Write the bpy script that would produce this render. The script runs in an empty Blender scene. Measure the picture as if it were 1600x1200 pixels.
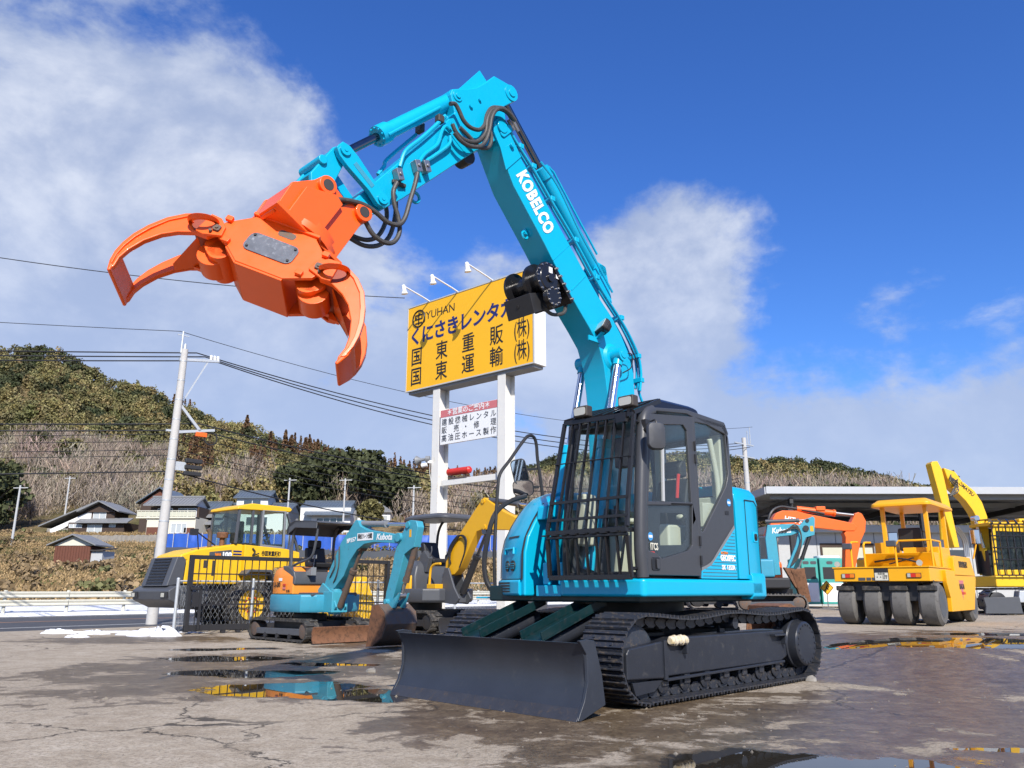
import bpy, bmesh, math, random
import numpy as np
from mathutils import Vector, Matrix
from mathutils.geometry import tessellate_polygon
R = math.radians
random.seed(7); rng = np.random.default_rng(11)
sc = bpy.context.scene; col = sc.collection

# ------------------------------------------------------------------ camera
CAMH = 1.05
cd = bpy.data.cameras.new('camera'); cam = bpy.data.objects.new('camera', cd); col.objects.link(cam)
cam.location = (0, 0, CAMH); cam.rotation_euler = (R(90 + 14.446), 0, 0)
cd.sensor_width = 36; cd.lens = 36 * 1250 / 1600; cd.clip_start = .1; cd.clip_end = 4000
sc.camera = cam
sc.cycles.max_bounces = 8; sc.cycles.diffuse_bounces = 2; sc.cycles.glossy_bounces = 3; sc.cycles.transparent_max_bounces = 10; sc.cycles.caustics_reflective = False; sc.cycles.caustics_refractive = False
sc.cycles.use_adaptive_sampling = True; sc.cycles.adaptive_threshold = .015
sc.view_settings.view_transform = 'Standard'; sc.view_settings.look = 'None'
sc.view_settings.exposure = 0.32; sc.view_settings.gamma = 1; sc.view_settings.use_curve_mapping = False
# ------------------------------------------------------------------ sun and sky
SUN_EL, SUN_AZ = 38.0, 166.0          # azimuth clockwise from +Y (away from the camera)
sd = Vector((math.sin(R(SUN_AZ)) * math.cos(R(SUN_EL)), math.cos(R(SUN_AZ)) * math.cos(R(SUN_EL)), math.sin(R(SUN_EL))))
sl = bpy.data.lights.new('sun', 'SUN'); sl.energy = 5.0; sl.angle = R(.53); sl.color = (1, .94, .85)
so = bpy.data.objects.new('sun', sl); col.objects.link(so); so.rotation_euler = (-sd).to_track_quat('-Z', 'Y').to_euler(); so.location = (8, -20, 30)
sc.world = bpy.data.worlds.new('World'); sc.world.use_nodes = True
class NT:
    def __init__(s, nt): s.nt = nt; s.n = nt.nodes; s.l = nt.links
    def new(s, t, **kw):
        n = s.n.new(t)
        for k, v in kw.items():
            if k.startswith('i_'):
                n.inputs[k[2:].replace('_', ' ')].default_value = v
            else: setattr(n, k, v)
        return n
    def link(s, a, b): s.l.new(a, b)
    def math(s, op, a, b=None, c=None, clamp=False):
        n = s.n.new('ShaderNodeMath'); n.operation = op; n.use_clamp = clamp
        for i, v in enumerate((a, b, c)):
            if v is None: continue
            if isinstance(v, (int, float)): n.inputs[i].default_value = v
            else: s.l.new(v, n.inputs[i])
        return n.outputs[0]
    def vmath(s, op, a, b=None):
        n = s.n.new('ShaderNodeVectorMath'); n.operation = op
        for i, v in enumerate((a, b)):
            if v is None: continue
            if isinstance(v, (tuple, list)): n.inputs[i].default_value = v
            else: s.l.new(v, n.inputs[i])
        return n
    def noise(s, vec, scale, detail=4, rough=.55, dist=0.0):
        n = s.n.new('ShaderNodeTexNoise'); n.inputs['Scale'].default_value = scale; n.inputs['Detail'].default_value = detail
        n.inputs['Roughness'].default_value = rough; n.inputs['Distortion'].default_value = dist
        if vec is not None: s.l.new(vec, n.inputs['Vector'])
        return n.outputs['Fac']
    def ramp(s, fac, stops, interp='LINEAR'):
        n = s.n.new('ShaderNodeValToRGB'); n.color_ramp.interpolation = interp
        e = n.color_ramp.elements
        while len(e) < len(stops): e.new(.5)
        for i, (p, c) in enumerate(stops):
            e[i].position = p; e[i].color = c if len(c) == 4 else (*c, 1)
        s.l.new(fac, n.inputs[0]); return n.outputs[0]
    def mix(s, fac, a, b, blend='MIX'):
        n = s.n.new('ShaderNodeMix'); n.data_type = 'RGBA'; n.blend_type = blend
        for sock, v in ((n.inputs[0], fac), (n.inputs[6], a), (n.inputs[7], b)):
            if isinstance(v, (int, float)): sock.default_value = v
            elif isinstance(v, (tuple, list)): sock.default_value = v if len(v) == 4 else (*v, 1)
            else: s.l.new(v, sock)
        return n.outputs[2]
    def sstep(s, x, a, b):
        n = s.n.new('ShaderNodeMapRange'); n.interpolation_type = 'SMOOTHSTEP'; n.inputs[1].default_value = a; n.inputs[2].default_value = b
        s.l.new(x, n.inputs[0]); return n.outputs[0]
def world_sky():
    t = NT(sc.world.node_tree); t.n.clear()
    out = t.new('ShaderNodeOutputWorld'); bg = t.new('ShaderNodeBackground'); t.link(bg.outputs[0], out.inputs[0])
    sky = t.new('ShaderNodeTexSky'); sky.sky_type = 'NISHITA'; sky.sun_disc = False
    sky.sun_elevation = R(SUN_EL); sky.sun_rotation = R(SUN_AZ); sky.altitude = 20; sky.air_density = 1.0; sky.dust_density = .35; sky.ozone_density = 2.6
    hs = t.new('ShaderNodeHueSaturation'); hs.inputs['Saturation'].default_value = 1.2; hs.inputs['Value'].default_value = 1.0
    hs.inputs['Hue'].default_value = .512
    t.link(sky.outputs[0], hs.inputs['Color'])
    tc = t.new('ShaderNodeTexCoord'); d = tc.outputs['Generated']
    sep = t.new('ShaderNodeSeparateXYZ'); t.link(d, sep.inputs[0])
    # cumulus banks: directions (azimuth from +Y clockwise, elevation, radius in degrees, weight)
    banks = [(-33, 29, 15, .62), (-24, 20, 12, .5), (-11, 16, 9.5, .42), (-35, 14, 10, .4), (7, 21, 8, .50), (13.5, 23, 5.5, .46), (10, 14, 7, .36), (23, 6, 13, .42), (38, 12, 6, .26), (-4, 9, 9, .3),
             (-80, 25, 25, .5), (-130, 35, 30, .5), (150, 20, 30, .5), (80, 12, 20, .45)]
    cov = None
    for az, el, rad, w in banks:
        v = (math.sin(R(az)) * math.cos(R(el)), math.cos(R(az)) * math.cos(R(el)), math.sin(R(el)))
        dt = t.vmath('DOT_PRODUCT', d, v).outputs['Value']
        g = t.sstep(dt, math.cos(R(rad * 1.5)), 1.0)
        g = t.math('MULTIPLY', g, w)
        cov = g if cov is None else t.math('ADD', cov, g)
    low = t.math('MULTIPLY', t.sstep(sep.outputs[2], .33, .10), .50)
    cov = t.math('ADD', cov, low)
    sv = t.vmath('MULTIPLY', d, (1, 1, 1.5)).outputs[0]
    n1 = t.noise(sv, 3.4, 9, .58, .25); n2 = t.noise(sv, 11, 8, .6, .2)
    n4 = t.noise(sv, 34, 6, .6, .1); dens = t.math('ADD', t.math('ADD', t.math('MULTIPLY', n1, 1.0), t.math('MULTIPLY', n2, .42)), t.math('MULTIPLY', t.math('SUBTRACT', n4, .5), .10))
    dens = t.math('ADD', dens, t.math('MULTIPLY', cov, .62))
    a = t.sstep(dens, .935, 1.165)
    # cloud body colour: sunlit tops white, thick bases grey-blue
    off = t.vmath('ADD', sv, (.05, .05, -.07)).outputs[0]
    n3 = t.noise(off, 3.4, 9, .6, .25)
    sh = t.sstep(t.math('SUBTRACT', t.math('ADD', n1, t.math('MULTIPLY', n2, .25)), t.math('MULTIPLY', n3, .85)), .08, .42)
    ccol = t.mix(sh, (.33, .40, .57, 1), (.66, .70, .79, 1))
    hz = t.sstep(sep.outputs[2], .46, .16)
    ccol = t.mix(t.math('MULTIPLY', hz, .75), ccol, (.37, .455, .65, 1))
    sk = t.mix(1.0, hs.outputs[0], (.080, .116, .156, 1), 'MULTIPLY')
    t.link(t.mix(t.math('MULTIPLY', a, .93), sk, ccol), bg.inputs[0]); bg.inputs[1].default_value = 1.0
world_sky()

# ------------------------------------------------------------------ materials
MT = {}
def _base(name):
    m = bpy.data.materials.new(name); m.use_nodes = True; t = NT(m.node_tree)
    b = t.n['Principled BSDF']; return m, t, b
def paint(name, c, rough=.38, metal=0, coat=0.0, var=.10, dirt=0.0, dcol=(.12, .09, .06), scale=6, bump=0.0, bscale=60, spec=.5, glow=None):
    """painted or raw surface: base colour, slow tone drift, patchy dirt, uneven gloss"""
    m, t, b = _base(name)
    tc = t.new('ShaderNodeTexCoord'); v = tc.outputs['Object']
    n = t.noise(v, scale, 5, .6)
    f = t.math('MULTIPLY_ADD', n, 2 * var, 1 - var)
    cc = t.mix(1.0, (*c, 1), t.ramp(f, [(0, (0, 0, 0)), (1, (1, 1, 1))]), 'MULTIPLY') if False else None
    hv = t.new('ShaderNodeHueSaturation'); hv.inputs['Color'].default_value = (*c, 1); t.link(f, hv.inputs['Value'])
    o = hv.outputs[0]
    if dirt > 0:
        dn = t.noise(v, scale * 2.3, 8, .68, .3)
        dm = t.math('MULTIPLY', t.sstep(dn, .60 - .25 * dirt, .78 - .15 * dirt), min(1, .45 + dirt * .5))
        o = t.mix(dm, o, (*dcol, 1))
        t.link(t.math('MULTIPLY_ADD', dm, .35, rough), b.inputs['Roughness'])
    else:
        t.link(t.math('MULTIPLY_ADD', t.noise(v, scale * 3, 4, .6), .18, rough - .09), b.inputs['Roughness'])
    t.link(o, b.inputs['Base Color']); b.inputs['Metallic'].default_value = metal
    b.inputs['Coat Weight'].default_value = coat; b.inputs['Coat Roughness'].default_value = .06
    b.inputs['Specular IOR Level'].default_value = spec
    if bump > 0:
        bn = t.new('ShaderNodeBump'); bn.inputs['Strength'].default_value = bump; bn.inputs['Distance'].default_value = .01
        t.link(t.noise(v, bscale, 6, .6), bn.inputs['Height']); t.link(bn.outputs[0], b.inputs['Normal'])
    if glow: b.inputs['Emission Color'].default_value = (*glow, 1); b.inputs['Emission Strength'].default_value = 1
    MT[name] = m; return m
def glass(name, tint=(.75, .85, .82), alpha=.25, rough=.03):
    m, t, b = _base(name); out = t.n['Material Output']
    tr = t.new('ShaderNodeBsdfTransparent'); tr.inputs[0].default_value = (*tint, 1)
    gl = t.new('ShaderNodeBsdfGlossy'); gl.inputs['Roughness'].default_value = rough; gl.inputs[0].default_value = (.9, .95, 1, 1)
    fr = t.new('ShaderNodeLayerWeight'); fr.inputs[0].default_value = .5
    mx = t.new('ShaderNodeMixShader'); t.link(t.math('MULTIPLY_ADD', t.math('POWER', fr.outputs['Facing'], 3.5), .55, .025, clamp=True), mx.inputs[0]); t.link(tr.outputs[0], mx.inputs[1]); t.link(gl.outputs[0], mx.inputs[2])
    df = t.new('ShaderNodeBsdfDiffuse'); df.inputs[0].default_value = (.25, .28, .27, 1)
    m2 = t.new('ShaderNodeMixShader'); m2.inputs[0].default_value = alpha * .1; t.link(mx.outputs[0], m2.inputs[1]); t.link(df.outputs[0], m2.inputs[2])
    t.link(m2.outputs[0], out.inputs[0]); MT[name] = m; return m

# ------------------------------------------------------------------ mesh building
def smooth_path(pts, k=4):
    P = [Vector(p) for p in pts]
    if len(P) < 3: return P
    Q = [P[0] * 2 - P[1]] + P + [P[-1] * 2 - P[-2]]; out = []
    for i in range(1, len(Q) - 2):
        a, b, c, d = Q[i - 1:i + 3]
        for j in range(k):
            t = j / k
            out.append(.5 * ((2 * b) + (c - a) * t + (2 * a - 5 * b + 4 * c - d) * t * t + (3 * b - a - 3 * c + d) * t ** 3))
    out.append(P[-1]); return out
AX = {'xz': lambda a, b, c: (a, c, b), 'xy': lambda a, b, c: (a, b, c), 'yz': lambda a, b, c: (c, a, b)}
class MB:
    def __init__(s): s.v = []; s.f = []
    def add(s, v, f):
        o = len(s.v); s.v += [tuple(p) for p in v]; s.f += [tuple(i + o for i in q) for q in f]; return s
    def box(s, x0, x1, y0, y1, z0, z1, M=None):
        v = [Vector((x, y, z)) for x in (x0, x1) for y in (y0, y1) for z in (z0, z1)]
        if M is not None: v = [M @ p for p in v]
        return s.add(v, [(0, 1, 3, 2), (4, 6, 7, 5), (0, 4, 5, 1), (2, 3, 7, 6), (0, 2, 6, 4), (1, 5, 7, 3)])
    def bar(s, p, q, w, h, up=(0, 0, 1)):
        p = Vector(p); q = Vector(q); d = (q - p); L = d.length; d.normalize(); up = Vector(up)
        if abs(d.dot(up)) > .98: up = Vector((1, 0, 0))
        sx = d.cross(up).normalized(); u = sx.cross(d)
        M = Matrix((( d.x, sx.x, u.x, p.x), (d.y, sx.y, u.y, p.y), (d.z, sx.z, u.z, p.z), (0, 0, 0, 1)))
        return s.box(0, L, -w / 2, w / 2, -h / 2, h / 2, M)
    def cyl(s, p, q, r, r2=None, n=16, cap=True):
        return s.rings([(p, r), (q, r if r2 is None else r2)], n, cap)
    def rings(s, pr, n=16, cap=True):
        """straight lathe through (point, radius) pairs"""
        P = [Vector(p) for p, _ in pr]; d = (P[-1] - P[0]).normalized()
        if d.length < .5: d = Vector((0, 0, 1))
        a = d.orthogonal().normalized(); b = d.cross(a); o = len(s.v)
        for p, (_, r) in zip(P, pr):
            for i in range(n):
                t = 2 * math.pi * i / n; s.v.append(tuple(p + (a * math.cos(t) + b * math.sin(t)) * r))
        for k in range(len(P) - 1):
            for i in range(n):
                j = (i + 1) % n; s.f.append((o + k * n + i, o + k * n + j, o + (k + 1) * n + j, o + (k + 1) * n + i))
        if cap: s.f.append(tuple(range(o + n - 1, o - 1, -1))); s.f.append(tuple(range(o + (len(P) - 1) * n, o + len(P) * n)))
        return s
    def tube(s, pts, r, n=8, k=0, closed=False):
        P = smooth_path(pts, k) if k else [Vector(p) for p in pts]; o = len(s.v); m = len(P); a = None
        for i, p in enumerate(P):
            d = (P[min(i + 1, m - 1)] - P[max(i - 1, 0)]).normalized()
            if a is None: a = d.orthogonal().normalized()
            a = (a - d * a.dot(d)).normalized(); b = d.cross(a); rr = r[i] if isinstance(r, list) else r
            for j in range(n):
                t = 2 * math.pi * j / n; s.v.append(tuple(p + (a * math.cos(t) + b * math.sin(t)) * rr))
        for i in range(m - 1):
            for j in range(n):
                q = (j + 1) % n; s.f.append((o + i * n + j, o + i * n + q, o + (i + 1) * n + q, o + (i + 1) * n + j))
        s.f.append(tuple(range(o + n - 1, o - 1, -1))); s.f.append(tuple(range(o + (m - 1) * n, o + m * n))); return s
    def prism(s, poly, c0, c1, ax='xz', M=None):
        g = AX[ax]; n = len(poly); v = [Vector(g(a, b, c0)) for a, b in poly] + [Vector(g(a, b, c1)) for a, b in poly]
        if M is not None: v = [M @ p for p in v]
        return s.add(v, [tuple(range(n - 1, -1, -1)), tuple(range(n, 2 * n))] + [(i, (i + 1) % n, n + (i + 1) % n, n + i) for i in range(n)])
    def plate(s, outer, holes, c0, c1, ax='xz', M=None):
        g = AX[ax]; loops = [outer] + holes
        tri = tessellate_polygon([[Vector((a, b, 0)) for a, b in lp] for lp in loops])
        flat = [p for lp in loops for p in lp]; n = len(flat)
        v = [Vector(g(a, b, c0)) for a, b in flat] + [Vector(g(a, b, c1)) for a, b in flat]
        if M is not None: v = [M @ p for p in v]
        f = [tuple(q) for q in tri] + [tuple(i + n for i in q[::-1]) for q in tri]; o = 0
        for lp in loops:
            k = len(lp); f += [(o + i, o + (i + 1) % k, n + o + (i + 1) % k, n + o + i) for i in range(k)]; o += k
        return s.add(v, f)
    def loft(s, rg, cap=True, closed=True):
        n = len(rg[0]); o = len(s.v)
        for r in rg: s.v += [tuple(p) for p in r]
        for k in range(len(rg) - 1):
            for i in range(n if closed else n - 1):
                j = (i + 1) % n; s.f.append((o + k * n + i, o + k * n + j, o + (k + 1) * n + j, o + (k + 1) * n + i))
        if cap and closed: s.f.append(tuple(range(o + n - 1, o - 1, -1))); s.f.append(tuple(range(o + (len(rg) - 1) * n, o + len(rg) * n)))
        return s
    def mesh(s, name, mat=None, smooth=35):
        me = bpy.data.meshes.new(name); me.from_pydata(s.v, [], s.f)
        bm = bmesh.new(); bm.from_mesh(me); bmesh.ops.recalc_face_normals(bm, faces=bm.faces); bm.to_mesh(me); bm.free()
        if smooth:
            for p in me.polygons: p.use_smooth = True
            me.set_sharp_from_angle(angle=R(smooth))
        if mat is not None: me.materials.append(MT[mat] if isinstance(mat, str) else mat)
        return me
    def clusters(s):
        """separate pieces of this mesh: islands, merged where their boxes touch"""
        par = list(range(len(s.v)))
        def find(a):
            while par[a] != a: par[a] = par[par[a]]; a = par[a]
            return a
        for f in s.f:
            r0 = find(f[0])
            for k in f[1:]: par[find(k)] = r0
        isl = {}
        for i in range(len(s.v)): isl.setdefault(find(i), []).append(i)
        if not 1 < len(isl) <= 60: return None
        V = np.array(s.v); bx = [(V[q].min(0) - .006, V[q].max(0) + .006, q) for q in isl.values()]
        grp = list(range(len(bx)))
        for i in range(len(bx)):
            for j in range(i):
                if (bx[i][0] <= bx[j][1]).all() and (bx[j][0] <= bx[i][1]).all():
                    a, b_ = grp[i], grp[j]; grp = [b_ if g == a else g for g in grp]
        out = {}
        for g, (lo, hi, q) in zip(grp, bx): out.setdefault(g, []).append((lo, hi, q))
        res = []
        for L in out.values():
            lo = np.min([a for a, _, _ in L], 0); hi = np.max([b_ for _, b_, _ in L], 0); res.append((float(np.linalg.norm(hi - lo)), [i for *_, q in L for i in q]))
        if not 1 < len(res) <= 14 or min(d for d, _ in res) < (.03 if len(res) < 5 else .09): return None
        return [q for _, q in sorted(res, key=lambda t: -t[0])]
    def build(s, name, mat, parent=None, bevel=0.0, smooth=35, seg=2, split=True):
        cl = s.clusters() if (parent is not None and split) else None
        if not cl: return obj(name, s.mesh(name, mat, smooth), parent, bevel, seg)
        first = None
        for q in cl:
            ix = {v: k for k, v in enumerate(q)}; m = MB(); m.v = [s.v[i] for i in q]; m.f = [tuple(ix[i] for i in f) for f in s.f if f[0] in ix]
            o = obj(name, m.mesh(name, mat, smooth), parent, bevel, seg); first = first or o
        return first
def obj(name, me, parent=None, bevel=0.0, seg=2, M=None):
    o = bpy.data.objects.new(name, me); col.objects.link(o)
    if parent is not None: o.parent = parent
    if M is not None: o.matrix_local = M
    if bevel:
        b = o.modifiers.new('bevel', 'BEVEL'); b.width = bevel; b.segments = seg; b.limit_method = 'ANGLE'; b.angle_limit = R(35); b.harden_normals = True
    return o
def root(name, loc, rz=0, label=None, cat=None, group=None, scale=1):
    o = bpy.data.objects.new(name, None); col.objects.link(o); o.location = loc; o.rotation_euler = (0, 0, rz); o.scale = (scale,) * 3; o.empty_display_size = .3
    return tag(o, label, cat, group)
def tag(o, label=None, cat=None, group=None, kind=None):
    for k, v in (('label', label), ('category', cat), ('group', group), ('kind', kind)):
        if v: o[k] = v
    return o
def copy_tree(o, parent=None):
    c = o.copy(); col.objects.link(c); c.parent = parent
    for ch in list(o.children): copy_tree(ch, c)
    return c
def text(name, body, size, mat, parent, M, bold=0.0, ext=.002, sx=1.0, align='CENTER', shear=0.0, width=None, spacing=1.0):
    """flat lettering as a thin mesh; width, if given, is the total length in metres"""
    c = bpy.data.curves.new(name, 'FONT'); c.body = body; c.size = size; c.align_x = align; c.align_y = 'CENTER'; c.extrude = ext; c.offset = bold; c.shear = shear; c.space_character = spacing
    c.resolution_u = 3
    o = bpy.data.objects.new(name, c); col.objects.link(o)
    dg = bpy.context.evaluated_depsgraph_get(); me = bpy.data.meshes.new_from_object(o.evaluated_get(dg)); bpy.data.objects.remove(o); bpy.data.curves.remove(c)
    if len(me.vertices) and width:
        xs = [v.co.x for v in me.vertices]; sx = width / max(1e-6, max(xs) - min(xs))
    if sx != 1: me.transform(Matrix.Diagonal((sx, 1, 1, 1)))
    me.materials.clear(); me.materials.append(MT[mat]); return obj(name, me, parent, M=M)
def frameM(o, x, y):
    """matrix with origin o, X axis x, Y axis made square to it, Z = x cross y"""
    x = Vector(x).normalized(); y = Vector(y); y = (y - x * y.dot(x)).normalized(); z = x.cross(y); o = Vector(o)
    return Matrix(((x.x, y.x, z.x, o.x), (x.y, y.y, z.y, o.y), (x.z, y.z, z.z, o.z), (0, 0, 0, 1)))
def arc(cx, cy, r, a0, a1, n):
    return [(cx + r * math.cos(R(a0 + (a1 - a0) * i / n)), cy + r * math.sin(R(a0 + (a1 - a0) * i / n))) for i in range(n + 1)]
def rrect(x0, x1, y0, y1, r, n=4):
    return arc(x1 - r, y1 - r, r, 0, 90, n) + arc(x0 + r, y1 - r, r, 90, 180, n) + arc(x0 + r, y0 + r, r, 180, 270, n) + arc(x1 - r, y0 + r, r, 270, 360, n)

TURQ = (.002, .395, .61)
paint('turquoise', TURQ, .34, coat=.2, var=.04, spec=.4)
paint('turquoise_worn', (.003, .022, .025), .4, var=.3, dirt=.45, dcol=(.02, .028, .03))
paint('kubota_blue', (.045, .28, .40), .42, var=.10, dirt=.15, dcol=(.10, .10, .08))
paint('kubota_arm', (.05, .31, .41), .42, var=.10, dirt=.2, dcol=(.10, .08, .06))
paint('orange', (.92, .115, .006), .36, coat=.2, var=.07, scale=4)
paint('orange_hood', (.80, .26, .03), .42, var=.06, dirt=.12)
paint('orange_machine', (.80, .13, .012), .42, var=.08, dirt=.1)
paint('yellow', (.80, .47, .015), .40, var=.06, dirt=.06)
paint('roller_yellow', (.83, .40, .008), .38, var=.05, dirt=.05)
paint('yanmar_yellow', (.72, .38, .012), .38, var=.05)
paint('sign_yellow', (.86, .45, .008), .5, var=.05, scale=1.2)
paint('track_black', (.026, .029, .037), .34, var=.3, dirt=.42, dcol=(.15, .115, .075), scale=9, bump=.3, bscale=40)
paint('frame_black', (.022, .025, .033), .32, var=.25, dirt=.18, dcol=(.085, .078, .068), scale=5, bump=.10, bscale=30)
paint('blade_black', (.028, .033, .044), .36, var=.3, dirt=.12, dcol=(.075, .075, .075), scale=3.0, bump=.16, bscale=6)
paint('gloss_black', (.012, .012, .014), .22, var=.1)
paint('black', (.02, .02, .022), .5, var=.15)
paint('seat_black', (.018, .018, .02), .6, var=.2, bump=.2, bscale=80)
paint('cab_grey', (.050, .052, .058), .40, var=.06, bump=.05, bscale=150)
paint('dark_grey', (.07, .075, .085), .45, var=.1)
paint('mid_grey', (.20, .21, .22), .5, var=.1)
paint('pale_grey', (.45, .46, .46), .5, var=.08, dirt=.1, dcol=(.2, .18, .15))
paint('galvanised', (.50, .53, .55), .45, metal=.35, var=.12)
paint('white', (.78, .79, .79), .5, var=.03)
paint('white_worn', (.70, .69, .65), .55, var=.06, dirt=.2, dcol=(.42, .36, .26), scale=2)
paint('cream', (.62, .60, .50), .55, var=.08)
paint('beige', (.50, .50, .40), .6, var=.05)
paint('rust', (.17, .075, .035), .75, var=.3, dirt=.6, dcol=(.05, .03, .02), bump=.4, bscale=30)
paint('rust_metal', (.10, .075, .06), .6, var=.3, dirt=.5, dcol=(.19, .09, .04), bump=.3, bscale=25)
paint('rubber', (.030, .029, .028), .75, var=.2, dirt=.5, dcol=(.16, .14, .115), scale=5, bump=.3, bscale=30)
paint('hole_shade_orange', (.26, .035, .008), .5, var=.2)  # grapple orange darkened to paint the shade inside the hollow pivots
paint('edge_steel', (.05, .052, .06), .35, metal=.3, var=.3, dirt=.35, dcol=(.11, .08, .055), scale=7, bump=.2, bscale=30)
paint('rubber_pale', (.115, .11, .103), .8, var=.25, dirt=.5, dcol=(.07, .065, .06), scale=4, bump=.2, bscale=30)
paint('hose', (.055, .052, .048), .5, var=.2, dirt=.4, dcol=(.12, .10, .075), scale=20)
paint('chrome', (.75, .76, .78), .12, metal=1, var=.03)
paint('dark_chrome', (.16, .165, .18), .18, metal=1, var=.05)
paint('steel', (.35, .34, .33), .35, metal=.8, var=.1)
paint('pin_brown', (.05, .042, .036), .55, var=.3)
paint('red', (.55, .03, .02), .35, var=.05)
paint('sign_red', (.55, .16, .17), .5, var=.04)
paint('navy', (.012, .020, .13), .5, var=.05)
paint('ink', (.014, .013, .013), .5, var=.05)
paint('blue_sticker', (.05, .26, .55), .4, var=.05)
paint('tarp_blue', (.02, .09, .42), .5, var=.3, scale=1.5, bump=.6, bscale=4)
paint('amber', (.75, .20, .01), .25)
paint('tail_red', (.60, .03, .015), .25)
paint('teal_box', (.06, .34, .30), .45, var=.06, dirt=.1)
paint('snow', (.72, .74, .77), .6, var=.03, bump=.5, bscale=12)
paint('wood_dark', (.055, .035, .025), .75, var=.3, scale=3)
paint('wood_red', (.13, .045, .025), .7, var=.3, scale=3)
paint('tile_roof', (.10, .125, .155), .45, var=.2, scale=2)
paint('tile_grey', (.20, .205, .21), .55, var=.2, scale=2)
paint('plaster', (.72, .72, .70), .7, var=.06)
paint('plaster_cream', (.66, .62, .50), .7, var=.06)
paint('concrete_pole', (.48, .47, .45), .8, var=.12, dirt=.15, dcol=(.25, .22, .18), bump=.2, bscale=30)
paint('stone', (.25, .23, .20), .85, var=.35, scale=2, bump=.6, bscale=3)
paint('roof_steel', (.42, .44, .46), .45, var=.06)
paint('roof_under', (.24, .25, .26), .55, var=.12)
paint('lens', (.45, .45, .40), .15, coat=.5, var=.1)
paint('mirror_face', (.80, .82, .85), .04, metal=1, var=.0)
paint('skin_grey', (.11, .12, .14), .35, var=.5, scale=12, dirt=.35, dcol=(.30, .32, .36))
paint('window_dark', (.05, .06, .07), .08, var=.1, spec=.8)
paint('window_pale', (.42, .45, .46), .2, var=.15)
glass('cab_glass', (.95, .98, .965), .22)
glass('loader_glass', (.82, .90, .87), .3)
# ------------------------------------------------------------------ ground, road, hills
QX, QY, DX, DY = -13.3, 21.8, .62, .785            # near edge of the road: a point on it and its direction
def road_s(x, y): return (x - QX) * -DY + (y - QY) * DX
RID = [(-1200, 90), (-500, 105), (-270, 115.5), (-246, 111.8), (-234, 110.0), (-221, 109.3), (-208, 106.9), (-189, 98.1), (-177, 93.6), (-165, 91.2), (-152, 83.8), (-135, 77.0), (-117, 73.0), (-110, 68.2), (-105, 66.3), (-91, 63.1), (-79, 60.8), (-67, 58.5), (-56, 56.2), (-37, 52.5), (-22, 48.3), (-11, 49.2), (0, 52.0), (16, 56.5), (28, 58.5), (57, 60.0), (85, 59.7), (99, 58.5), (110, 58.0), (122, 58.5), (138, 54.8), (152, 52.0), (166, 49.2), (175, 45.8), (195, 40.8), (223, 36.6), (250, 33.9), (400, 22), (1200, 20)]
RX = np.array([a for a, b in RID]); RZ = np.array([b for a, b in RID]) - 5.5
def terr(x, y):
    x = np.asarray(x, float); y = np.asarray(y, float)
    s = road_s(x, y)
    near = np.interp(y, [30, 45, 60, 85, 100, 106, 112, 116, 128, 134, 150, 160, 172, 185], [0.0, .35, 1.0, 3.3, 4.3, 4.6, 5.9, 7.0, 8.1, 9.7, 11.0, 13.5, 16.5, 19.0])
    rz = np.interp(x / np.maximum(y, 60) * 350, RX, RZ)
    t = np.clip((y - 185) / 165, 0, 1); hill = 19 + (rz - 19) * (t * t * .35 + t * .65)
    z = np.where(y < 185, near, hill)
    z = np.where(y > 350, rz * np.clip(1 - (y - 350) / 500, 0, 1), z)
    w = np.clip((s - 14.2) / 14, 0, 1); w = w * w * (3 - 2 * w)
    lump = (np.sin(x * .11 + y * .07) + np.sin(x * .05 - y * .13 + 1) + np.sin(x * .23 + 2) * .4) * np.clip((y - 150) / 90, 0, 1) * .9
    return (z + lump) * w - .10
def ground_sheet():
    xs = np.unique(np.concatenate([np.linspace(-1500, -300, 13), np.linspace(-300, 260, 141), np.linspace(260, 1500, 14)]))
    ys = np.unique(np.concatenate([np.linspace(-300, 20, 9), np.linspace(20, 200, 73), np.linspace(200, 400, 41), np.linspace(400, 2500, 12)]))
    X, Y = np.meshgrid(xs, ys); Z = terr(X, Y); nx, ny = len(xs), len(ys)
    v = np.stack([X, Y, Z], -1).reshape(-1, 3)
    f = [(j * nx + i, j * nx + i + 1, (j + 1) * nx + i + 1, (j + 1) * nx + i) for j in range(ny - 1) for i in range(nx - 1)]
    m = MB(); m.v = [tuple(p) for p in v]; m.f = f
    mt, t, b = _base('hillside'); tc = t.new('ShaderNodeTexCoord'); o = tc.outputs['Object']
    n = t.noise(o, .35, 8, .65); n2 = t.noise(o, .035, 4, .5)
    c = t.ramp(n, [(.3, (.11, .085, .045)), (.5, (.23, .17, .09)), (.7, (.34, .26, .15))])
    c = t.mix(t.sstep(n2, .45, .62), c, (.10, .10, .035, 1))
    t.link(c, b.inputs['Base Color']); b.inputs['Roughness'].default_value = .95; b.inputs['Specular IOR Level'].default_value = .1
    bn = t.new('ShaderNodeBump'); bn.inputs['Distance'].default_value = .5; t.link(t.noise(o, 2.5, 6, .7), bn.inputs['Height']); t.link(bn.outputs[0], b.inputs['Normal'])
    MT['hillside'] = mt
    tag(m.build('hillside', 'hillside'), kind='structure')
ground_sheet()

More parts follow.
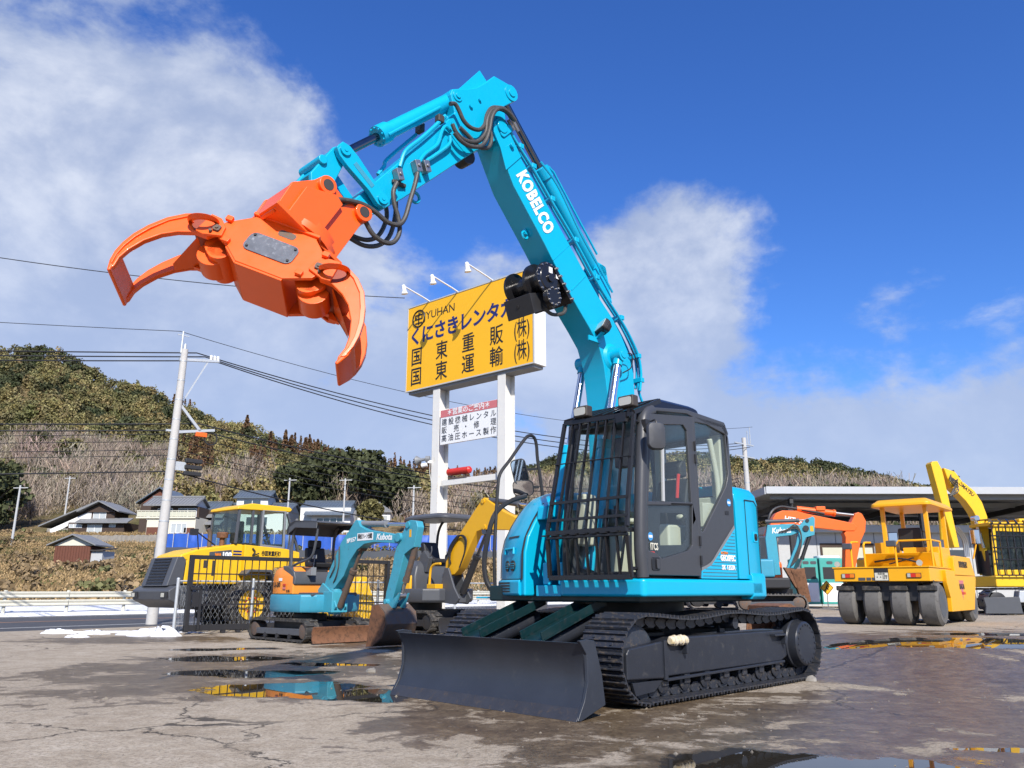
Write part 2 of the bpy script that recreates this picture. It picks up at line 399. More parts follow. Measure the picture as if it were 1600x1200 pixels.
def yard_material():
    mt, t, b = _base('yard_concrete'); tc = t.new('ShaderNodeTexCoord'); o = tc.outputs['Object']
    # puddles and damp: ellipses (x, y, rx, ry) on the slab, broken up by noise
    ell = [(-2.5, 9.3, 1.0, .62), (-1.55, 8.75, .75, .40), (-3.5, 11.0, 1.2, .5), (-4.5, 13.3, 1.1, .6), (-5.3, 15.4, 1.1, .35), (-2.6, 12.4, .7, .3), (1.9, 5.1, 1.3, .72), (2.9, 4.9, .6, .3), (3.3, 5.8, .32, .1), (2.5, 5.35, .3, .1), (6.8, 12.3, 1.2, .65), (5.5, 12.9, .9, .5), (8.3, 13.9, 1.3, .5), (9.5, 12.6, 1.0, .4)]
    damp = [(-3.3, 11.8, 3.6, 4.2), (.6, 7.6, 2.6, 2.6), (3.6, 6.8, 3.6, 3.4), (7.0, 11.5, 5.5, 5.0), (-1.0, 16.5, 4.0, 3.0), (-8, 18.5, 3.5, 2), (1.6, 4.9, 2.0, 1.0), (-.8, 5.0, .5, .2)]
    wob = t.new('ShaderNodeTexNoise'); wob.inputs['Scale'].default_value = .9; wob.inputs['Detail'].default_value = 6; wob.inputs['Roughness'].default_value = .6; t.link(o, wob.inputs['Vector'])
    wv = t.vmath('MULTIPLY', t.vmath('SUBTRACT', wob.outputs['Color'], (.5, .5, .5)).outputs[0], (1.5, 1.2, 0)).outputs[0]
    ov = t.vmath('ADD', o, wv).outputs[0]
    def field(L):
        r = None
        for x, y, rx, ry in L:
            d = t.vmath('MULTIPLY', t.vmath('SUBTRACT', ov, (x, y, 0)).outputs[0], (1 / rx, 1 / ry, 0)).outputs[0]
            g = t.math('SUBTRACT', 1.0, t.vmath('LENGTH', d).outputs['Value'])
            r = g if r is None else t.math('MAXIMUM', r, g)
        return r
    fine = t.noise(o, 7, 8, .65)
    n_m = t.noise(o, 1.4, 10, .66, .5); n_b = t.noise(o, 4.6, 9, .70, .3); n_l = t.noise(o, .30, 5, .55); n_f = t.noise(o, 30, 6, .72); n_g = t.noise(o, 95, 4, .6)
    lowp = t.noise(o, 2.2, 5, .6)
    pf = t.math('ADD', field(ell), t.math('MULTIPLY', t.math('SUBTRACT', lowp, .5), .8))
    water = t.sstep(pf, .02, .10)
    patch = t.math('ADD', t.math('ADD', t.math('MULTIPLY', n_m, .62), t.math('MULTIPLY', n_b, .38)), t.math('MULTIPLY', n_l, .30))
    dfc = t.math('MINIMUM', t.math('MAXIMUM', field(damp), -.5), .55)
    wet = t.math('MAXIMUM', t.sstep(t.math('ADD', patch, t.math('MULTIPLY', dfc, .30)), .70, .775), t.sstep(pf, -.25, .0))
    dry = t.ramp(t.math('ADD', t.math('MULTIPLY', n_b, .6), t.math('MULTIPLY', n_m, .4)), [(.32, (.22, .172, .118)), (.44, (.34, .278, .20)), (.55, (.43, .362, .272)), (.68, (.54, .475, .375))])
    dry = t.mix(t.math('MULTIPLY', t.sstep(n_f, .46, .60), .62), dry, (.17, .14, .10, 1))
    dry = t.mix(t.math('MULTIPLY', t.sstep(n_g, .54, .66), .5), dry, (.58, .54, .47, 1))
    damc = t.ramp(n_b, [(.30, (.062, .041, .023)), (.52, (.14, .099, .058)), (.70, (.235, .178, .112))])
    damc = t.mix(t.math('MULTIPLY', t.sstep(n_f, .47, .62), .6), damc, (.03, .023, .016, 1)); damc = t.mix(t.math('MULTIPLY', t.sstep(n_g, .56, .68), .4), damc, (.24, .195, .14, 1))
    c = t.mix(wet, dry, damc)
    c = t.mix(water, c, (.030, .026, .020, 1))
    # cracks
    vr = t.new('ShaderNodeTexVoronoi'); vr.feature = 'DISTANCE_TO_EDGE'; vr.inputs['Scale'].default_value = .21
    cw = t.new('ShaderNodeTexNoise'); cw.inputs['Scale'].default_value = 1.3; cw.inputs['Detail'].default_value = 7; cw.inputs['Roughness'].default_value = .7; t.link(o, cw.inputs['Vector'])
    t.link(t.vmath('ADD', o, t.vmath('MULTIPLY', cw.outputs['Color'], (.9, .9, 0)).outputs[0]).outputs[0], vr.inputs['Vector'])
    crack = t.math('MULTIPLY', t.sstep(vr.outputs['Distance'], .0042, .0012), t.sstep(t.noise(o, .5, 3), .40, .55))
    c = t.mix(t.math('MULTIPLY', crack, .85), c, (.03, .026, .022, 1))
    t.link(c, b.inputs['Base Color'])
    r = t.math('MULTIPLY_ADD', wet, -.56, .90); r = t.math('ADD', r, t.math('MULTIPLY', t.math('SUBTRACT', fine, .5), .35))
    mr = t.new('ShaderNodeMix'); t.link(water, mr.inputs[0]); t.link(r, mr.inputs[2]); mr.inputs[3].default_value = .012
    t.link(mr.outputs[0], b.inputs['Roughness'])
    b.inputs['IOR'].default_value = 1.40
    h = t.math('ADD', t.math('MULTIPLY', n_f, .7), t.math('ADD', t.math('MULTIPLY', n_m, 1.2), t.math('ADD', t.math('MULTIPLY', fine, .8), t.math('MULTIPLY', n_g, .25))))
    h = t.math('SUBTRACT', h, t.math('MULTIPLY', crack, 1.2))
    bn = t.new('ShaderNodeBump'); bn.inputs['Distance'].default_value = .012; t.link(h, bn.inputs['Height'])
    t.link(t.math('MULTIPLY', t.math('SUBTRACT', 1.0, water), t.math('MULTIPLY_ADD', wet, -.35, .75)), bn.inputs['Strength'])
    t.link(bn.outputs[0], b.inputs['Normal']); MT['yard'] = mt
yard_material()
def sst(v, a, b): t = np.clip((np.asarray(v, float) - a) / (b - a), 0, 1); return t * t * (3 - 2 * t)
def yard_z(x, y): return .34 * sst(x, 2.8, 6.6) * sst(y, 8.5, 13.0)      # the yard climbs gently to its far right side
def yard_sheet():
    xs = np.unique(np.concatenate([np.linspace(-60, 0, 25), np.linspace(0, 9, 37), np.linspace(9, 95, 30)])); ys = np.unique(np.concatenate([np.linspace(-20, 7, 8), np.linspace(7, 15, 33), np.linspace(15, 70, 24)]))
    m = MB(); nx = len(xs); cut = lambda x, y: road_s(x, y) > 0
    for y in ys:
        lim = QX + (y - QY) * DX / DY          # near road edge at this y
        for x in xs:
            xx = max(x, lim); m.v.append((xx, y, float(yard_z(xx, y))))
    for j in range(len(ys) - 1):
        for i in range(nx - 1):
            q = (j * nx + i, j * nx + i + 1, (j + 1) * nx + i + 1, (j + 1) * nx + i)
            if len({m.v[k] for k in q}) >= 3: m.f.append(q)
    me = bpy.data.meshes.new('yard_pavement'); me.from_pydata(m.v, [], m.f); bm = bmesh.new(); bm.from_mesh(me); bmesh.ops.remove_doubles(bm, verts=bm.verts, dist=1e-4); bmesh.ops.recalc_face_normals(bm, faces=bm.faces); bm.to_mesh(me); bm.free()
    for p in me.polygons: p.use_smooth = True
    me.materials.append(MT['yard']); tag(obj('yard_pavement', me), kind='structure')
yard_sheet()
def ribbon(name, mat, s0, s1, z, a=-60, b=120, parent=None):
    p = lambda t, s: (QX + DX * t - DY * s, QY + DY * t + DX * s, z)
    m = MB(); m.add([p(a, s0), p(b, s0), p(b, s1), p(a, s1)], [(0, 1, 2, 3)]); return m.build(name, mat, parent)
mt, t, b = _base('asphalt'); tc = t.new('ShaderNodeTexCoord'); n = t.noise(tc.outputs['Object'], 1.2, 7, .65)
t.link(t.ramp(n, [(.3, (.040, .041, .045)), (.7, (.068, .068, .070))]), b.inputs['Base Color']); b.inputs['Roughness'].default_value = .6; MT['asphalt'] = mt
paint('line_white', (.62, .62, .58), .6, var=.15, dirt=.2, dcol=(.2, .2, .2)); paint('line_orange', (.62, .30, .12), .6, var=.15, dirt=.2, dcol=(.2, .15, .1))
road = tag(ribbon('road', 'asphalt', -1.0, 13.4, -.03), kind='structure')
ribbon('edge_line', 'line_white', 2.6, 2.8, -.026, parent=road); ribbon('centre_line', 'line_orange', 7.4, 7.6, -.026, parent=road); ribbon('edge_line', 'line_white', 12.4, 12.6, -.026, parent=road)
# white sheeted verge and kerb under the guard rail
m = MB(); pts = []
for i in range(0, 81):
    tt = -40 + i * 1.2
    for s_, z_ in ((13.4, -.02), (13.5, .12), (14.6, .16), (15.4, .42), (16.6, .55)):
        zz = z_ + (random.uniform(-.06, .06) if s_ > 14 else 0)
        pts.append((QX + DX * tt - DY * s_, QY + DY * tt + DX * s_, zz))
for i in range(80):
    for k in range(4): a = i * 5 + k; m.f.append((a, a + 1, a + 6, a + 5))
m.v = pts; paint('white_verge', (.66, .67, .68), .8, var=.25, dirt=.35, dcol=(.33, .30, .27), scale=1.2, bump=.8, bscale=3)
tag(m.build('verge', 'white_verge', smooth=60), kind='structure')

def grit():
    n = 2600; x = rng.uniform(-7, 8, n); y = 3.6 + 12 * rng.random(n) ** 1.6; k = (np.sin(x * 1.3 + y) + np.sin(y * 2.1 - x * .7) + rng.normal(0, .8, n)) > .2; x, y = x[k], y[k]; m = MB()
    for a, b_ in zip(x, y):
        r_ = float(rng.lognormal(-5.0, .55)); z = float(yard_z(a, b_)); v = [(a + r_ * math.cos(t_) * rng.uniform(.6, 1.3), b_ + r_ * math.sin(t_) * rng.uniform(.6, 1.3), z - .002) for t_ in (0, 1.6, 3.1, 4.7)]
        m.add(v + [(a + r_ * .2, b_, z + r_ * rng.uniform(.5, 1.0))], [(0, 1, 4), (1, 2, 4), (2, 3, 4), (3, 0, 4)])
    paint('grit_stone', (.20, .175, .14), .9, var=.5, scale=3); tag(m.build('grit', 'grit_stone', smooth=0), 'loose grit and small chips scattered over the slab', 'grit', kind='stuff')
grit()
# ------------------------------------------------------------------ vegetation
mt, t, b = _base('foliage'); at = t.new('ShaderNodeAttribute'); at.attribute_name = 'Col'; t.link(at.outputs['Color'], b.inputs['Base Color']); b.inputs['Roughness'].default_value = .7; b.inputs['Specular IOR Level'].default_value = .2
MT['foliage'] = mt
def quads_mesh(name, C, A, B, colr):
    n = len(C); v = np.empty((n, 4, 3)); v[:, 0] = C - A - B; v[:, 1] = C + A - B; v[:, 2] = C + A + B; v[:, 3] = C - A + B
    me = bpy.data.meshes.new(name); me.vertices.add(n * 4); me.vertices.foreach_set('co', v.reshape(-1).astype(np.float32))
    me.loops.add(n * 4); me.loops.foreach_set('vertex_index', np.arange(n * 4, dtype=np.int32))
    me.polygons.add(n); me.polygons.foreach_set('loop_start', np.arange(0, n * 4, 4, dtype=np.int32)); me.update(calc_edges=True)
    ca = me.color_attributes.new('Col', 'FLOAT_COLOR', 'POINT'); cc = np.ones((n * 4, 4), np.float32); cc[:, :3] = np.repeat(colr, 4, 0); ca.data.foreach_set('color', cc.reshape(-1))
    me.materials.append(MT['foliage']); return me
def rdir(n, upb=0.0):
    d = rng.normal(size=(n, 3)); d[:, 2] += upb; return d / np.linalg.norm(d, axis=1, keepdims=True)
def leaf_cloud(cen, rad, k, size, colr, lumps=7, jit=.28, cone=False):
    N = len(cen); lc = rdir(N * lumps, .35).reshape(N, lumps, 3) * rng.uniform(.45, .75, (N, lumps, 1))
    pick = rng.integers(0, lumps, (N, k)); base = np.take_along_axis(lc, pick[..., None].repeat(3, 2), 1)
    off = rdir(N * k, .25).reshape(N, k, 3) * (.42 * rng.uniform(.55, 1.05, (N, k, 1))); u = base + off
    if cone:
        h = rng.uniform(-1, 1, (N, k)) ** 1; ang = rng.uniform(0, 6.283, (N, k)); rr = (1 - (h + 1) / 2) * rng.uniform(.5, 1.05, (N, k)) + .04
        u = np.stack([rr * np.cos(ang), rr * np.sin(ang), h], -1)
    P = cen[:, None, :] + u * rad[:, None, :]
    A = rdir(N * k).reshape(N, k, 3); T = rdir(N * k).reshape(N, k, 3); B = np.cross(A, T); B /= np.linalg.norm(B, axis=2, keepdims=True) + 1e-9
    s = (size[:, None, None] if np.ndim(size) else size) * rng.uniform(.6, 1.3, (N, k, 1))
    lt = rng.uniform(1 - jit, 1 + jit, (N, lumps)); lt = np.take_along_axis(lt, pick, 1)
    c = colr[:, None, :] * (lt * rng.uniform(1 - jit, 1 + jit, (N, k)))[..., None]
    return P.reshape(-1, 3), (A * s).reshape(-1, 3), (B * s * .8).reshape(-1, 3), np.clip(c.reshape(-1, 3), 0, 1)
def twig_cloud(base, h, k, colr, w=.07, spread=.45):
    N = len(base); d = rdir(N * k, 0).reshape(N, k, 3); d[..., 2] = np.abs(d[..., 2]) + .9; d /= np.linalg.norm(d, axis=2, keepdims=True)
    st = base[:, None, :] + np.stack([rng.normal(0, spread, (N, k)), rng.normal(0, spread, (N, k)), rng.uniform(.0, .75, (N, k))], -1) * h[:, None, None] * np.array([.5, .5, 1])
    L = rng.uniform(.12, .34, (N, k, 1)) * h[:, None, None]; A = np.cross(d, rdir(N * k).reshape(N, k, 3)); A /= np.linalg.norm(A, axis=2, keepdims=True) + 1e-9
    c = colr[:, None, :] * rng.uniform(.65, 1.35, (N, k, 1))
    return (st + d * L / 2).reshape(-1, 3), (A * w * rng.uniform(.5, 1.3, (N, k, 1))).reshape(-1, 3), (d * L / 2).reshape(-1, 3), np.clip(c.reshape(-1, 3), 0, 1)
SPC = {'bamboo': (.225, .190, .080), 'olive': (.145, .132, .055), 'dark': (.062, .070, .032), 'cedar': (.135, .080, .042), 'bare': (.29, .235, .185), 'dry': (.33, .26, .14)}
def zone(q, tt):
    """species for a direction q = x/y and slope position tt (0 foot, 1 ridge)"""
    r = random.random()
    if q < -.44:
        if tt < .50: return 'bare' if r < .68 else ('dark' if r < .78 else 'olive')
        return 'dark' if r < .30 else ('olive' if r < .70 else 'bamboo')
    if q < -.28:
        if tt < .25: return 'bamboo' if r < .55 else ('bare' if r < .85 else 'dry')
        return 'bamboo' if r < .48 else ('olive' if r < .70 else ('dark' if r < .9 else 'cedar'))
    if q < .0:
        if tt > .86: return 'cedar' if r < .8 else 'dark'
        if tt < .3: return 'dark' if r < .35 else ('bare' if r < .6 else 'bamboo')
        return 'bamboo' if r < .66 else ('olive' if r < .85 else 'bare')
    if tt > .84: return 'dark' if r < .85 else 'olive'
    if tt < .35: return 'bare' if r < .6 else 'dark'
    return 'bamboo' if r < .6 else ('olive' if r < .82 else 'dark')
def forest():
    seeds = []
    for i in range(900):
        q = random.uniform(-.80, .62); y = math.sqrt(random.uniform(150 ** 2, 356 ** 2)); seeds.append((q * y, y, zone(q, (y - 160) / 190)))
    S = np.array([(a, b) for a, b, _ in seeds]); sp = np.array([c for *_, c in seeds])
    n = 6400; q = rng.uniform(-.80, .60, n); y = np.sqrt(rng.uniform(152 ** 2, 354 ** 2, n)); x = q * y
    keep = ~((y < 172) & (x > -100) & (x < -12)) & ~((y > 158) & (y < 200) & (q > .05) & (q < .2)); x, y = x[keep], y[keep]
    kind = sp[np.argmin((x[:, None] - S[None, :, 0]) ** 2 + ((y[:, None] - S[None, :, 1]) * .7) ** 2, 1)]
    z = terr(x, y); outs = {'evergreen': [], 'bare': []}
    for s_ in SPC:
        I = np.where(kind == s_)[0]
        if not len(I): continue
        N = len(I); sc_ = rng.uniform(.75, 1.3, N); colr = np.array(SPC[s_])[None] * rng.uniform(.75, 1.25, (N, 1)) * rng.uniform(.92, 1.08, (N, 3))
        P = np.stack([x[I], y[I], z[I]], -1)
        if s_ == 'bare':
            h = 7.5 * sc_; outs['bare'].append(twig_cloud(P, h, 120, colr, .055))
        elif s_ == 'cedar':
            rad = np.stack([1.7 * sc_, 1.7 * sc_, 4.6 * sc_], -1); outs['evergreen'].append(leaf_cloud(P + np.array([0, 0, 4.2]), rad, 130, .30, colr, cone=True))
        elif s_ == 'bamboo':
            rad = np.stack([2.3 * sc_, 2.3 * sc_, 4.0 * sc_], -1); outs['evergreen'].append(leaf_cloud(P + np.array([0, 0, 3.2]), rad, 165, .27, colr, lumps=10, jit=.22))
        elif s_ == 'dry':
            rad = np.stack([2.2 * sc_, 2.2 * sc_, 1.8 * sc_], -1); outs['evergreen'].append(leaf_cloud(P + np.array([0, 0, 1]), rad, 70, .45, colr))
        else:
            rad = np.stack([3.1 * sc_, 3.1 * sc_, 3.0 * sc_], -1); outs['evergreen'].append(leaf_cloud(P + np.array([0, 0, 3.0]), rad, 190, .31, colr, lumps=11, jit=.22))
    for nm, lab in (('evergreen', 'mixed bamboo and evergreen wood covering the hillside'), ('bare', 'grey leafless wood on the lower hillside')):
        a = [np.concatenate(c) for c in zip(*outs[nm])]
        tag(obj(nm + '_wood', quads_mesh(nm + '_wood', *a)), lab, 'forest', kind='stuff')
    # dry grass on the bank between road and houses
    n = 11000; q = rng.uniform(-.80, .02, n); y = rng.uniform(36, 150, n); x = q * y; k = road_s(x, y) > 17.5; x, y = x[k], y[k]; P = np.stack([x, y, terr(x, y)], -1); N = len(P)
    cc = np.array([.31, .215, .105])[None] * rng.uniform(.7, 1.3, (N, 1)); cc[rng.random(N) < .06] = (.13, .13, .05)
    a = twig_cloud(P, rng.uniform(.35, .8, N), 26, cc, .05, 1.6)
    n = 420; q = rng.uniform(-.80, -.02, n); y = rng.uniform(48, 150, n); x = q * y; k = (road_s(x, y) > 20) & (np.sin(x * .16 + y * .11) + np.sin(x * .07 - y * .2) > .1); x, y = x[k], y[k]; P = np.stack([x, y, terr(x, y) + .3], -1); N = len(P); sc_ = rng.uniform(.5, 1.5, N)
    cc = np.where(rng.random((N, 1)) < .35, np.array([[.13, .13, .055]]), np.array([[.25, .18, .10]])) * rng.uniform(.7, 1.25, (N, 1))
    b2 = leaf_cloud(P, np.stack([1.3 * sc_, 1.3 * sc_, .8 * sc_], -1), 120, .15, cc); a = [np.concatenate(c) for c in zip(a, b2)]
    tag(obj('dry_grass', quads_mesh('dry_grass', *a)), 'dry brown grass and weeds on the bank beyond the road', 'grass', kind='stuff')
forest()
paint('bark', (.12, .09, .065), .9, var=.3)
def tree(name, label, x, y, h, rad, kind, group=None, k=1300, size=.4):
    z = float(terr(x, y)); o = root(name, (x, y, z), 0, label, 'tree', group); m = MB()
    if kind == 'bare':
        m.tube([(0, 0, -.3), (.1, 0, h * .3), (-.05, .1, h * .62), (.1, 0, h)], [.28, .2, .12, .03], 7); m.build('trunk', 'bark', o)
        cc = np.array([SPC['bare']]) * 1.05; tw = MB(); rr = random.Random(int(x * 10))
        for i in range(16):
            a = rr.uniform(0, 6.28); z0 = h * rr.uniform(.25, .75); L = h * rr.uniform(.22, .4); e = (math.cos(a) * L * .75, math.sin(a) * L * .75, z0 + L * .8)
            tw.tube([(0, 0, z0), (e[0] * .5, e[1] * .5, z0 + L * .3), e], [.09, .06, .02], 5)
        tw.build('limb', 'bark', o)
        C, A, B, cl = twig_cloud(np.array([[0, 0, h * .22]]), np.array([h * .85]), 650, cc, .05, .5)
    else:
        m.tube([(0, 0, -.3), (.1, .05, h * .35), (0, 0, h * .8)], [.38 * h / 10, .28 * h / 10, .08], 8)
        for i in range(6):
            a = i * 1.05; m.tube([(0, 0, h * .35), (math.cos(a) * rad * .5, math.sin(a) * rad * .5, h * .62)], [.12, .04], 5)
        m.build('trunk', 'bark', o)
        if kind == 'cedar': C, A, B, cl = leaf_cloud(np.array([[0, 0, h * .55]]), np.array([[rad, rad, h * .48]]), k, size, np.array([SPC['cedar']]), cone=True)
        else: C, A, B, cl = leaf_cloud(np.array([[0, 0, h * .58]]), np.array([[rad, rad, h * .46]]), k, size, np.array([SPC[kind]]), lumps=16)
    obj('crown', quads_mesh('crown', C, A, B, cl), o)
def P2W(px, Y): return (px - 800) / 1250 * Y * 1.035     # rough map bearing
for i, (px, Y, h) in enumerate([(430, 330, 11), (438, 326, 9.5), (453, 332, 12.5), (462, 334, 10), (484, 330, 10.5), (503, 328, 11), (536, 330, 9.5), (392, 336, 11)]):
    nm = ['leftmost but one of the rusty cedars on the skyline', 'small rusty cedar close beside its taller neighbour on the skyline', 'tallest rusty cedar standing on the ridge skyline', 'rusty cedar just right of the tallest one on the ridge', 'rusty cedar in the middle of the ridge row', 'broad rusty cedar right of the middle of the ridge row', 'rightmost single rusty cedar on the ridge', 'leftmost rusty cedar on the ridge beside bare treetops'][i]
    tree('cedar_tree', nm, P2W(px, Y), Y, h, 2.3, 'cedar', 'cedars along the ridge', 420, .45)
for i, (px, Y, h, r_, lab) in enumerate([(500, 172, 12.5, 6.2, 'dark evergreen tree behind the white house with blue-grey roof'), (548, 178, 13.5, 6.8, 'big dark evergreen tree above the gap between two houses'), (592, 174, 13, 6.5, 'dark evergreen tree behind the hipped grey roof'), (624, 170, 11, 5, 'rightmost dark evergreen tree above the grey roofed house'), (15, 150, 14, 7.0, 'dark evergreen tree at the left edge of the picture'), (470, 180, 10, 4.2, 'smaller dark evergreen left of the big clump'), (590, 158, 5, 2.6, 'low olive bush in front of the grey roofed house')]):
    tree('evergreen_tree' if i < 6 else 'bush', lab, P2W(px, Y), Y, h, r_, 'dark' if i < 6 else 'olive', 'dark evergreens behind the houses' if i < 6 else None, 2600, .40)
for i, (px, Y, h, lab) in enumerate([(175, 185, 15, 'tall pale leafless tree left of the utility pole'), (80, 160, 7, 'low leafless tree beside the dark timber house'), (655, 150, 8, 'leafless tree just left of the sign post'), (400, 185, 13, 'leafless tree above the white upper storey')]):
    tree('bare_tree', lab, P2W(px, Y), Y, h, 3, 'bare', 'leafless trees')
# ------------------------------------------------------------------ the big turquoise excavator with log grapple
# local axes: x forward (towards the blade), y to the operator's left, z up
def track_path(x0, x1, zc, r, sag=.05, n=400):
    """closed path round two wheels: front at x0, rear at x1; returns positions and tangents at even spacing"""
    P = [(x0 + r * math.cos(R(a)), zc + r * math.sin(R(a))) for a in np.linspace(-90, 90, 30)]
    for k in range(1, 30):
        f = k / 30; P.append((x0 + (x1 - x0) * f, zc + r - sag * (math.sin(f * math.pi * 2) ** 2) * (1 if f < .5 else .8)))
    P += [(x1 + r * math.cos(R(a)), zc + r * math.sin(R(a))) for a in np.linspace(90, 270, 30)]
    P.append(P[0]); P = np.array(P); d = np.linalg.norm(np.diff(P, axis=0), axis=1); s = np.concatenate([[0], np.cumsum(d)])
    return P, s
def main_excavator():
    E = root('forestry_excavator', (1.40, 9.70, 0), R(225), 'large turquoise crawler excavator with raised boom and orange log grapple', 'excavator')
    # ---- crawlers
    P, S = track_path(1.43, -1.80, .43, .375, .045); NS = 50
    sh = MB(); sh.box(-.088, .088, -.25, .25, .0, .014)
    for xx in (-.066, .0, .066): sh.prism([(xx - .012, .014), (xx + .012, .014), (xx + .005, .036), (xx - .005, .036)], -.25, .25, 'xz')
    sh.prism([(-.1, .002), (-.088, .014), (-.075, .014), (-.088, -.004)], -.25, .25, 'xz')
    for xx in (-.033, .033):
        for yy in (-.11, .11): sh.box(xx - .014, xx + .014, yy - .014, yy + .014, .014, .024)
    shoe = sh.mesh('track_shoe', 'track_black')
    lk = MB()
    for yy in (-.075, .075):
        lk.prism([(-.085, -.02), (-.05, -.002), (.05, -.002), (.085, -.02), (.085, -.065), (.04, -.095), (-.04, -.095), (-.085, -.065)], yy - .022, yy + .022, 'xz')
    lk.cyl((.085, -.105, -.045), (.085, .105, -.045), .026, n=8)
    link = lk.mesh('track_link', 'track_black')
    for sy in (1, -1):
        yc = .985 * sy
        m = MB(); m.prism([(1.02, .24), (1.02, .56), (.9, .60), (-1.42, .60), (-1.46, .3), (-1.3, .25)], yc - .13, yc + .165 * 1, 'xz')
        fr = m.build('crawler', 'frame_black', E, .02)
        m = MB(); m.prism([(1.02, .225), (1.02, .545), (1.10, .575), (1.62, .53), (1.66, .48), (1.66, .25)], yc - .12, yc + .18, 'xz'); m.build('idler_yoke', 'frame_black', fr, .02)
        m = MB(); m.bar((1.06, yc + .182 * sy, .215), (1.06, yc + .182 * sy, .58), .03, .05).prism([(1.04, .20), (-1.35, .235), (-1.35, .262), (1.04, .228)], yc + .155 * sy - .03, yc + .155 * sy + .03, 'xz'); m.build('frame_rib', 'frame_black', fr, .006)
        m = MB(); m.prism([(1.55, .22), (1.5, .10), (1.2, .12), (1.05, .22)], yc + .12 * sy, yc + .15 * sy, 'xz'); m.build('guard_plate', 'frame_black', fr, .004)
        m = MB(); m.rings([((1.43, yc - .12, .43), .24), ((1.43, yc - .1, .43), .30), ((1.43, yc + .1, .43), .30), ((1.43, yc + .12, .43), .24)], 28).cyl((1.43, yc - .03, .43), (1.43, yc + .03, .43), .335, n=28); m.build('idler', 'track_black', fr)
        m = MB(); m.rings([((-1.80, yc - .1, .43), .2), ((-1.80, yc + .10 * sy, .43), .285), ((-1.80, yc + .13 * sy, .43), .285), ((-1.80, yc + .14 * sy, .43), .27), ((-1.80, yc + .235 * sy, .43), .255), ((-1.80, yc + .25 * sy, .43), .235)], 32)
        dr = m.build('final_drive', 'frame_black', fr, .006)
        m = MB()
        for i in range(20):
            a = 2 * math.pi * i / 20; x = -1.80 + .215 * math.cos(a); z = .43 + .215 * math.sin(a); m.cyl((x, yc + .235 * sy, z), (x, yc + .258 * sy, z), .012, n=6)
        m.build('drive_bolts', 'frame_black', fr)
        m = MB()
        for i in range(22):
            a = 2 * math.pi * i / 22; M = Matrix.Translation((-1.80, yc, .43)) @ Matrix.Rotation(a, 4, 'Y'); m.prism([(.24, -.04), (.335, -.018), (.335, .018), (.24, .04)], -.025, .025, 'xz', M)
        m.build('sprocket', 'track_black', fr)
        for i in range(7):
            x = 1.02 - i * .375; m = MB(); m.rings([((x, yc - .13, .175), .06), ((x, yc - .12, .175), .09), ((x, yc - .05, .175), .085), ((x, yc + .05, .175), .085), ((x, yc + .12, .175), .09), ((x, yc + .13, .175), .06)], 16); m.box(x - .05, x + .05, yc + .12 * sy - .012, yc + .12 * sy + .03, .16, .26); m.build('track_roller', 'track_black', fr)
        m = MB(); m.cyl((-.35, yc - .1, .70), (-.35, yc + .15 * sy, .70), .06, n=16).box(-.4, -.3, yc - .06, yc - .02, .58, .72); m.build('carrier_roller', 'frame_black', fr)
        for i in range(NS):
            s_ = (i + .3) / NS * S[-1]; x = float(np.interp(s_, S, P[:, 0])); z = float(np.interp(s_, S, P[:, 1])); x2 = float(np.interp((s_ + .03) % S[-1], S, P[:, 0])); z2 = float(np.interp((s_ + .03) % S[-1], S, P[:, 1]))
            t_ = Vector((x2 - x, 0, z2 - z)).normalized()
            M = frameM((x, yc, z), t_, (0, -1, 0)); obj('track_shoe', shoe, fr, M=M); obj('track_link', link, fr, M=M)
        if sy == 1:
            for x in (.86, -1.2):
                m = MB(); m.prism([(x + .13, .56), (x - .13, .56), (x - .13, .535), (x + .13, .535)], yc + .15, yc + .235, 'xz').box(x - .15, x - .12, yc + .15, yc + .225, .44, .56); m.build('step', 'frame_black', fr, .006)
            m = MB()
            for k in range(5): x = .97 - k * .055; m.rings([((x + .03, yc + .205, .57), .03), ((x + .01, yc + .205, .573), .046 + .008 * (k % 2)), ((x - .02, yc + .205, .568), .044), ((x - .035, yc + .205, .57), .03)], 10)
            paint('rag', (.62, .55, .42), .9, var=.3, dirt=.4, dcol=(.55, .36, .02), scale=8, bump=.8, bscale=25); tag(m.build('step_wrap', 'rag', fr), 'dirty cream rag tied with yellow tape round the step')
    # ---- car body
    m = MB(); m.box(-1.0, .95, -.55, .55, .42, .70).prism([(.9, -.85), (.6, -.85), (.25, -.5), (-.3, -.5), (-.65, -.85), (-.95, -.85), (-.95, .85), (-.65, .85), (-.3, .5), (.25, .5), (.6, .85), (.9, .85)], .45, .64, 'xy')
    cb = m.build('car_body', 'black', E, .02)
    m = MB(); m.rings([((0, 0, .70), .66), ((0, 0, .76), .66), ((0, 0, .76), .60), ((0, 0, .93), .60)], 48); m.build('swing_bearing', 'black', cb)
    # ---- dozer blade
    prof = [(2.425, .615), (2.37, .53), (2.342, .44), (2.335, .34), (2.35, .24), (2.385, .15), (2.43, .085)]
    back = [(x - .035, z) for x, z in prof]
    m = MB(); m.prism(prof + back[::-1], -1.26, 1.245); bl = m.build('dozer_blade', 'blade_black', E, .004)
    m = MB(); m.prism([(2.425, .095), (2.50, .0), (2.465, -.002), (2.39, .09)], -1.275, 1.262); m.build('cutting_edge', 'edge_steel', bl, .004)
    for y in (-1.275, 1.252):
        m = MB(); m.prism([(2.45, .635), (2.36, .52), (2.35, .3), (2.40, .15), (2.49, .005), (2.45, .0), (2.12, .10), (2.16, .35), (2.25, .63), (2.35, .645)], y - .012, y + .022); m.build('end_plate', 'blade_black', bl, .006)
